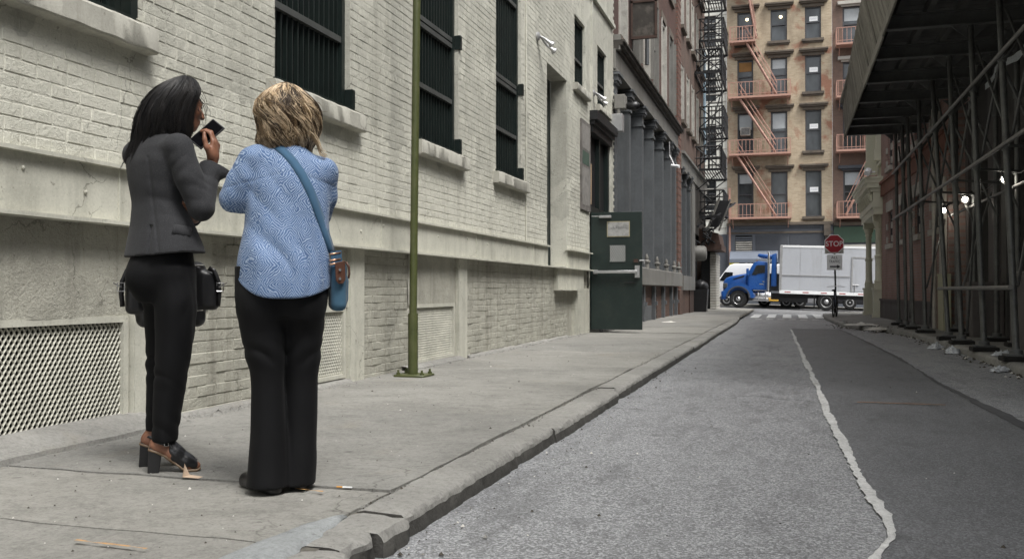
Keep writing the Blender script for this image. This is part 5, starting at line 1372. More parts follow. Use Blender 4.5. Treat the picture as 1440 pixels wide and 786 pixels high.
van = parked('white_van', -4.25, .9, 54.6, -.02, [(-4.25, .35), (-4.28, 1.1), (-4.0, 1.35), (-3.6, 1.95), (-3.3, 2.36), (-3.0, 2.46), (.85, 2.5), (.9, .35)], MAT['white_paint'], 'white panel van standing behind the blue cab', 'van', (-3.4, -.1), [[(-3.85, 1.45), (-3.55, 1.95), (-3.1, 1.95), (-3.1, 1.4)]])
m_ = MB(); m_.box(-2.56, 2.5, -.93, -.905, .4, .55); m_.build('sill_strip', MAT['slate_dark'], van, local=True)
parked('parked_car', -1.9, 2.0, 57.6 - 1.0, -.08, [(-1.9, .3), (-1.95, .8), (-1.0, .95), (-.4, 1.4), (1.0, 1.42), (1.7, .98), (2.0, .9), (2.0, .3)], simple('silver_car_paint', (0.4, 0.4, 0.42), .3, .1, 1, .5), 'silver car parked at the far kerb, seen under the lorry', 'car', (-1.35, .65), [[(-.85, .95), (-.35, 1.33), (.9, 1.33), (1.4, .98)]], .38)
parked('parked_car', 2.6, 6.6, 57.6 - 1.0, -.2, [(2.6, .3), (2.55, .8), (3.5, .95), (4.1, 1.4), (5.6, 1.42), (6.2, .98), (6.6, .9), (6.6, .3)], simple('dark_car_paint', (0.05, 0.05, 0.055), .3, .1, 1, .3), 'dark car parked at the far kerb behind the rear wheels of the lorry', 'car', (3.4, 5.8), [[(3.7, .95), (4.15, 1.33), (5.4, 1.33), (5.9, .98)]], .38)

# ------------------------------------------------------------------ stop sign and bicycle at the corner
sx, sy = 1.53, 33.0; sz = zr(sx, sy) + .1
st = thing('stop_sign', (sx, sy, sz), 'red octagonal STOP sign over a small ALL TRAFFIC arrow plate on the right corner', 'road sign')
zc = 2.45
q = MB(); q.tube((sx + .03, sy, sz - .02), (sx - .03, sy, sz + zc + .3), .03, n=8); q.build('post', simple('dark_green_post', (0.035, 0.04, 0.035), .6, .2, 5), st)
octa = lambda r: [(sx - .03 + r * math.cos(math.pi / 8 + k * math.pi / 4), sz + zc + r * math.sin(math.pi / 8 + k * math.pi / 4)) for k in range(8)]
q = MB(); q.box(sx - .33, sx + .27, sy - .03, sy - .024, sz + zc - .33, sz + zc + .1); q.build('backing_plate', MAT['iron_pale'], st)
q = MB(); q.prism(octa(.335), lambda s, z, d: (s, d, z), sy - .045, sy - .035); q.build('sign_border', MAT['white_paint'], st)
q = MB(); q.prism(octa(.31), lambda s, z, d: (s, d, z), sy - .052, sy - .0455); q.build('sign_face', simple('stop_red', (0.30, 0.012, 0.022), .45, .1, 3, bump=0), st)
text('STOP', .25, (sx - .03, sy - .054, sz + zc - .005), (R(90), 0, 0), MAT['white_paint'], st, depth=.002, align='CENTER', sx=.92)
q = MB(); q.cbox(sx - .265, sx + .225, sy - .046, sy - .034, sz + zc - .88, sz + zc - .36, .004); pl_ = q.build('arrow_plate', MAT['white_paint'], st)
text('ALL', .13, (sx - .02, sy - .049, sz + zc - .46), (R(90), 0, 0), MAT['ink'], pl_, depth=.002, align='CENTER')
text('TRAFFIC', .125, (sx - .02, sy - .049, sz + zc - .60), (R(90), 0, 0), MAT['ink'], pl_, depth=.002, align='CENTER', sx=.78)
q = MB(); q.prism([(sx - .17, sz + zc - .79), (sx + .06, sz + zc - .79), (sx + .06, sz + zc - .83), (sx + .17, sz + zc - .765), (sx + .06, sz + zc - .70), (sx + .06, sz + zc - .74), (sx - .17, sz + zc - .74)], lambda s, z, d: (s, d, z), sy - .052, sy - .0465); q.build('arrow', MAT['ink'], pl_)

def bicycle(loc, rz):
    t = thing('bicycle', loc, 'dark bicycle leaning against the stop sign post', 'bicycle', rz=rz)
    L = dict(local=True)
    for x in (-.5, .5):
        m_ = MB(); m_.path([(x + .33 * math.cos(a), 0, .33 + .33 * math.sin(a)) for a in [k * math.pi / 10 for k in range(21)]], .02, 6, False); wh = m_.build('wheel', MAT['rubber'], t, local=True, smooth=True)
        m_ = MB()
        for k in range(8): m_.tube((x, 0, .33), (x + .32 * math.cos(k * math.pi / 4), 0, .33 + .32 * math.sin(k * math.pi / 4)), .003, n=3)
        m_.build('spokes', MAT['galv'], wh, local=True, kind='stuff')
    fr = simple('bicycle_paint', (0.03, 0.04, 0.07), .4, .2, 3)
    m_ = MB()
    for a, b in (((-.5, 0, .33), (-.1, 0, .3)), ((-.1, 0, .3), (-.22, 0, .85)), ((-.5, 0, .33), (-.2, 0, .78)), ((-.2, 0, .78), (.34, 0, .82)), ((-.1, 0, .3), (.36, 0, .72)), ((.5, 0, .33), (.32, 0, .95))): m_.tube(a, b, .018, n=6)
    m_.build('frame', fr, t, local=True)
    m_ = MB(); m_.path([(.3, -.28, 1.0), (.32, -.1, 1.02), (.32, .1, 1.02), (.3, .28, 1.0)], .014, 6); m_.build('handlebar', MAT['galv'], t, local=True)
    m_ = MB(); m_.path([(-.36, 0, .88), (-.2, 0, .9), (-.08, 0, .89)], [.07, .05, .025], 8, flat=(1, .5)); m_.build('saddle', MAT['black_plastic'], t, local=True, smooth=True)
    m_ = MB(); m_.lathe((-.1, .03, .3), [(.09, 0), (.09, .01)], 12, 'y'); m_.tube((-.1, -.06, .3), (-.02, -.06, .16), .012, n=5); m_.build('crank', MAT['galv'], t, local=True)
    return t
bicycle((1.5, 32.6, zr(1.5, 32.6) + .1), R(82))
# ================================================================== RIGHT SIDE: shed, brick building, cream corner
# --- brick building: base line runs slightly inwards towards the corner
A, Bp = Vector((3.30, 21.6, 0)), Vector((2.92, 32.2, 0))
PR = Frame((A.x, A.y, 0), (Bp - A), ((Bp - A).y * -1, (Bp - A).x, 0))
RL = (Bp - A).length
rb = thing('red_brick_building', (A.x, A.y, 0), 'red brick building with pale stone trim behind the far scaffold posts', 'building')
rw = [(1.0 + 2.4 * k, 1.85 + 2.4 * k, z0, z1, .2) for k in range(4) for z0, z1 in ((2.35, 3.35), (4.7, 6.6))]
mb = MB(); facade(mb, PR, 0, RL, -.3, 10.5, rw)  # unseen top cut low so more sun and sky reach the alley
mb.quad(PR(0, -.3), PR(0, -.3, -6), PR(0, 10.5, -6), PR(0, 10.5)); mb.quad(PR(0, 10.5), PR(RL, 10.5), PR(RL, 10.5, -6), PR(0, 10.5, -6))
mb.build('brick_wall', MAT['brick_red'], rb)
mb = MB(); fbox(mb, PR, 1.4, RL, -.3, .62, -.1, .05); fbox(mb, PR, 1.4, RL, .62, .68, -.1, .08); mb.build('stone_base', MAT['stone_base'], rb)
mb = MB(); fbox(mb, PR, 0, RL, 3.95, 4.32, -.1, .07); fbox(mb, PR, 0, RL, 4.32, 4.40, -.1, .12); mb.build('stone_band', MAT['stone_red'], rb)
for (a, b, z0, z1, _) in rw:
    sash(PR, a, b, z0, z1, rb, 'glass_dark')
    q = MB(); fbox(q, PR, a - .12, b + .12, z0 - .14, z0 - .001, -.1, .09); q.build('window_sill', MAT['stone_pale'], rb)
    q = MB(); fbox(q, PR, a - .15, b + .15, z1 + .001, z1 + .30, -.1, .05); q.build('lintel', MAT['stone_pale'], rb)
    if z0 < 5:
        for (s_, w_) in ((a - .17, .165), (b + .005, .165)):
            for k in range(4):
                if k % 2 == 0:
                    q = MB(); fbox(q, PR, s_, s_ + w_, z0 + .05 + k * .2, z0 + .24 + k * .2, -.1, .04); q.build('quoin', MAT['stone_pale'], rb)
mb = MB(); fbox(mb, PR, .15, .75, 1.24, 3.4, .01, .06); mb.build('blocked_panel', MAT['stone_pale'], rb)
q = MB(); q.tube(PR(.95, 0, .12), PR(.95, 5, .12), .05, n=8); q.build('drain_pipe', MAT['stone_pale'], rb)
q = MB(); fbox(q, PR, -.2, .35, .0, 1.26, .0, .16); fbox(q, PR, -.22, .37, 1.26, 1.30, .0, .18); q.build('pale_pier', simple('pale_yellow_pier', (0.42, 0.41, 0.29), .7, .1, 2), rb)

# --- cream cast-iron corner front
PC = Frame((2.86, 0, 0), (0, 1, 0), (-1, 0, 0))
ci_ = thing('cream_iron_corner', (2.86, 33.70, 0), 'cream painted iron corner storefront with column and bracketed cornice', 'building')
mb = MB(); fbox(mb, PC, 31.80, 36.80, -.4, 18, -3.5, -.35); mb.build('wall', MAT['cream'], ci_)
def cream_col(y, zt):
    q = MB(); zb = -.12
    for (z0, z1, e) in ((zb, .16, .20), (.16, .95, .17), (.95, 1.03, .20), (1.03, 1.2, .13)): fbox(q, PC, y - e, y + e, z0, z1 - .001, -.3, e + .01)
    q.lathe(PC(y, 0, 0), [(.13, 1.2), (.145, 1.24), (.115, 1.3), (.11, 2.0), (.135, 2.03), (.135, 2.08), (.10, 2.11), (.095, 2.9), (.13, 2.95), (.11, 3.0), (.16, 3.12), (.17, 3.2)], 14)
    fbox(q, PC, y - .19, y + .19, 3.2, zt, -.3, .18)
    return q.build('column', MAT['cream'], ci_, smooth='auto')
for y in (32.50, 36.40): cream_col(y, 3.4)
for y in (32.50, 36.40):
    q = MB(); fbox(q, PC, y - .12, y + .12, 5.3, 17.5, -.3, .08)
    for zb in (5.2, 9, 13): fbox(q, PC, y - .16, y + .16, zb, zb + .4, -.29, .13); fbox(q, PC, y - .15, y + .15, zb + 3.0, zb + 3.5, -.29, .12)
    q.build('upper_column', MAT['cream'], ci_)
for z0 in (5.4, 9.2, 13):
    q = MB(); fbox(q, PC, 32.90, 36.00, z0, z0 + 2.8, -.34, -.25); w_ = q.build('window', MAT['cream'], ci_)
    for a in (33.00, 34.55):
        q = MB(); fbox(q, PC, a, a + 1.35, z0 + .1, z0 + 2.7, -.249, -.24); q.build('pane', MAT['glass'], w_)
q = MB(); fbox(q, PC, 32.80, 36.10, .95, 3.2, -.34, -.25); w_ = q.build('shop_window', MAT['win_frame'], ci_)
for a in (32.90, 34.50):
    q = MB(); fbox(q, PC, a, a + 1.45, 1.05, 3.1, -.249, -.24); q.build('pane', MAT['glass_dark'], w_)
q = MB(); fbox(q, PC, 32.80, 36.10, -.2, .95, -.34, -.1); q.build('stall_riser', MAT['cream'], ci_)
# cornice: stepped mouldings sweeping outwards, with dentil brackets
q = MB()
for (z0, z1, d) in ((3.4, 3.62, .2), (3.62, 3.80, .26), (3.80, 4.12, .22), (4.12, 4.24, .30), (4.24, 4.40, .42), (4.40, 4.52, .48), (4.52, 4.60, .52)):
    fbox(q, PC, 31.95 - d * .4, 36.90 + d, z0, z1 - .001, -.35, d)
q.build('cornice', MAT['cream'], ci_)
q = MB(); q.prism([(.23, 3.82), (.23, 4.11), (.40, 4.11), (.34, 3.98), (.3, 3.86)], lambda d, z, s: PC(s, z, d), -.06, .06); bme = q.mesh('cornice_bracket', MAT['cream'], PC(0, 0, 0))
for k in range(8): place(bme, 'cornice_bracket', PC(32.10 + k * .68, 0, 0), ci_)
q = MB(); q.tube((2.7, 31.80, 4.75), (2.5, 31.75, 4.72), .03, n=6); q.path([(2.5, 31.80, 4.78), (2.45, 31.60, 4.68)], [.12, .09], 10); q.build('wall_camera', MAT['white_paint'], ci_, smooth='auto')

# --- dark building behind the shed
PD = Frame((3.75, 0, 0), (0, 1, 0), (-1, 0, 0))
db = thing('dark_storefront_building', (3.75, 12, 0), 'building in deep shade behind the shed with shuttered dark shopfronts', 'building')
dh = [(16.4, 18.4, .1, 3.6, .4), (19.2, 21.0, .1, 3.6, .4), (12.0, 14.4, .1, 3.6, .4)]
mb = MB(); facade(mb, PD, -6, 21.55, -.2, 9.5, dh); mb.quad(PD(-6, 9.5), PD(21.55, 9.5), PD(21.55, 9.5, -8), PD(-6, 9.5, -8)); mb.quad(PD(-6, -.2), PD(-6, 9.5), PD(-6, 9.5, -8), PD(-6, -.2, -8)); mb.build('wall', simple('dark_stained_wall', (0.08, 0.077, 0.072), .8, .3, 1.5, stain=(.04, .04, .04), stain_amt=.6, streak=True), db)  # unseen upper storeys left off to let sun and sky onto the left wall
for (a, b, z0, z1, _) in dh:
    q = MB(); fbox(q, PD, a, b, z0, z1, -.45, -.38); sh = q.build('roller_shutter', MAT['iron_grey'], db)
    for k in range(int((z1 - z0) / .16)):
        q = MB(); fbox(q, PD, a + .02, b - .02, z0 + k * .16, z0 + k * .16 + .12, -.379, -.35); q.build('shutter_slat', MAT['iron_grey'], sh)
for (y0, y1, h) in ((14.45, 15.5, 1.22), (18.5, 19.1, 1.1)):
    q = MB(); q.cbox(3.2, 3.745, y0, y1, .08, h, .02); q.build('concrete_pier', MAT['stone_base'], db)
for y in (15.7, 18.8, 21.3):
    q = MB(); fbox(q, PD, y, y + .5, .1, 4.9, .001, .12); q.build('stone_pilaster', MAT['stone_base'], db)
q = MB(); fbox(q, PD, 16.6, 16.72, 1.2, 3.0, .001, .06); q.build('pale_pipe', MAT['iron_pale'], db)

# --- sidewalk shed
shd = thing('sidewalk_shed', (2.6, 17, 0.1), 'black pipe scaffold shed with weathered plank parapet over the right pavement', 'scaffold')
BY = [8.0, 9.7, 11.4, 13.2, 15.1, 17.0, 18.9, 20.8, 22.7, 23.7, 25.1]
ZB = 4.90
# beams: I sections across the pavement
q = MB()
for (x0, x1, y0, y1, z0, z1) in ((1.44, 3.74, -.07, .07, 0, .018), (1.44, 3.74, -.007, .007, .018, .202), (1.44, 3.74, -.07, .07, .202, .22)): q.box(x0 - 1.44, x1 - 1.44, y0, y1, z0, z1)
q.box(-.002, .004, -.06, .06, .01, .21)
bme = q.mesh('cross_beam', MAT['shed_steel'])
for y in BY: place(bme, 'cross_beam', (1.44, y, ZB), shd)
# joists along the alley and the deck planks above
q = MB(); q.box(-.045, .045, 0, 17.3, 0, .14); jme = q.mesh('joist', MAT['deck'])
for x in (1.62, 2.05, 2.5, 2.95, 3.4): place(jme, 'joist', (x, 7.9, ZB + .221), shd)
dvar = []
for k in range(4):
    q = MB(); q.cbox(0, 2.3, 0, .235, 0, .04, .004); dvar.append(q.mesh('deck_plank', MAT['deck']))
rnd = random.Random(8)
for k in range(72): place(dvar[k % 4], 'deck_plank', (1.45 + rnd.uniform(-.01, .01), 7.95 + k * .24, ZB + .362 + rnd.uniform(0, .006)), shd)
# parapet: upright weathered boards leaning outwards, rails behind, bottom fascia in lengths
rnd = random.Random(9)
for k in range(86):
    y0 = 8.0 + k * .2
    if y0 > 25.15: break
    xt = float(np.interp(y0, [8, 17, 25], [1.12, 1.22, 1.36])); zt = 5.88 + rnd.uniform(-.02, .02)
    xb, zb_ = 1.425, 4.93 + rnd.uniform(-.012, .012)
    j = rnd.uniform(-.006, .006); wv = .192
    q = MB(); q.hexa([(xb + j, y0, zb_), (xb + j + .022, y0, zb_), (xb + j + .022, y0 + wv, zb_), (xb + j, y0 + wv, zb_), (xt + j, y0, zt), (xt + j + .022, y0, zt), (xt + j + .022, y0 + wv, zt), (xt + j, y0 + wv, zt)])
    o = q.build('parapet_board', MAT['board'], shd)
for (y0, y1) in ((8, 11.4), (11.45, 15.05), (15.1, 18.9), (18.95, 22.7), (22.75, 25.25)):
    q = MB(); jj = rnd.uniform(-.015, .015); q.cbox(1.39 + jj, 1.422 + jj, y0, y1, 4.80, 4.96, .006); q.build('fascia_board', MAT['board'], shd)
for z_, x_ in ((5.25, 1.40), (5.75, 1.30)):
    q = MB(); q.box(x_, x_ + .05, 8, 25.2, z_, z_ + .09); q.build('parapet_rail', MAT['board'], shd)
q = MB(); q.box(1.46, 3.74, 25.22, 25.26, 5.2, 5.85); q.build('end_parapet', MAT['board'], shd)
# posts with pads, outer and inner rows (they lean a little, as in any old shed)
def post(yb, yt, xb, xt, top=ZB, r=.040):
    zb_ = zr(xb, yb) + .10
    q = MB(); q.tube((xb, yb, zb_ + .09), (xt, yt, top - .012), r, n=14); p_ = q.build('post', MAT['shed_pipe'], shd, smooth='auto')
    q = MB(); q.cbox(xb - .13, xb + .13, yb - .13, yb + .13, zb_ + .062, zb_ + .085, .004); q.lathe((xb, yb, zb_ + .085), [(.075, 0), (.072, .05), (.055, .06)], 12); q.build('base_plate', MAT['shed_steel'], p_, smooth='auto')
    q = MB(); q.cbox(xb - .17, xb + .17, yb - .15, yb + .15, zb_, zb_ + .06, .008); q.build('sill_pad', MAT['pad'], p_)
    q = MB(); q.box(xt - .09, xt + .09, yt - .09, yt + .09, top - .012, top - .001)
    for sg in (-1, 1): q.prism([(sg * .05, top - .2), (sg * .26, top - .013), (sg * .05, top - .013)], lambda s, z, d: (xt + s, d, z), yt - .006, yt + .006)
    q.build('head_bracket', MAT['shed_steel'], p_)
    for zz in (2.74, 3.9):
        f = (zz - zb_) / (top - zb_); cx_, cy_ = xb + (xt - xb) * f, yb + (yt - yb) * f
        q = MB(); q.lathe((cx_, cy_, zz), [(.054, -.045), (.058, -.03), (.058, .03), (.054, .045)], 12); q.build('coupler', MAT['shed_steel'], p_, smooth='auto')
OUT = [(10.6, 11.4), (12.35, 13.2), (14.25, 15.1), (16.0, 17.0), (17.25, 18.9), (20.0, 20.8), (21.9, 22.7), (23.1, 23.7), (24.6, 25.1)]
for yb, yt in OUT: post(yb, yt, 2.62, 2.62)
for yb in (11.4, 13.2, 15.5, 17.0, 18.9, 20.8): post(yb, yb + .1, 3.32, 3.34)
for (z0, x_) in ((3.9, 2.55), (2.74, 2.55)):
    q = MB(); q.tube((x_, 8.0, z0), (x_, 25.2, z0), .026, n=8); q.build('ledger_tube', MAT['shed_rail'], shd, smooth='auto')
q = MB(); q.tube((3.26, 8.0, 2.5), (3.26, 21.2, 2.5), .026, n=8); q.build('ledger_tube', MAT['shed_pipe'], shd, smooth='auto')
q = MB(); q.tube((2.55, 12.3, .98), (2.56, 17.9, .98), .028, n=8); q.build('guard_rail', MAT['shed_rail'], shd, smooth='auto')
BR = []
for i in range(len(OUT) - 1):
    (a0, a1), (b0, b1) = OUT[i], OUT[i + 1]
    if True: BR.append(((2.68, b1 - .1, 4.55), (2.68, a1 - .3, 2.85)))
    if i % 2 == 1 or i < 5: BR.append(((2.70, a1, 4.3), (2.70, b1 - .25, 2.8)))
    if i in (2, 4, 6): BR.append(((2.7, b0, .3), (2.7, a1, 2.7)))
    if i in (0, 1, 3, 5): BR.append(((2.66, a0 + .1, 1.0), (3.3, b0, 2.6)))
for yb in (11.4, 13.2, 15.5, 17.0, 18.9, 20.8):
    BR.append(((2.62, yb - .25, 3.85), (3.32, yb + .05, 4.75))); BR.append(((3.32, yb + .02, 2.2), (2.62, yb - .2, 3.8)))
    BR.append(((2.62, yb - .5, 2.74), (3.34, yb, 2.74)))
for a, b in BR:
    q = MB(); q.tube(a, b, .02, n=7); q.build('brace', MAT['shed_pipe'], shd, smooth='auto')
# pale strip added for the gap of light between deck and wall
q = MB(); q.grid(lambda u, v: (3.2 + .05 * math.sin(u * 9), 14.4 + 2.9 * u, 4.42 - .04 * math.sin(7 * u) + (v - .5) * (.10 + .09 * abs(fbm(u * 3, 1, 1, 2)) * 2)), [i / 24 for i in range(25)], [0, .5, 1])
solo(q, 'light_gap_strip', simple('pale_light_gap', (0.55, 0.58, 0.6), .3, .15, 4), (3.2, 15.8, 4.4), 'pale strip standing for the gap of light between the shed deck and the wall', 'light gap')

# work lamps along the inner posts
for i, (y, lab) in enumerate(((15.55, 'lit white work lamp nearest the camera under the shed'), (18.85, 'middle one of the three lit work lamps under the shed'), (21.3, 'farthest of the three lit work lamps under the shed'))):
    x, z = 3.16, 2.66
    t = thing('work_lamp', (x, y, z), lab, 'lamp', 'work lamps under the shed')
    q = MB(); q.tube((x + .12, y, z + .12), (x + .02, y, z + .03), .022, n=8); q.lathe((x, y, z + .02), [(.03, .06), (.05, .03), (.05, 0)], 10); q.build('lamp_socket', MAT['black_plastic'], t, smooth='auto')
    q = MB(); q.lathe((x, y, z - .02), [(.01, -.06), (.04, -.045), (.052, -.01), (.045, .025), (.025, .04)], 12); q.build('bulb', emis('work_lamp_glow', (1.0, 0.95, 0.82), 12.0), t, smooth=True)
    q = MB()
    for k in range(6):
        a = k * math.pi / 3; q.path([(x + .05 * math.cos(a), y + .05 * math.sin(a), z + .02), (x + .075 * math.cos(a), y + .075 * math.sin(a), z - .05), (x, y, z - .11)], .004, 4)
    q.build('wire_cage', MAT['black_iron'], t)
    ld = bpy.data.lights.new('work_lamp_light', 'POINT'); ld.energy = 0.5; ld.color = (1, .92, .78); ld.shadow_soft_size = .05
    lo = bpy.data.objects.new('work_lamp_light', ld); COL.objects.link(lo); lo.parent = t; lo.location = (0, 0, -.16)
q = MB(); q.path([(3.3, 8 + k * .9, 2.78 - .05 * (k % 3)) for k in range(16)], .008, 5); solo(q, 'lamp_cable', MAT['black_plastic'], (3.3, 15, 2.75), 'thin black cable looped along the inner shed posts to the work lamps', 'cable')

# ------------------------------------------------------------------ litter along the right kerb
plastic = simple('crumpled_clear_plastic', (0.5, 0.52, 0.54), .2, .3, 9, 0, .7, .5, 25, .02)
def crumple(name, c, L, W, H, seed, mat, label, cat, rz):
    q = MB(); r_ = random.Random(seed)
    def fn(u, v):
        x = (u - .5) * L; y = (v - .5) * W
        e = math.sin(math.pi * min(max(u, 0.0), 1.0)) * math.sin(math.pi * min(max(v, 0), 1))
        return (x + .03 * fbm(u, v, seed, 5), y + .03 * fbm(u, v, seed + 5, 5), .006 + H * e ** .5 * (.5 + .9 * abs(fbm(u, v, seed + 9, 4.5, 4))))
    q.grid(fn, [i / 22 for i in range(23)], [i / 12 for i in range(13)])
    o = solo(q, name, mat, (0, 0, 0), label, cat)
    o.location = c; o.rotation_euler = (0, 0, rz)
crumple('plastic_bag', (2.30, 16.3, zr(2.3, 16.3) + .006), .42, .16, .10, 1, plastic, 'crumpled clear plastic bag in the gutter, left one of the near pair', 'plastic bag', 1.1)
crumple('plastic_bag', (2.36, 15.2, .006), .40, .18, .10, 2, plastic, 'crumpled clear plastic bag in the gutter, right one of the near pair', 'plastic bag', 1.4)
crumple('plastic_bag', (2.36, 11.9, .006), .30, .12, .07, 3, plastic, 'torn clear plastic bag in the gutter nearest the camera', 'plastic bag', .9)
crumple('plastic_bag', (2.64, 13.2, .105), .26, .14, .08, 4, plastic, 'crumpled clear plastic bag on the kerb between two scaffold posts', 'plastic bag', .4)
crumple('cardboard_flat', (1.70, 23.9, zr(1.7, 24) + .11), .8, .35, .06, 5, MAT['paper'], 'flattened pale cardboard on the bulging kerb', 'cardboard', .3)
crumple('cardboard_flat', (1.95, 22.4, zr(2, 22) + .06), .6, .3, .07, 6, MAT['paper'], 'crushed white carton lying half off the kerb', 'cardboard', .8)
crumple('cardboard_flat', (-3.05, 24.8, zl(-3, 24.8) + .006), .5, .25, .03, 9, MAT['paper'], 'flat pale carton lying on the left pavement near the iron columns', 'cardboard', 1.3)
mb = MB(); rnd = random.Random(31)
for k in range(420):
    y = rnd.uniform(11, 27); x = rkx(y) - abs(rnd.gauss(0, .09)) - .02; z = zr(x, y) + .004
    if k > 250: y = rnd.gauss(24.5, 1.4); x = rkx(y) + rnd.gauss(.05, .22); z = zr(x, y) + (.105 if x > rkx(y) else .006)
    s = rnd.uniform(.008, .03); a = rnd.uniform(0, 6.28); ca, sa = math.cos(a) * s, math.sin(a) * s
    mb.cm = 0 if k % 6 else 1
    mb.add([(x + ca, y + sa, z), (x - sa, y + ca, z), (x - ca, y - sa, z), (x + sa, y - ca, z), (x, y, z + s * .8)], [(0, 1, 4), (1, 2, 4), (2, 3, 4), (3, 0, 4)])
solo(mb, 'gutter_debris', [MAT['dirt'], MAT['paper']], (2.2, 18, 0), None, None, kind='stuff')
# a stone on the dark asphalt
q = MB(); q.grid(lambda a, b: (.028 * math.cos(a) * math.sin(b) * (1 + .3 * fbm(a, b, 1, 1)), .022 * math.sin(a) * math.sin(b), .016 + .018 * math.cos(b)), [i * math.pi / 5 for i in range(11)], [i * math.pi / 5 for i in range(6)])
o = solo(q, 'stone', MAT['dirt'], (0, 0, 0), 'small dark stone lying alone on the dark asphalt', 'stone'); o.location = (.93, 4.02, .012)
# flattened foil scrap by the high heels
q = MB(); q.add([(0, 0, .008), (.075, .0, .004), (.082, .035, .005), (.015, .04, .012), (-.005, .03, .065), (.012, -.004, .062)], [(0, 1, 2, 3), (0, 3, 4, 5)])
o = solo(q, 'paper_scrap', simple('beige_card', (0.5, 0.38, 0.28), .6, .15, 20), (0, 0, 0), 'folded beige paper scrap standing on the pavement before the heeled shoes', 'paper'); o.location = (-2.62, 3.58, .1); o.rotation_euler = (0, 0, R(10))
q = MB(); q.tube((0, 0, .005), (.028, 0, .005), .004, n=6); q.cm = 1; q.tube((.028, 0, .005), (.07, .004, .005), .004, n=6)
o = solo(q, 'cigarette_end', [simple('cigarette_tip', (0.6, 0.3, 0.08), .7, .1, 9), MAT['white_paint']], (0, 0, 0), 'cigarette end lying by the pavement joint right of the flared trousers', 'cigarette'); o.location = (-1.86, 3.60, .102)
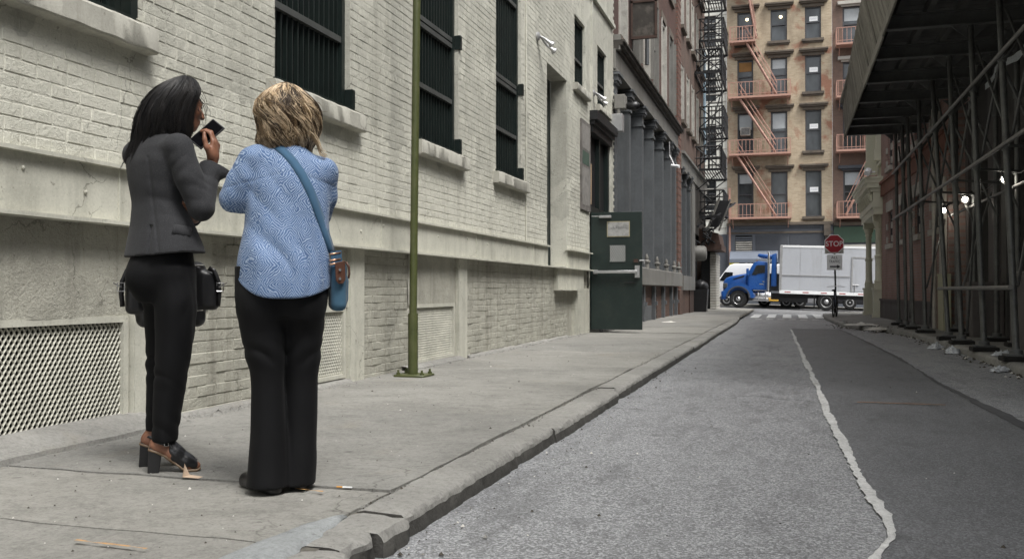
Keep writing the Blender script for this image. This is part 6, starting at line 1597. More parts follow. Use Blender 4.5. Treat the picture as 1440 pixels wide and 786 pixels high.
# ================================================================== PEOPLE: bodies and clothes grown as smooth implicit surfaces
class Field:
    def __init__(self, lo, hi, h):
        self.lo = np.array(lo, float); self.h = h
        n = np.ceil((np.array(hi) - self.lo) / h).astype(int) + 1
        self.n = n
        self.F = np.full(n, 0.5, np.float32)
        self.ax = [self.lo[i] + h * np.arange(n[i]) for i in range(3)]
    def region(self, lo, hi):
        a = np.clip(np.floor((np.array(lo) - self.lo) / self.h).astype(int), 0, self.n)
        b = np.clip(np.ceil((np.array(hi) - self.lo) / self.h).astype(int) + 1, 0, self.n)
        sl = tuple(slice(a[i], b[i]) for i in range(3))
        return sl, self.ax[0][sl[0]][:, None, None], self.ax[1][sl[1]][None, :, None], self.ax[2][sl[2]][None, None, :]
    def union(self, fn, lo, hi, k=0.02):
        sl, X, Y, Z = self.region(lo, hi)
        d = fn(X, Y, Z).astype(np.float32)
        if d.size == 0: return
        a = self.F[sl]
        if k <= 0: self.F[sl] = np.minimum(a, d); return
        hh = np.clip(0.5 + 0.5 * (a - d) / k, 0, 1)
        self.F[sl] = a * (1 - hh) + d * hh - k * hh * (1 - hh)
    def cap(self, a, b, ra, rb=None, k=0.02):
        rb = ra if rb is None else rb
        a = np.array(a, float); b = np.array(b, float); ab = b - a; L = ab @ ab
        m = max(ra, rb) + k + .012
        def fn(X, Y, Z):
            t = np.clip(((X - a[0]) * ab[0] + (Y - a[1]) * ab[1] + (Z - a[2]) * ab[2]) / L, 0, 1)
            return np.sqrt((X - a[0] - t * ab[0]) ** 2 + (Y - a[1] - t * ab[1]) ** 2 + (Z - a[2] - t * ab[2]) ** 2) - (ra + (rb - ra) * t)
        self.union(fn, np.minimum(a, b) - m, np.maximum(a, b) + m, k)
    def chain(self, pts, rs, k=0.02):
        for i in range(len(pts) - 1): self.cap(pts[i], pts[i + 1], rs[i], rs[i + 1], k)
    def ell(self, c, r, k=0.02, M=None):
        c = np.array(c, float); r = np.array(r, float); m = r.max() + k + .012
        M_ = np.eye(3) if M is None else np.array(M, float)     # rows: local axes
        def fn(X, Y, Z):
            x, y, z = X - c[0], Y - c[1], Z - c[2]
            q = [(M_[i, 0] * x + M_[i, 1] * y + M_[i, 2] * z) / r[i] for i in range(3)]
            k0 = np.sqrt(q[0] ** 2 + q[1] ** 2 + q[2] ** 2); k1 = np.sqrt((q[0] / r[0]) ** 2 + (q[1] / r[1]) ** 2 + (q[2] / r[2]) ** 2)
            return k0 * (k0 - 1) / np.maximum(k1, 1e-6)
        self.union(fn, c - m, c + m, k)
    def loft(self, rows, k=0.02, ang=0.0, p=2.0, smooth=3):
        """rows (z, cx, cy, rx, ry): elliptic sections stacked in z, axes turned by ang"""
        rows = sorted(rows); zt = np.linspace(rows[0][0], rows[-1][0], 240)
        T = [np.interp(zt, [r[0] for r in rows], [r[i] for r in rows]) for i in range(1, 5)]
        for _ in range(smooth):
            T = [np.convolve(np.pad(t, 6, 'edge'), np.ones(13) / 13, 'valid') for t in T]
        ca, sa = math.cos(ang), math.sin(ang)
        m = k + .02
        lo = (min(r[1] - max(r[3], r[4]) for r in rows) - m, min(r[2] - max(r[3], r[4]) for r in rows) - m, rows[0][0] - m)
        hi = (max(r[1] + max(r[3], r[4]) for r in rows) + m, max(r[2] + max(r[3], r[4]) for r in rows) + m, rows[-1][0] + m)
        def fn(X, Y, Z):
            cx, cy, rx, ry = [np.interp(Z, zt, t) for t in T]
            x = X - cx; y = Y - cy
            u = x * ca + y * sa; v = -x * sa + y * ca
            q = (np.abs(u / rx) ** p + np.abs(v / ry) ** p) ** (1 / p) + 1e-6
            r = np.sqrt(u * u + v * v) + 1e-6
            d = r * (1 - 1 / q)
            return np.maximum(d, np.maximum(Z - rows[-1][0], rows[0][0] - Z))
        self.union(fn, lo, hi, k)
    def wrinkle(self, fn):
        X, Y, Z = self.ax[0][:, None, None], self.ax[1][None, :, None], self.ax[2][None, None, :]
        self.F = (self.F + fn(X, Y, Z)).astype(np.float32)
    def cut(self, fn):
        X, Y, Z = self.ax[0][:, None, None], self.ax[1][None, :, None], self.ax[2][None, None, :]
        self.F = np.maximum(self.F, fn(X, Y, Z)).astype(np.float32)
    def nets(self, relax=1):
        F = self.F; ins = F < 0; h = self.h
        c = [F[i:F.shape[0] - 1 + i, j:F.shape[1] - 1 + j, k:F.shape[2] - 1 + k] for i in (0, 1) for j in (0, 1) for k in (0, 1)]
        neg = sum((a < 0).astype(np.int8) for a in c)
        cells = np.argwhere((neg > 0) & (neg < 8))
        if not len(cells): return np.zeros((0, 3)), []
        vals = np.stack([a[cells[:, 0], cells[:, 1], cells[:, 2]] for a in c], 1)
        offs = np.array([(i, j, k) for i in (0, 1) for j in (0, 1) for k in (0, 1)], float)
        acc = np.zeros((len(cells), 3)); cnt = np.zeros(len(cells))
        for a in range(8):
            for b in range(a + 1, 8):
                if abs(offs[a] - offs[b]).sum() != 1: continue
                va, vb = vals[:, a], vals[:, b]; s = (va < 0) != (vb < 0)
                t = np.where(s, va / np.where(s, va - vb, 1), 0)
                acc += np.where(s[:, None], offs[a] + t[:, None] * (offs[b] - offs[a]), 0); cnt += s
        v = (cells + acc / cnt[:, None]) * h + self.lo
        vid = np.full(np.array(F.shape) - 1, -1, int); vid[cells[:, 0], cells[:, 1], cells[:, 2]] = np.arange(len(cells))
        faces = []
        for ax in range(3):
            o1, o2 = [(1, 2), (2, 0), (0, 1)][ax]
            sl0 = [slice(None)] * 3; sl1 = [slice(None)] * 3
            sl0[ax] = slice(0, -1); sl1[ax] = slice(1, None)
            e = np.argwhere(ins[tuple(sl0)] != ins[tuple(sl1)])
            ok = (e[:, o1] > 0) & (e[:, o2] > 0) & (e[:, o1] < F.shape[o1] - 1) & (e[:, o2] < F.shape[o2] - 1)
            e = e[ok]
            def at(d1, d2):
                q = e.copy(); q[:, o1] -= d1; q[:, o2] -= d2
                return vid[q[:, 0], q[:, 1], q[:, 2]]
            quad = np.stack([at(1, 1), at(0, 1), at(0, 0), at(1, 0)], 1)
            flip = ~ins[e[:, 0], e[:, 1], e[:, 2]]
            quad[flip] = quad[flip][:, ::-1]
            faces.append(quad)
        f = np.concatenate(faces); f = f[(f >= 0).all(1)]
        for _ in range(relax):
            s = np.zeros_like(v); n = np.zeros(len(v))
            for a in range(4):
                i, j = f[:, a], f[:, (a + 1) % 4]
                np.add.at(s, i, v[j]); np.add.at(n, i, 1); np.add.at(s, j, v[i]); np.add.at(n, j, 1)
            v = v * .5 + .5 * s / np.maximum(n, 1)[:, None]
        return v, f
    def build(self, name, mat, parent, relax=1, **kw):
        v, f = self.nets(relax)
        me = bpy.data.meshes.new(name)
        me.from_pydata(v.tolist(), [], f.tolist())
        me.polygons.foreach_set('use_smooth', [True] * len(me.polygons))
        if isinstance(mat, (list, tuple)):
            for m_ in mat: me.materials.append(m_)
        else: me.materials.append(mat)
        me.update()
        o = bpy.data.objects.new(name, me); COL.objects.link(o); o.parent = parent
        return props(o, **kw)
    def surf_y(self, x, z, side=-1):
        i = int(round((x - self.lo[0]) / self.h)); k = int(round((z - self.lo[2]) / self.h))
        i = min(max(i, 0), self.n[0] - 1); k = min(max(k, 0), self.n[2] - 1)
        col = self.F[i, :, k]; idx = np.where(col < 0)[0]
        if not len(idx): return None
        return self.ax[1][idx[0] if side < 0 else idx[-1]]

def nz(v): v = np.array(v, float); return v / np.linalg.norm(v)
def swirl(seed, n, k0, k1):
    r_ = random.Random(seed); T = []
    for i in range(n):
        d = nz([r_.gauss(0, 1), r_.gauss(0, 1), r_.gauss(0, 1)]); T.append((d * r_.uniform(k0, k1), r_.uniform(0, 6.28)))
    def fn(X, Y, Z): return sum(np.sin(a[0] * X + a[1] * Y + a[2] * Z + b) for a, b in T) / n
    return fn

def folds(seed, d, freq, warp=2.6):
    """drawn cloth folds: warped ridges whose strength comes and goes"""
    wv_ = swirl(seed, 4, 7, 20); m_ = swirl(seed + 1, 3, 6, 16); d = nz(d)
    def fn(X, Y, Z):
        a = np.abs(np.sin(.5 * freq * (d[0] * X + d[1] * Y + d[2] * Z) + warp * wv_(X, Y, Z)))
        return (.6 - a) * np.clip(.35 + 1.6 * m_(X, Y, Z), 0, 1)
    return fn

def add_hand(S, wrist, d, nrm, thumb_y=-1, sc=1.0, curl=(.5, .6, .4), k=.006, spread=.0):
    d = nz(d); nrm = np.array(nrm, float); nrm = nz(nrm - d * (nrm @ d)); side = np.cross(nrm, d)
    if side[1] * thumb_y < 0: side = -side
    w_ = np.array(wrist, float)
    S.cap(w_ - d * .02, w_ + d * .02, .023 * sc, .025 * sc, .01)
    for i in range(4):
        off = (.027 - .018 * i) * sc
        kn = w_ + d * (.086 - .006 * abs(i - 1.2)) * sc + side * off
        S.cap(w_ + d * .015 * sc + side * off * .7, kn, .0135 * sc, .0105 * sc, .012)
        L = [(.040, .025, .020), (.044, .028, .021), (.041, .026, .020), (.032, .020, .018)][i]
        A = 0; p = kn
        for j in range(3):
            A += curl[j] * (1 + .06 * i)
            dj = d * math.cos(A) + nrm * math.sin(A) + side * spread * (1.5 - i) * .1
            q = p + nz(dj) * L[j] * sc
            S.cap(p, q, (.0092 - .0008 * j) * sc, (.0086 - .0009 * j) * sc, k * .7); p = q
    b0 = w_ + d * .022 * sc + side * .024 * sc
    p1 = b0 + nz(d * .65 + side * .65 + nrm * .35) * .040 * sc; p2 = p1 + nz(d * .9 + side * .2 + nrm * .35) * .034 * sc; p3 = p2 + nz(d * .95 + nrm * .25) * .026 * sc
    S.chain([b0, p1, p2, p3], [.0165 * sc, .0125 * sc, .0105 * sc, .0085 * sc], .008)

def add_head(S, c, f, sc=1.0, tilt=0.0):
    """head: skull, jaw, brow, nose, lips, ears. c = centre of skull, f = facing direction"""
    f = nz(f); up = nz(np.array([0, 0, 1.]) - f * f[2]); l = np.cross(up, f)
    P_ = lambda a, b, u: np.array(c) + (f * a + l * b + up * u) * sc
    M_ = np.array([f, l, up])
    S.ell(P_(-.012, 0, .03), np.array([.098, .077, .092]) * sc, .01, M_)
    S.ell(P_(.02, 0, -.03), np.array([.074, .066, .088]) * sc, .03, M_)
    S.ell(P_(.058, 0, -.088), np.array([.030, .034, .026]) * sc, .03, M_)      # chin
    S.cap(P_(.0, .05, -.055), P_(.055, .018, -.095), .018 * sc, .016 * sc, .025); S.cap(P_(.0, -.05, -.055), P_(.055, -.018, -.095), .018 * sc, .016 * sc, .025)
    S.cap(P_(.080, .03, .018), P_(.080, -.03, .018), .011 * sc, .011 * sc, .02)   # brow
    for s in (1, -1): S.ell(P_(.062, s * .038, -.025), np.array([.024, .022, .02]) * sc, .02, M_)   # cheek
    S.chain([P_(.088, 0, .005), P_(.103, 0, -.018), P_(.111, 0, -.034)], [.008 * sc, .010 * sc, .0125 * sc], .012)  # nose
    for s in (1, -1): S.ell(P_(.096, s * .012, -.037), np.array([.012, .009, .008]) * sc, .008, M_)
    S.cap(P_(.089, .016, -.058), P_(.089, -.016, -.058), .0085 * sc, .0085 * sc, .008); S.cap(P_(.087, .014, -.071), P_(.087, -.014, -.071), .0095 * sc, .0095 * sc, .008)
    for s in (1, -1): S.ell(P_(-.008, s * .076, -.008), np.array([.019, .008, .03]) * sc, .008, M_)
    return P_, M_

# ---- strands of hair: locks that run over a lofted head-of-hair shape
def hair_table(rows, smooth=2):
    rows = sorted(rows); zt = np.linspace(rows[0][0], rows[-1][0], 200)
    T = [np.interp(zt, [r[0] for r in rows], [r[i] for r in rows]) for i in range(1, 5)]
    for _ in range(smooth): T = [np.convolve(np.pad(t, 5, 'edge'), np.ones(11) / 11, 'valid') for t in T]
    return zt, T
def hair_at(tab, z, phi, out=1.0):
    zt, T = tab; cx, cy, rx, ry = [float(np.interp(z, zt, t)) for t in T]
    return np.array([cx + rx * out * math.cos(phi), cy + ry * out * math.sin(phi), z])
def ribbon(mb_, pts, r, n=3):
    mb_.path(pts, r, n, False)

def skin(name, col, sss=.06):
    t = NT(name); p = t.obj()
    n1 = t.noise(p, 22, 4); n2 = t.noise(p, 160, 3)
    c = t.mix(t.ramp(n1, [(0.3, 0.0), (0.7, 1.0)]), mul(col, .85), mul(col, 1.12))
    t.bump(n2, .12, .002)
    t.set(t.b, 'Subsurface Weight', sss); t.set(t.b, 'Subsurface Radius', (.01, .004, .002))
    return t.out(c, .45, 0, .4)
def cloth(name, col, weave=(900, 900, 900), rough=.85, var=.12, sheen=.15, fold=.0, flecks=None, spec=.2):
    t = NT(name); p = t.obj()
    n1 = t.noise(p, 6, 4); n2 = t.noise(t.scale(p, (1, 1, 1)), 260, 3, .7)
    c = t.mix(t.ramp(n1, [(0.3, 0.0), (0.7, 1.0)]), mul(col, 1 - var), mul(col, 1 + var))
    if flecks: c = t.mix(t.math('MULTIPLY', t.ramp(n2, [(0.5, 0.0), (0.72, 1.0)]), flecks[1]), c, flecks[0])
    h = t.math('ADD', t.math('MULTIPLY', n2, .5), t.math('MULTIPLY', t.noise(t.scale(p, (1.0, 1.0, .45)), 28, 3, .5), 1.0))
    t.bump(h, .25, .004)
    t.set(t.b, 'Sheen Weight', sheen); t.set(t.b, 'Sheen Roughness', .5)
    return t.out(c, rough, 0, spec)
def hairmat(name, col, rough=.38):
    t = NT(name); p = t.obj()
    n = t.noise(t.scale(p, (1, 1, .25)), 60, 4)
    c = t.mix(t.ramp(n, [(0.3, 0.0), (0.7, 1.0)]), mul(col, .65), mul(col, 1.3))
    return t.out(c, rough, 0, .34)

SK1 = skin('brown_skin', (0.21, 0.098, 0.06)); SK2 = skin('fair_skin', (0.50, 0.29, 0.21))
BLK = cloth('black_trouser_cloth', (0.0036, 0.0037, 0.0043), var=.25, sheen=.02, rough=.78, spec=.16)
BLK2 = cloth('black_twill', (0.0038, 0.0039, 0.0045), var=.25, sheen=.02, rough=.74, spec=.18)
GREYJ = cloth('charcoal_wool', (0.023, 0.0235, 0.0255), var=.14, sheen=.06, flecks=((0.07, 0.071, 0.075), .55))
LEATH = simple('black_leather', (0.010, 0.010, 0.011), .35, .3, 12, 0, .5, .2, 90, .002, obj=True)
LEATH2 = simple('brown_leather', (0.07, 0.028, 0.016), .45, .25, 14, 0, .45, .2, 90, .002, obj=True)
H1 = hairmat('black_hair', (0.005, 0.0046, 0.005), .5); H1B = hairmat('soft_black_hair', (0.014, 0.012, 0.011), .46)
HB1 = hairmat('brown_blonde_hair', (0.05, 0.031, 0.017)); HB2 = hairmat('dark_blonde_hair', (0.21, 0.142, 0.076)); HB3 = hairmat('pale_blonde_hair', (0.58, 0.45, 0.30))
YAW = R(16.617)

# =============================================================== woman in the charcoal jacket
D1 = 4.385
def bearing(u): return math.atan((720 - u) / 1300)
def seat(root, u):
    b = bearing(u); root.rotation_euler = (0, 0, YAW + b); root.scale = (math.cos(b), 1, 1)
def at_person(root, p):
    q_ = Vector((p[0] * root.scale[0], p[1], p[2])); return Vector(root.location) + Matrix.Rotation(root.rotation_euler[2], 3, 'Z') @ q_
def view_pt(u, d, z):       # a standing point from bearing and distance
    rx_ = (u - 720) / 1300 * d
    return (rx_ * math.cos(YAW) - d * math.sin(YAW), d * math.cos(YAW) + rx_ * math.sin(YAW), z)
w1 = thing('person', view_pt(235, D1, .1), 'woman with black hair in charcoal jacket and black trousers holding up a phone', 'person'); seat(w1, 235)
f1 = nz([.8, .6, 0]); r1 = nz([.6, -.8, 0])
ANG1 = math.atan2(r1[1], r1[0])
S = Field((-.30, -.30, -.01), (.36, .45, 1.92), .0062)
# legs, pelvis, trunk, neck, arms, head: one skin
S.loft([(.12, -.012, -.045, .034, .034), (.3, .0, -.045, .045, .05), (.5, .015, -.05, .05, .055), (.8, .02, -.05, .075, .08), (.98, .0, -.03, .085, .085)], .02)
S.loft([(.12, -.05, .14, .034, .034), (.3, -.04, .14, .045, .05), (.5, -.035, .13, .05, .055), (.8, -.035, .1, .07, .075), (.98, -.03, .07, .08, .08)], .02)
S.loft([(.92, -.02, .01, .145, .11), (1.05, -.02, .01, .14, .105), (1.25, -.045, .01, .11, .085), (1.42, -.045, .01, .14, .095), (1.53, -.04, .01, .12, .07), (1.58, -.03, .01, .05, .05)], .04, ANG1)
S.cap((-.02, .01, 1.53), (.045, .03, 1.66), .055, .052, .03)
S.chain([(.055, -.12, 1.505), (.155, -.135, 1.235), (.205, -.05, 1.45)], [.045, .038, .025], .02)
S.chain([(-.14, .15, 1.50), (.04, .29, 1.22), (.135, .075, 1.20)], [.045, .038, .026], .02)
HC1 = np.array([.068, .03, 1.735])
hd, hM = add_head(S, HC1, [.95, .30, -.12])
add_hand(S, (.214, -.066, 1.462), (.16, -.02, .98), (-.8, .42, .2), -1, 1.12, curl=(.55, .75, .45)); S.ell((.214, -.075, 1.505), (.026, .026, .042), .02)
add_hand(S, (.125, .06, 1.205), (-.32, -.92, .18), (-.35, .0, .9), -1, .95, curl=(.12, .25, .2))
for (y, x, dz) in ((-.05, 0, 0), (.14, -.045, 0)):
    S.chain([(x - .02, y, .17), (x - .045, y, .128), (x + .03, y - .004, .085), (x + .10, y - .01, .038), (x + .142, y - .012, .024)], [.033, .031, .033, .031, .021], .02)
body1 = S.build('body', SK1, w1)
# eyes
eb = MB()
for s in (1, -1):
    p = hd(.074, s * .031, .0); eb.lathe(tuple(p - np.array([0, 0, 0])), [(.001, -.011), (.008, -.008), (.0115, 0), (.008, .008), (.001, .011)], 10)
eb.build('eyes', simple('eye_white', (0.5, 0.48, 0.46), .2, .05, 5, bump=0), w1, local=True, smooth=True, kind='stuff')
lb = MB()
for s in (1, -1):
    for k in range(5):
        a = hd(.083, s * (.022 + .005 * k), .006); b = hd(.097 - .001 * k, s * (.023 + .006 * k), .004); lb.tube(a, b, .0009, .0004, 3)
    lb.path([hd(.086, s * .016, .024), hd(.086, s * .032, .029), hd(.076, s * .047, .024)], [.002, .003, .0015], 5)
lb.build('brows_and_lashes', H1, w1, local=True, kind='stuff')

# trousers
S = Field((-.28, -.26, .10), (.26, .34, 1.12), .0062)
S.loft([(.135, -.010, -.048, .060, .068), (.34, .010, -.048, .072, .08), (.47, .022, -.05, .08, .088), (.64, .038, -.052, .094, .102), (.80, .040, -.052, .102, .115), (.95, .02, -.03, .11, .12)], .02)
S.loft([(.165, -.045, .14, .056, .066), (.34, -.030, .14, .07, .078), (.60, -.018, .12, .084, .09), (.80, -.022, .085, .097, .105), (.95, -.02, .06, .11, .12)], .02)
S.loft([(.80, -.01, .02, .125, .125), (.92, -.024, .01, .172, .145), (1.0, -.022, .01, .166, .14), (1.08, -.02, .01, .15, .125)], .03, ANG1)
S.ell((-.10, -.03, .91), (.095, .095, .10), .05)
wv = swirl(5, 6, 14, 34)
fa, fb, fc = folds(61, (.5, .2, 1), 95), folds(63, (-.8, 0, .8), 80), folds(65, (1, .3, .15), 60)
S.wrinkle(lambda X, Y, Z: .003 * wv(X, Y, Z * .7) + .012 * np.exp(-((Z - .50) / .08) ** 2) * fa(X, Y, Z) + .014 * np.exp(-((Z - .80) / .08) ** 2) * fb(X, Y, Z) + .006 * np.exp(-((Z - .20) / .07) ** 2) * fa(X, Y, Z) + .004 * fc(X, Y, Z))
hem = lambda X, Y, Z: np.where(Y < .05, .142 + .06 * np.abs(X + .01), .172) - Z
S.cut(lambda X, Y, Z: hem(X, Y, Z) + 0 * X * Y * Z)
S.build('trousers', BLK, w1)

# jacket
S = Field((-.30, -.32, .96), (.36, .46, 1.66), .0058)
S.loft([(.98, -.006, .012, .225, .185), (1.06, -.010, .012, .208, .165), (1.15, -.022, .012, .178, .138), (1.26, -.046, .012, .140, .108), (1.36, -.050, .012, .160, .120), (1.45, -.052, .012, .178, .122), (1.53, -.05, .012, .16, .098), (1.575, -.04, .012, .10, .075), (1.60, -.03, .012, .07, .062)], .03, ANG1, 2.15)
S.ell((.045, -.115, 1.515), (.075, .075, .06), .035); S.ell((-.14, .14, 1.51), (.075, .075, .06), .035)
S.chain([(.052, -.125, 1.50), (.10, -.14, 1.37), (.158, -.145, 1.235)], [.072, .068, .062], .014)
S.cap((.158, -.145, 1.235), (.204, -.062, 1.42), .064, .046, .012)
S.chain([(-.145, .15, 1.50), (-.06, .24, 1.35), (.045, .29, 1.225)], [.072, .066, .06], .014)
S.cap((.045, .29, 1.225), (.125, .11, 1.205), .058, .044, .012)
wv = swirl(9, 7, 16, 40)
fa, fb, fc = folds(71, (.55, .2, .8), 125), folds(73, (-.75, .1, .7), 115), folds(75, (.15, 0, 1), 95)
def jw(X, Y, Z):
    el = np.exp(-(((X - .15) / .06) ** 2 + ((Z - 1.29) / .075) ** 2)); ar = np.exp(-(((X - .04) / .05) ** 2 + ((Z - 1.43) / .06) ** 2))
    wa = np.exp(-((Z - 1.27) / .06) ** 2) * np.exp(-((X + .06) / .13) ** 2)
    seam = .006 * np.exp(-((X + .060 + .12 * (Z - 1.2)) / .006) ** 2) * (Y < 0) * (Z < 1.47)
    seam2 = .014 * np.exp(-((X + .086 - .09 * (Z - 1.0)) / .0055) ** 2) * (Y < 0) * (Z < 1.15)
    return .002 * wv(X, Y, Z) + 0.010 * el * fa(X, Y, Z) + .007 * ar * fb(X, Y, Z) + .0045 * wa * fc(X, Y, Z) + .0012 * fc(X, Y, Z) + seam + seam2
S.wrinkle(jw)
S.cut(lambda X, Y, Z: (1.018 + .012 * np.sin(9 * X) - .02 * (X > .12) * (X - .12) * 4) - Z + 0 * Y)
jk = S.build('jacket', GREYJ, w1)
JF = S
# turned-back cuff, flared; patterned blouse cuff inside; watch
q = MB(); ax = nz([.30, .42, .86])
def ring_path(c, ax_, r, n=20, ph=0): 
    u = nz(np.cross(ax_, [0, 0.3, 1])); v = np.cross(ax_, u)
    return [np.array(c) + r * (math.cos(a) * u + math.sin(a) * v) for a in [2 * math.pi * i / n + ph for i in range(n + 1)]]
c0, c1 = np.array([.190, -.088, 1.362]), np.array([.207, -.056, 1.432])
rows = []
for (t, rr, fl) in ((0, .050, 0), (.45, .053, .006), (1.0, .060, .042), (1.06, .058, .038), (.7, .044, 0)):
    c = c0 + (c1 - c0) * t; ring = ring_path(c, nz(c1 - c0), rr, 22)
    ring = [p + np.array([1, -.2, .0]) * fl * max(0, (p - c)[0] / rr) ** 2 + np.array([0, 0, -.4]) * fl * max(0, (p - c)[0] / rr) for p in ring]
    rows.append(ring)
n_ = len(rows[0]); q.add([p for r_ in rows for p in r_], [(j * n_ + i, j * n_ + i + 1, (j + 1) * n_ + i + 1, (j + 1) * n_ + i) for j in range(len(rows) - 1) for i in range(n_ - 1)])
q.build('turned_cuff', GREYJ, w1, local=True, smooth=True)
q = MB(); q.path([(.204, -.06, 1.42), (.2085, -.05, 1.447), (.2095, -.048, 1.456)], [.040, .036, .031], 18); q.build('blouse_cuff', simple('grey_print_cuff', (0.24, 0.25, 0.27), .7, .6, 60, bump=0, obj=True), w1, local=True, smooth='auto')
q = MB(); q.path([(.2095, -.047, 1.459), (.2115, -.045, 1.470)], [.0285, .0275], 16); q.build('watch', MAT['chrome'], w1, local=True, smooth='auto')
# pocket flap and vent stitching on the jacket, laid on its surface
q = MB()
def on_j(x, z, off=.004):
    y = JF.surf_y(x, z); return (x, (y if y is not None else -.1) - off, z)
rws = [[on_j(.020 + .088 * i / 8 + .01 * (1 - t), 1.155 - .042 * t - .012 * i / 8, .005 + .003 * t) for i in range(9)] for t in (0, .5, 1)]
q.add([p for r_ in rws for p in r_], [(j * 9 + i, j * 9 + i + 1, (j + 1) * 9 + i + 1, (j + 1) * 9 + i) for j in range(2) for i in range(8)])
o = q.build('pocket_flap', GREYJ, w1, local=True, smooth=True); md = o.modifiers.new('thick', 'SOLIDIFY'); md.thickness = .004

# shoes: block-heeled open sandals
for (y, x) in ((-.05, 0), (.14, -.045)):
    q = MB()
    q.prism([(x - .088, 0), (x - .034, 0), (x - .022, .085), (x - .012, .108), (x - .082, .118)], lambda s, z, d: (s, d, z), y - .026, y + .026)
    sh = q.build('heeled_sandal', LEATH, w1, local=True)
    md = sh.modifiers.new('bevel', 'BEVEL'); md.width = .004; md.segments = 2
    q = MB(); pr = [(-.085, .112), (-.045, .098), (0, .074), (.04, .044), (.075, .016), (.10, .007), (.145, .006), (.162, .014)]
    wd = [.026, .029, .028, .029, .036, .038, .036, .02]
    q.grid(lambda i, j: (x + pr[int(i)][0], y - .004 * i / 7 * 3 + (j - .5) * 2 * wd[int(i)], pr[int(i)][1]), list(range(8)), [0, .5, 1])
    o = q.build('sole', simple('tan_sole_edge', (0.16, 0.11, 0.07), .5, .1, 9), sh, local=True, smooth=True); md = o.modifiers.new('thick', 'SOLIDIFY'); md.thickness = .010; md.offset = 0
    U = Field((x - .08, y - .07, 0), (x + .19, y + .07, .19), .0042)
    U.chain([(x + .012, y - .003, .125), (x + .045, y - .005, .085), (x + .095, y - .009, .045), (x + .135, y - .011, .030)], [.037, .040, .038, .028], .015)
    U.cut(lambda X, Y, Z: (x + .012 + .25 * np.maximum(0, .09 - Z)) - X + 0 * Y * Z); U.cut(lambda X, Y, Z: X - (x + .148) + 0 * Y * Z)
    U.wrinkle(lambda X, Y, Z: .002 * (np.sin(260 * (X * .6 + Z * .8)) > .55) + 0 * Y)
    U.build('upper', LEATH, sh, 1)
    q = MB(); q.path([np.array([x - .020, y, .142]) + np.array([.038 * math.cos(a), .037 * math.sin(a), -.012 * math.cos(a)]) for a in [k * math.pi / 10 for k in range(21)]], .0085, 6, False, flat=(.4, 1.3)); q.build('ankle_strap', LEATH, sh, local=True, smooth=True)
    q = MB(); q.path([(x + .0 + .009 * a, y - .043, .137 + .009 * b) for a, b in ((-1, -1), (1, -1), (1, 1), (-1, 1), (-1, -1))], .002, 5, False); q.build('buckle', MAT['chrome'], sh, local=True)

# hair: base mass plus locks
HT1 = [(1.50, -.06, .03, .115, .075), (1.55, -.028, .03, .142, .10), (1.60, -.014, .03, .143, .115), (1.67, -.006, .03, .134, .118), (1.74, .018, .03, .126, .112), (1.80, .052, .03, .118, .10), (1.84, .070, .03, .088, .078), (1.868, .082, .03, .05, .045), (1.879, .085, .03, .012, .012)]
S = Field((-.26, -.14, 1.44), (.26, .2, 1.9), .0058)
S.loft([(z, cx, cy, rx * .88, ry * .88) for z, cx, cy, rx, ry in HT1], .02)
S.cap((-.09, .03, 1.62), (-.155, .02, 1.50), .06, .018, .05)
# open at the face
fx, fy = .95, .30
def face_cut(X, Y, Z):
    a = (X - HC1[0]) * fx + (Y - HC1[1]) * fy; b = -(X - HC1[0]) * fy + (Y - HC1[1]) * fx
    return -np.maximum(np.maximum(-(a - .052), np.abs(b) - .062), np.maximum(Z - 1.80, 1.5 - Z))
S.cut(face_cut)
wv = swirl(3, 6, 30, 90)
S.wrinkle(lambda X, Y, Z: .004 * wv(X * 1.4, Y * 1.4, Z * .3))
hair1 = S.build('hair', hairmat('black_hair_mass', (0.0065, 0.006, 0.0065), .75), w1)
tab = hair_table(HT1, 1)
q = MB(); rnd = random.Random(12)
for Lk in range(230):
    phi0 = rnd.uniform(R(62), R(326)) if Lk % 20 else rnd.uniform(R(-40), R(-25))
    zt0 = 1.874 - abs(rnd.gauss(0, .035)); lead0 = rnd.uniform(-.2, .2); wa = rnd.uniform(.02, .12); wf = rnd.uniform(3, 7); wp = rnd.uniform(0, 6.28)
    back = max(0, -math.cos(phi0)); lift = rnd.uniform(-.06, .12)
    ze = 1.565 - .075 * back + rnd.gauss(0, .028) - (.06 if math.cos(phi0) > .35 else 0); col = 0 if rnd.random() < .55 else 1
    for s_ in range(8):
        phi = phi0 + rnd.gauss(0, .05); z1 = ze + rnd.gauss(0, .012); dl = rnd.gauss(0, .016); q.cm = col; n = 12; pts = []
        for i in range(n):
            t = i / (n - 1); z = zt0 + (z1 - zt0) * (t ** 1.12)
            ph = phi0 + (phi - phi0) * (1 - .45 * t) + lead0 * t + wa * t * math.sin(wf * t + wp)
            p = hair_at(tab, min(max(z, 1.55), 1.876), ph, 1.0 + lift * math.sin(math.pi * min(1, t * 1.1)) + dl + .05 * t * math.sin(wf * t + wp + 1))
            if z < 1.55: p[2] = z; p[0] += (-(1.55 - z) * .42 if back > .2 else .05 * (1.55 - z))
            pts.append(p)
        ribbon(q, pts, [.0016 - .0011 * (i / (n - 1)) for i in range(n)])
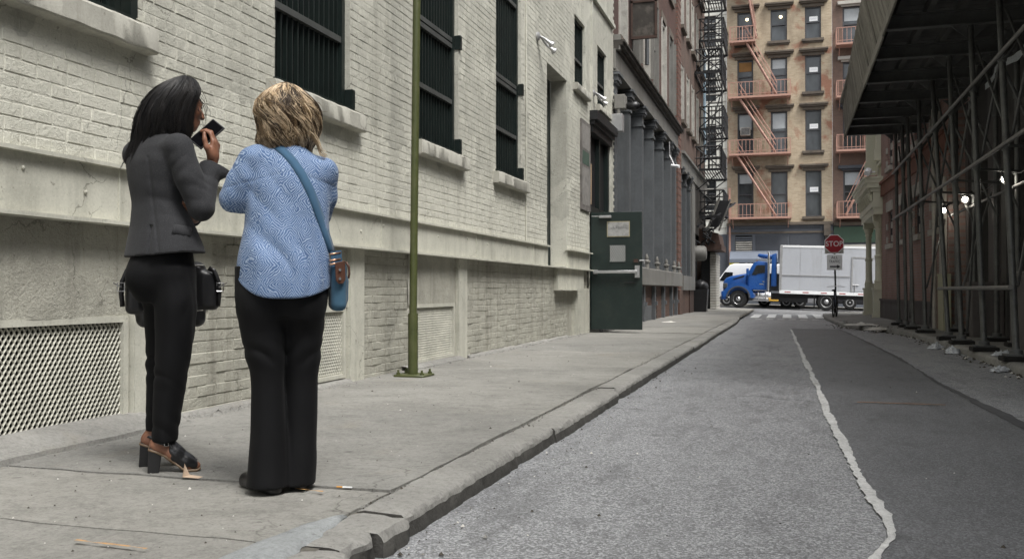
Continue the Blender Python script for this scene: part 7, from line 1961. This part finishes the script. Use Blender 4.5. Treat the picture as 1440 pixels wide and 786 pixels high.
for k in range(46):           # wind-blown ends and fly-aways on the left, a few over the face
    if k < 30:
        z0 = rnd.uniform(1.60, 1.84); p0 = hair_at(tab, z0, R(rnd.uniform(150, 215)), 1.0)
        d = np.array([-rnd.uniform(.02, .05), rnd.uniform(-.01, .01), -rnd.uniform(.05, .12)])
        pts = [p0 + d * t + np.array([-.012 * math.sin(math.pi * t) * rnd.uniform(.2, 1.4), 0, .012 * math.sin(3 * t)]) for t in np.linspace(0, 1, 8)]
    else:
        p0 = np.array([.13 + rnd.uniform(-.02, .03), rnd.uniform(-.07, .02), 1.78 + rnd.uniform(-.06, .04)])
        d = np.array([rnd.uniform(.01, .07), 0, -rnd.uniform(.06, .16)])
        pts = [p0 + d * t + np.array([.02 * math.sin(math.pi * t), 0, 0]) for t in np.linspace(0, 1, 8)]
    q.cm = 0; ribbon(q, pts, [.0014 - .0009 * i / 7 for i in range(8)])
q.build('hair_strands', [H1, H1B], w1, local=True, smooth=True, fix=False, kind='stuff')

# phone held in her hand
ph_a = nz([.70, .10, .70]); ph_n = np.array([-.30, -.90, .30]); ph_n = nz(ph_n - ph_a * (ph_n @ ph_a)); ph_b = np.cross(ph_n, ph_a)
pc = np.array([.188, -.055, 1.592])
pw = at_person(w1, pc)
phn = thing('mobile_phone', pw, 'black mobile phone held up by the woman in the charcoal jacket', 'phone', rz=w1.rotation_euler[2])
def obx(mb_, c, A_, B_, C_, a, b, e):
    c = np.array(c); P_ = [c + A_ * (sa * a) + B_ * (sb * b) + C_ * (sc_ * e) for sc_ in (-1, 1) for sa, sb in ((-1, -1), (1, -1), (1, 1), (-1, 1))]
    mb_.hexa([tuple(p) for p in P_])
q = MB(); obx(q, (0, 0, 0), ph_a, ph_b, ph_n, .078, .039, .0055); o = q.build('case', MAT['black_plastic'], phn, local=True); md = o.modifiers.new('bevel', 'BEVEL'); md.width = .004; md.segments = 3
q = MB(); obx(q, tuple(ph_n * .0058), ph_a, ph_b, ph_n, .072, .034, .0006); q.build('screen', simple('phone_glass', (.003, .003, .004), .8, .2, 9, 0, .02, 0), phn, local=True)
q = MB(); obx(q, tuple(ph_n * -.0062 + ph_a * .055 - ph_b * .02), ph_a, ph_b, ph_n, .014, .010, .0012); q.build('camera_bump', MAT['glass_dark'], phn, local=True)

# satchel carried in front of her legs
bp_ = at_person(w1, (.02, .24, .56))
bag = thing('satchel', bp_, 'black leather satchel with buckled side pockets hanging before the woman in the charcoal jacket', 'bag', rz=w1.rotation_euler[2])
S = Field((-.27, -.11, .08), (.27, .12, .47), .006)
def rbox(c, hx, r):
    c = np.array(c)
    def fn(X, Y, Z):
        qx, qy, qz = np.abs(X - c[0]) - hx[0] + r, np.abs(Y - c[1]) - hx[1] + r, np.abs(Z - c[2]) - hx[2] + r
        return np.sqrt(np.maximum(qx, 0) ** 2 + np.maximum(qy, 0) ** 2 + np.maximum(qz, 0) ** 2) + np.minimum(np.maximum(qx, np.maximum(qy, qz)), 0) - r
    return fn
def urbox(S_, c, hx, r, k): S_.union(rbox(c, hx, r), np.array(c) - np.array(hx) - .03, np.array(c) + np.array(hx) + .03, k)
urbox(S, (.0, 0, .27), (.165, .07, .165), .045, .01)
urbox(S, (.175, -.02, .29), (.052, .055, .10), .03, .012); urbox(S, (-.165, -.02, .27), (.045, .055, .10), .03, .012)
wv = swirl(17, 6, 18, 50); S.wrinkle(lambda X, Y, Z: .005 * wv(X, Y, Z))
bb_ = S.build('bag_body', LEATH, bag)
for zz, xx in ((.415, .155), (.19, .15)):
    q = MB(); q.path([(-xx, -.06, zz), (-xx * .6, -.075, zz - .004), (0, -.077, zz - .006), (xx * .6, -.075, zz - .004), (xx, -.06, zz)], .0025, 5); q.build('piping', MAT['iron_pale'], bb_, local=True, smooth=True)
for xs in (1, -1):
    q = MB(); q.path([(xs * .175, -.078, .40), (xs * .20, -.085, .385), (xs * .222, -.082, .33), (xs * .226, -.075, .27), (xs * .22, -.07, .21)], .013, 6, flat=(.35, 1)); st_ = q.build('pocket_strap', LEATH, bag, local=True, smooth=True)
    q = MB(); q.path([(xs * (.228 + .016 * a), -.085, .305 + .02 * b) for a, b in ((-1, -1), (1, -1), (1, 1), (-1, 1), (-1, -1))], .003, 5, False); q.tube((xs * .225, -.088, .305), (xs * .262, -.09, .325), .0035, n=5); q.build('buckle', MAT['chrome'], st_, local=True)
q = MB(); q.path([(-.12, .02, .42), (-.11, .03, .50), (-.06, .035, .56), (.04, .035, .56), (.08, .03, .50), (.09, .02, .42)], .008, 6); q.build('handle', LEATH, bag, local=True, smooth=True)

# =============================================================== woman in the blue blouse
D2 = 3.95
w2 = thing('person', view_pt(400, D2, .1), 'blonde woman seen from behind in blue patterned blouse and black flared trousers', 'person'); seat(w2, 400)
S = Field((-.34, -.26, -.01), (.32, .42, 1.80), .0065)
S.loft([(.05, -.055, -.02, .036, .04), (.25, -.068, -.02, .045, .05), (.5, -.07, -.01, .052, .06), (.8, -.085, .0, .08, .09), (.95, -.07, .0, .09, .10)], .02)
S.loft([(.05, .055, .05, .036, .04), (.25, .075, .05, .045, .05), (.5, .085, .05, .052, .06), (.8, .09, .03, .08, .09), (.95, .08, .01, .09, .10)], .02)
S.loft([(.88, 0, .0, .165, .12), (1.0, 0, .0, .16, .115), (1.15, .0, .01, .135, .095), (1.3, .015, .015, .155, .10), (1.40, .025, .015, .15, .08), (1.46, .02, .015, .06, .05)], .04)
S.cap((.018, .01, 1.42), (.004, .035, 1.54), .05, .048, .03)
S.chain([(-.125, .01, 1.395), (-.205, .03, 1.235), (-.06, .25, 1.255)], [.045, .038, .025], .02)
S.chain([(.17, .01, 1.35), (.155, .07, 1.165), (.07, .27, 1.235)], [.045, .038, .025], .02)
HC2 = np.array([.002, .045, 1.618])
hd2, _ = add_head(S, HC2, [-.35, .93, -.22], .97)
add_hand(S, (-.05, .262, 1.258), (.35, .55, .75), (-.2, -.7, .6), -1, .92, curl=(.6, .7, .4)); add_hand(S, (.06, .282, 1.24), (-.35, .55, .75), (.2, -.7, .6), 1, .92, curl=(.6, .7, .4))
for (x, y, tx, ty) in ((-.045, -.02, -.10, .14), (.06, .05, .01, .17)):
    S.chain([(x, y, .09), (x, y - .02, .045), (x + tx * .6, y + ty * .6, .04), (x + tx, y + ty, .026)], [.036, .034, .034, .024], .025)
S.build('body', SK2, w2)
# trousers: bootcut
S = Field((-.30, -.24, .0), (.30, .24, 1.10), .0065)
S.loft([(.012, -.068, -.025, .096, .112), (.12, -.067, -.02, .086, .098), (.27, -.067, -.015, .075, .084), (.47, -.070, -.012, .069, .080), (.66, -.086, -.012, .098, .108), (.78, -.098, -.01, .106, .122), (.95, -.09, .0, .12, .125)], .02, p=2.2)
S.loft([(.002, .050, .035, .086, .105), (.12, .062, .04, .084, .098), (.27, .070, .045, .073, .085), (.46, .073, .04, .072, .082), (.66, .080, .025, .090, .105), (.78, .084, .01, .096, .118), (.95, .085, .0, .12, .125)], .02, p=2.2)
S.loft([(.74, -.008, -.01, .15, .11), (.82, -.010, -.01, .190, .13), (.90, -.010, -.01, .188, .127), (.97, .0, .0, .165, .11)], .02, p=2.3)
S.ell((-.085, -.055, .80), (.10, .09, .11), .04); S.ell((.076, -.05, .80), (.095, .09, .11), .04)
wv = swirl(25, 7, 12, 34)
fa, fb, fc = folds(81, (-.55, .1, 1), 84), folds(83, (.6, .1, 1), 72), folds(85, (1, .2, .12), 48)
def tw(X, Y, Z):
    kn = np.exp(-((Z - .55) / .06) ** 2); up = np.exp(-((Z - .69) / .08) ** 2)
    A_ = np.abs(X - .01) + 0 * Y * Z
    return .003 * wv(X, Y, Z * .6) + .026 * kn * fa(A_, Y, Z) + .022 * up * fb(A_, Y, Z) + .006 * fc(X, Y, Z) * (Z < .5)
S.wrinkle(tw)
S.cut(lambda X, Y, Z: np.where(X < .018, .026, .020) + .06 * np.maximum(0, Y) + .02 * np.maximum(0, -X - .1) - Z)
S.build('trousers', BLK2, w2)
TF = S
# shoes
for (x, y, tx, ty, z) in ((-.045, -.02, -.115, .14, 0), (.06, .05, .01, .17, 0)):
    U = Field((x - .2, y - .14, 0), (x + .12, y + .28, .12), .005)
    U.chain([(x, y - .03, .045), (x + tx * .6, y + ty * .6, .038), (x + tx, y + ty, .03)], [.046, .044, .032], .02)
    U.cap((x + .0, y - .052, .020), (x + tx * .5, y + ty * .4, .020), .036, .036, .02); U.cap((x + tx * .5, y + ty * .4, .022), (x + tx, y + ty, .02), .04, .032, .02)
    U.cut(lambda X, Y, Z: .004 - Z + 0 * X * Y)
    U.build('shoe', LEATH, w2)
# blouse
def batik(name):
    t = NT(name); p = t.obj()
    nv = t.n('ShaderNodeVectorMath', {0: p, 1: t.n('ShaderNodeVectorMath', {0: t.noise(p, 14, 3, out='Color'), 'Scale': .04}, operation='SCALE').outputs[0]}, operation='ADD').outputs[0]
    vo = t.n('ShaderNodeTexVoronoi', {'Vector': t.scale(nv, (1, .35, .8)), 'Scale': 13.5, 'Randomness': .75}, feature='F1', distance='MANHATTAN')
    ln = t.math('SINE', t.math('MULTIPLY', vo.outputs['Distance'], 46.0))
    ln = t.math('ADD', ln, t.math('MULTIPLY', t.math('SUBTRACT', t.noise(p, 120, 3), .5), 1.6))
    fac = t.ramp(t.math('MULTIPLY_ADD', ln, .5, .5), [(0.58, 0.0), (0.88, 1.0)])
    base = t.mix(t.ramp(t.noise(p, 9, 4), [(0.3, 0.0), (0.7, 1.0)]), (0.044, 0.088, 0.185), (0.082, 0.142, 0.27))
    c = t.mix(t.math('MULTIPLY', fac, .68), base, (0.37, 0.45, 0.57))
    t.bump(t.noise(p, 25, 4), .2, .006)
    t.set(t.b, 'Sheen Weight', .1)
    return t.out(c, .75, 0, .25)
S = Field((-.34, -.24, .76), (.30, .38, 1.50), .006)
S.loft([(.78, -.004, -.012, .204, .176), (.88, -.004, -.012, .204, .175), (.96, -.002, -.008, .200, .166), (1.05, .004, .0, .189, .150), (1.16, .012, .008, .180, .140), (1.28, .022, .012, .180, .132), (1.36, .028, .014, .176, .115), (1.41, .028, .016, .142, .092), (1.447, .020, .018, .085, .068), (1.475, .014, .02, .062, .055)], .03, p=2.2)
S.ell((-.118, .01, 1.405), (.07, .075, .055), .04); S.ell((.165, .01, 1.362), (.065, .075, .06), .04)
S.chain([(-.122, .01, 1.395), (-.165, .015, 1.32), (-.206, .03, 1.243)], [.074, .074, .068], .018)
S.cap((-.206, .03, 1.243), (-.08, .225, 1.255), .068, .05, .012)
S.chain([(.166, .01, 1.35), (.162, .04, 1.26), (.145, .08, 1.185)], [.066, .066, .058], .018)
S.cap((.145, .08, 1.185), (.085, .235, 1.225), .058, .046, .012)
wv = swirl(33, 8, 14, 42)
fa, fb, fc, fd = folds(91, (.5, .2, 1), 88), folds(93, (.7, .1, .8), 76), folds(95, (1, .2, .6), 58), folds(97, (1, .25, .10), 62)
def bwk(X, Y, Z):
    ft = np.exp(-((Z - 1.05) / .22) ** 2)
    ra = np.exp(-(((X - .15) / .06) ** 2 + ((Z - 1.25) / .09) ** 2)); la = np.exp(-(((X + .2) / .07) ** 2 + ((Z - 1.27) / .08) ** 2))
    dr = .5 * np.sin(42 * X + 9 * Z + 1.2 * np.sin(8 * Z)) + .5 * np.sin(67 * X - 7 * Z)
    return .003 * wv(X, Y, Z) + .003 * ft * dr + .018 * ft * fd(X, Y, Z) + .019 * ra * fa(X, Y, Z) + .019 * la * fb(X, Y, Z) + .006 * fc(X, Y, Z) + .003 * np.exp(-((Z - 1.345 + .25 * np.abs(X - .02)) / .004) ** 2) * (Y < 0)
S.wrinkle(bwk)
def bhem(X, Y, Z):
    u = np.clip((X + .005) / .205, -1, 1)
    back = .815 + .10 * np.abs(u) ** 3.2; back = back - .05 * np.maximum(0, u) ** 4
    return np.where(Y < .05, back, .90) - Z
S.cut(bhem)
BL = batik('blue_maze_print'); bl = S.build('blouse', BL, w2)
BF = S
# hair
HT2 = [(1.455, .005, .04, .10, .075), (1.485, .004, .035, .118, .092), (1.52, .018, .035, .122, .100), (1.56, .020, .035, .124, .106), (1.61, .012, .038, .130, .112), (1.66, .004, .042, .120, .106), (1.70, .004, .045, .092, .088), (1.73, .004, .045, .055, .055), (1.746, .004, .045, .014, .014)]
S = Field((-.17, -.12, 1.42), (.19, .2, 1.78), .006)
S.loft([(z, cx, cy, rx * .86, ry * .86) for z, cx, cy, rx, ry in HT2], .02)
fx2, fy2 = nz([-.35, .93, 0])[:2]
S.cut(lambda X, Y, Z: -np.maximum(np.maximum(-((X - HC2[0]) * fx2 + (Y - HC2[1]) * fy2 - .055), np.abs(-(X - HC2[0]) * fy2 + (Y - HC2[1]) * fx2) - .065), np.maximum(Z - 1.69, 1.44 - Z)))
wv = swirl(41, 6, 26, 80); S.wrinkle(lambda X, Y, Z: .006 * wv(X, Y, Z * .45))
S.build('hair', hairmat('brown_hair_mass', (0.10, 0.065, 0.036), .8), w2)
tab2 = hair_table(HT2, 1)
q = MB(); rnd = random.Random(77)
for L in range(320):
    phi0 = rnd.uniform(R(140), R(400)) if L % 5 else rnd.uniform(R(205), R(335))
    zt0 = 1.742 - abs(rnd.gauss(0, .045)); zend = rnd.gauss(1.452, .038)
    if rnd.random() < .25: zend = rnd.uniform(1.52, 1.60)
    wa = rnd.uniform(.18, .42); wf = rnd.uniform(7.0, 12.0); wp = rnd.uniform(0, 6.28); lift = rnd.uniform(-.04, .14)
    drift = rnd.uniform(-.35, .35); col = rnd.choices((0, 1, 2), (.26, .38, .36))[0]
    for s in range(11):
        dphi = rnd.gauss(0, .065); dz = rnd.gauss(0, .012); dl = rnd.gauss(0, .018)
        q.cm = col if rnd.random() < .9 else rnd.randrange(3)
        n = 15; pts = []
        for i in range(n):
            t = i / (n - 1); z = zt0 + (zend + dz - zt0) * t ** 1.05
            sp_ = dphi * (1 - .55 * t)
            ph = phi0 + sp_ + drift * t + wa * (t ** .6) * math.sin(wf * t + wp)
            o_ = 1.0 + lift * math.sin(math.pi * t) * .9 + dl + .085 * t * math.sin(wf * t + wp + 1.5)
            pts.append(hair_at(tab2, max(1.458, min(z, 1.744)), ph, o_) + np.array([0, 0, min(0, z - 1.458)]))
        ribbon(q, pts, [.00155 - .001 * (i / (n - 1)) for i in range(n)])
for s in range(16):           # the lock that falls on her right shoulder
    a = np.array([.10, -.045, 1.52]) + np.array([rnd.gauss(0, .006), rnd.gauss(0, .005), rnd.gauss(0, .008)])
    pts = []
    for t in np.linspace(0, 1, 12):
        x = a[0] + .085 * t + .012 * math.sin(5 * t + .4); z = a[2] - .065 * math.sin(t * 1.5) - .03 * t
        y = BF.surf_y(x, min(z, 1.40)); y = a[1] if y is None or z > 1.44 else min(a[1] + .02, y - .006)
        pts.append((x, y + .0015 * s / 3, z))
    q.cm = 2 if s % 3 else 1; ribbon(q, pts, [.0021 - .0013 * i / 11 for i in range(12)])
for s in range(40):
    ph = rnd.uniform(R(150), R(390)); z0 = rnd.uniform(1.6, 1.745); p0 = hair_at(tab2, z0, ph, 1.02); d = np.array([math.cos(ph) * rnd.uniform(.01, .05), math.sin(ph) * .02, rnd.uniform(-.09, .02)])
    q.cm = 1; ribbon(q, [p0 + d * t + np.array([.006 * math.sin(4 * t + s), 0, .006 * math.sin(3 * t)]) for t in np.linspace(0, 1, 7)], [.0011 - .0007 * i / 6 for i in range(7)])
q.build('hair_strands', [HB1, HB2, HB3], w2, local=True, smooth=True, fix=False, kind='stuff')

# cross-body bag
cb_loc = at_person(w2, (.24, -.02, .78))
CB = np.array([.24, -.02, .78])
cb = thing('shoulder_bag', cb_loc, 'teal blue canvas shoulder bag with brown leather tab worn over the patterned blouse', 'bag'); seat(cb, 400)
canv = cloth('teal_blue_canvas', (0.042, 0.095, 0.145), var=.12, sheen=.1)
strapm = cloth('blue_webbing', (0.042, 0.095, 0.16), var=.1, sheen=.1)
key = [(-.050, 1.478), (-.035, 1.462), (.0, 1.43), (.035, 1.39), (.075, 1.33), (.115, 1.25), (.15, 1.16), (.185, 1.07), (.205, 1.01)]
L_, R_ = [], []
kx = [k_[0] for k_ in key]; kz = [k_[1] for k_ in key]
ts = np.linspace(0, 1, 60); tk = np.linspace(0, 1, len(key))
ctr = [(float(np.interp(t, tk, kx)), float(np.interp(t, tk, kz))) for t in ts]
prevL = prevR = None
for i, (x, z) in enumerate(ctr):
    a = ctr[min(i + 1, 59)]; b = ctr[max(i - 1, 0)]; d = nz([a[0] - b[0], a[1] - b[1]]); nn = np.array([-d[1], d[0]])
    wd = .0185
    out = []
    for sgn in (1, -1):
        px, pz = x + nn[0] * wd * sgn, z + nn[1] * wd * sgn
        y = BF.surf_y(min(px, .192), min(pz, 1.462))
        if y is None: y = (L_[-1][1] if sgn > 0 and L_ else R_[-1][1] if R_ else .0)
        out.append(np.array([px, y - .006, pz]))
    L_.append(out[0]); R_.append(out[1])
def sm(A): 
    A = np.array(A)
    for _ in range(4): A[1:-1] = (A[:-2] + 2 * A[1:-1] + A[2:]) / 4
    return A
L_, R_ = sm(L_), sm(R_)
M2 = (L_ + R_) / 2; M2[:, 1] = np.minimum(M2[:, 1], np.minimum(L_[:, 1], R_[:, 1]) + .004)
q = MB(); rows = [list(L_ - CB), list(M2 - CB), list(R_ - CB)]
q.add([p for r_ in rows for p in r_], [(j * 60 + i, j * 60 + i + 1, (j + 1) * 60 + i + 1, (j + 1) * 60 + i) for j in range(2) for i in range(59)])
q2 = [(.205, -.09, 1.01), (.215, -.075, .985), (.222, -.06, .965)]
o = q.build('strap', strapm, cb, local=True, smooth=True); md = o.modifiers.new('thick', 'SOLIDIFY'); md.thickness = .003
q = MB(); 
for z in (1.005, .978, .962):
    q.path([np.array(p) - CB for p in ((.190, -.105, z - .004), (.238, -.085, z + .004))], .0042, 6)
q.build('ring', simple('copper_ring', (0.55, 0.33, 0.22), .3, .1, 5, .9), cb, local=True, smooth=True)
q = MB(); q.add([np.array(p) - CB for p in ((.192, -.100, 1.012), (.240, -.080, 1.020), (.244, -.078, .955), (.200, -.098, .948))], [(0, 1, 2, 3)]); o = q.build('lower_strap', strapm, cb, local=True); md = o.modifiers.new('thick', 'SOLIDIFY'); md.thickness = .004
S = Field((-.08, -.12, -.04), (.09, .22, .21), .006)
urbox(S, (-.008, .06, .085), (.036, .13, .105), .03, .01)
urbox(S, (.004, .07, .07), (.036, .09, .065), .028, .015)
wv = swirl(55, 5, 14, 40); S.wrinkle(lambda X, Y, Z: .005 * wv(X, Y, Z))
bdy = S.build('bag_body', canv, cb)
q = MB(); q.prism([(-.030, .185), (.014, .195), (.016, .115), (.006, .098), (-.014, .096), (-.026, .112)], lambda s, z, d: (s + .002, d + .006 * (s + .03) / .04, z), -.094, -.086); o = q.build('leather_tab', LEATH2, cb, local=True); md = o.modifiers.new('bevel', 'BEVEL'); md.width = .002
for z in (.155, .118):
    q = MB(); q.lathe((-.006, -.090, z), [(.006, -.008), (.006, -.004), (.004, 0)], 8, 'y'); q.build('rivet', MAT['chrome'], o, local=True)
q = MB(); q.path([(.022, -.06, .19), (.034, -.06, .17), (.036, -.062, .14), (.032, -.065, .12)], .005, 6); q.build('zip_pull', LEATH2, cb, local=True, smooth=True)
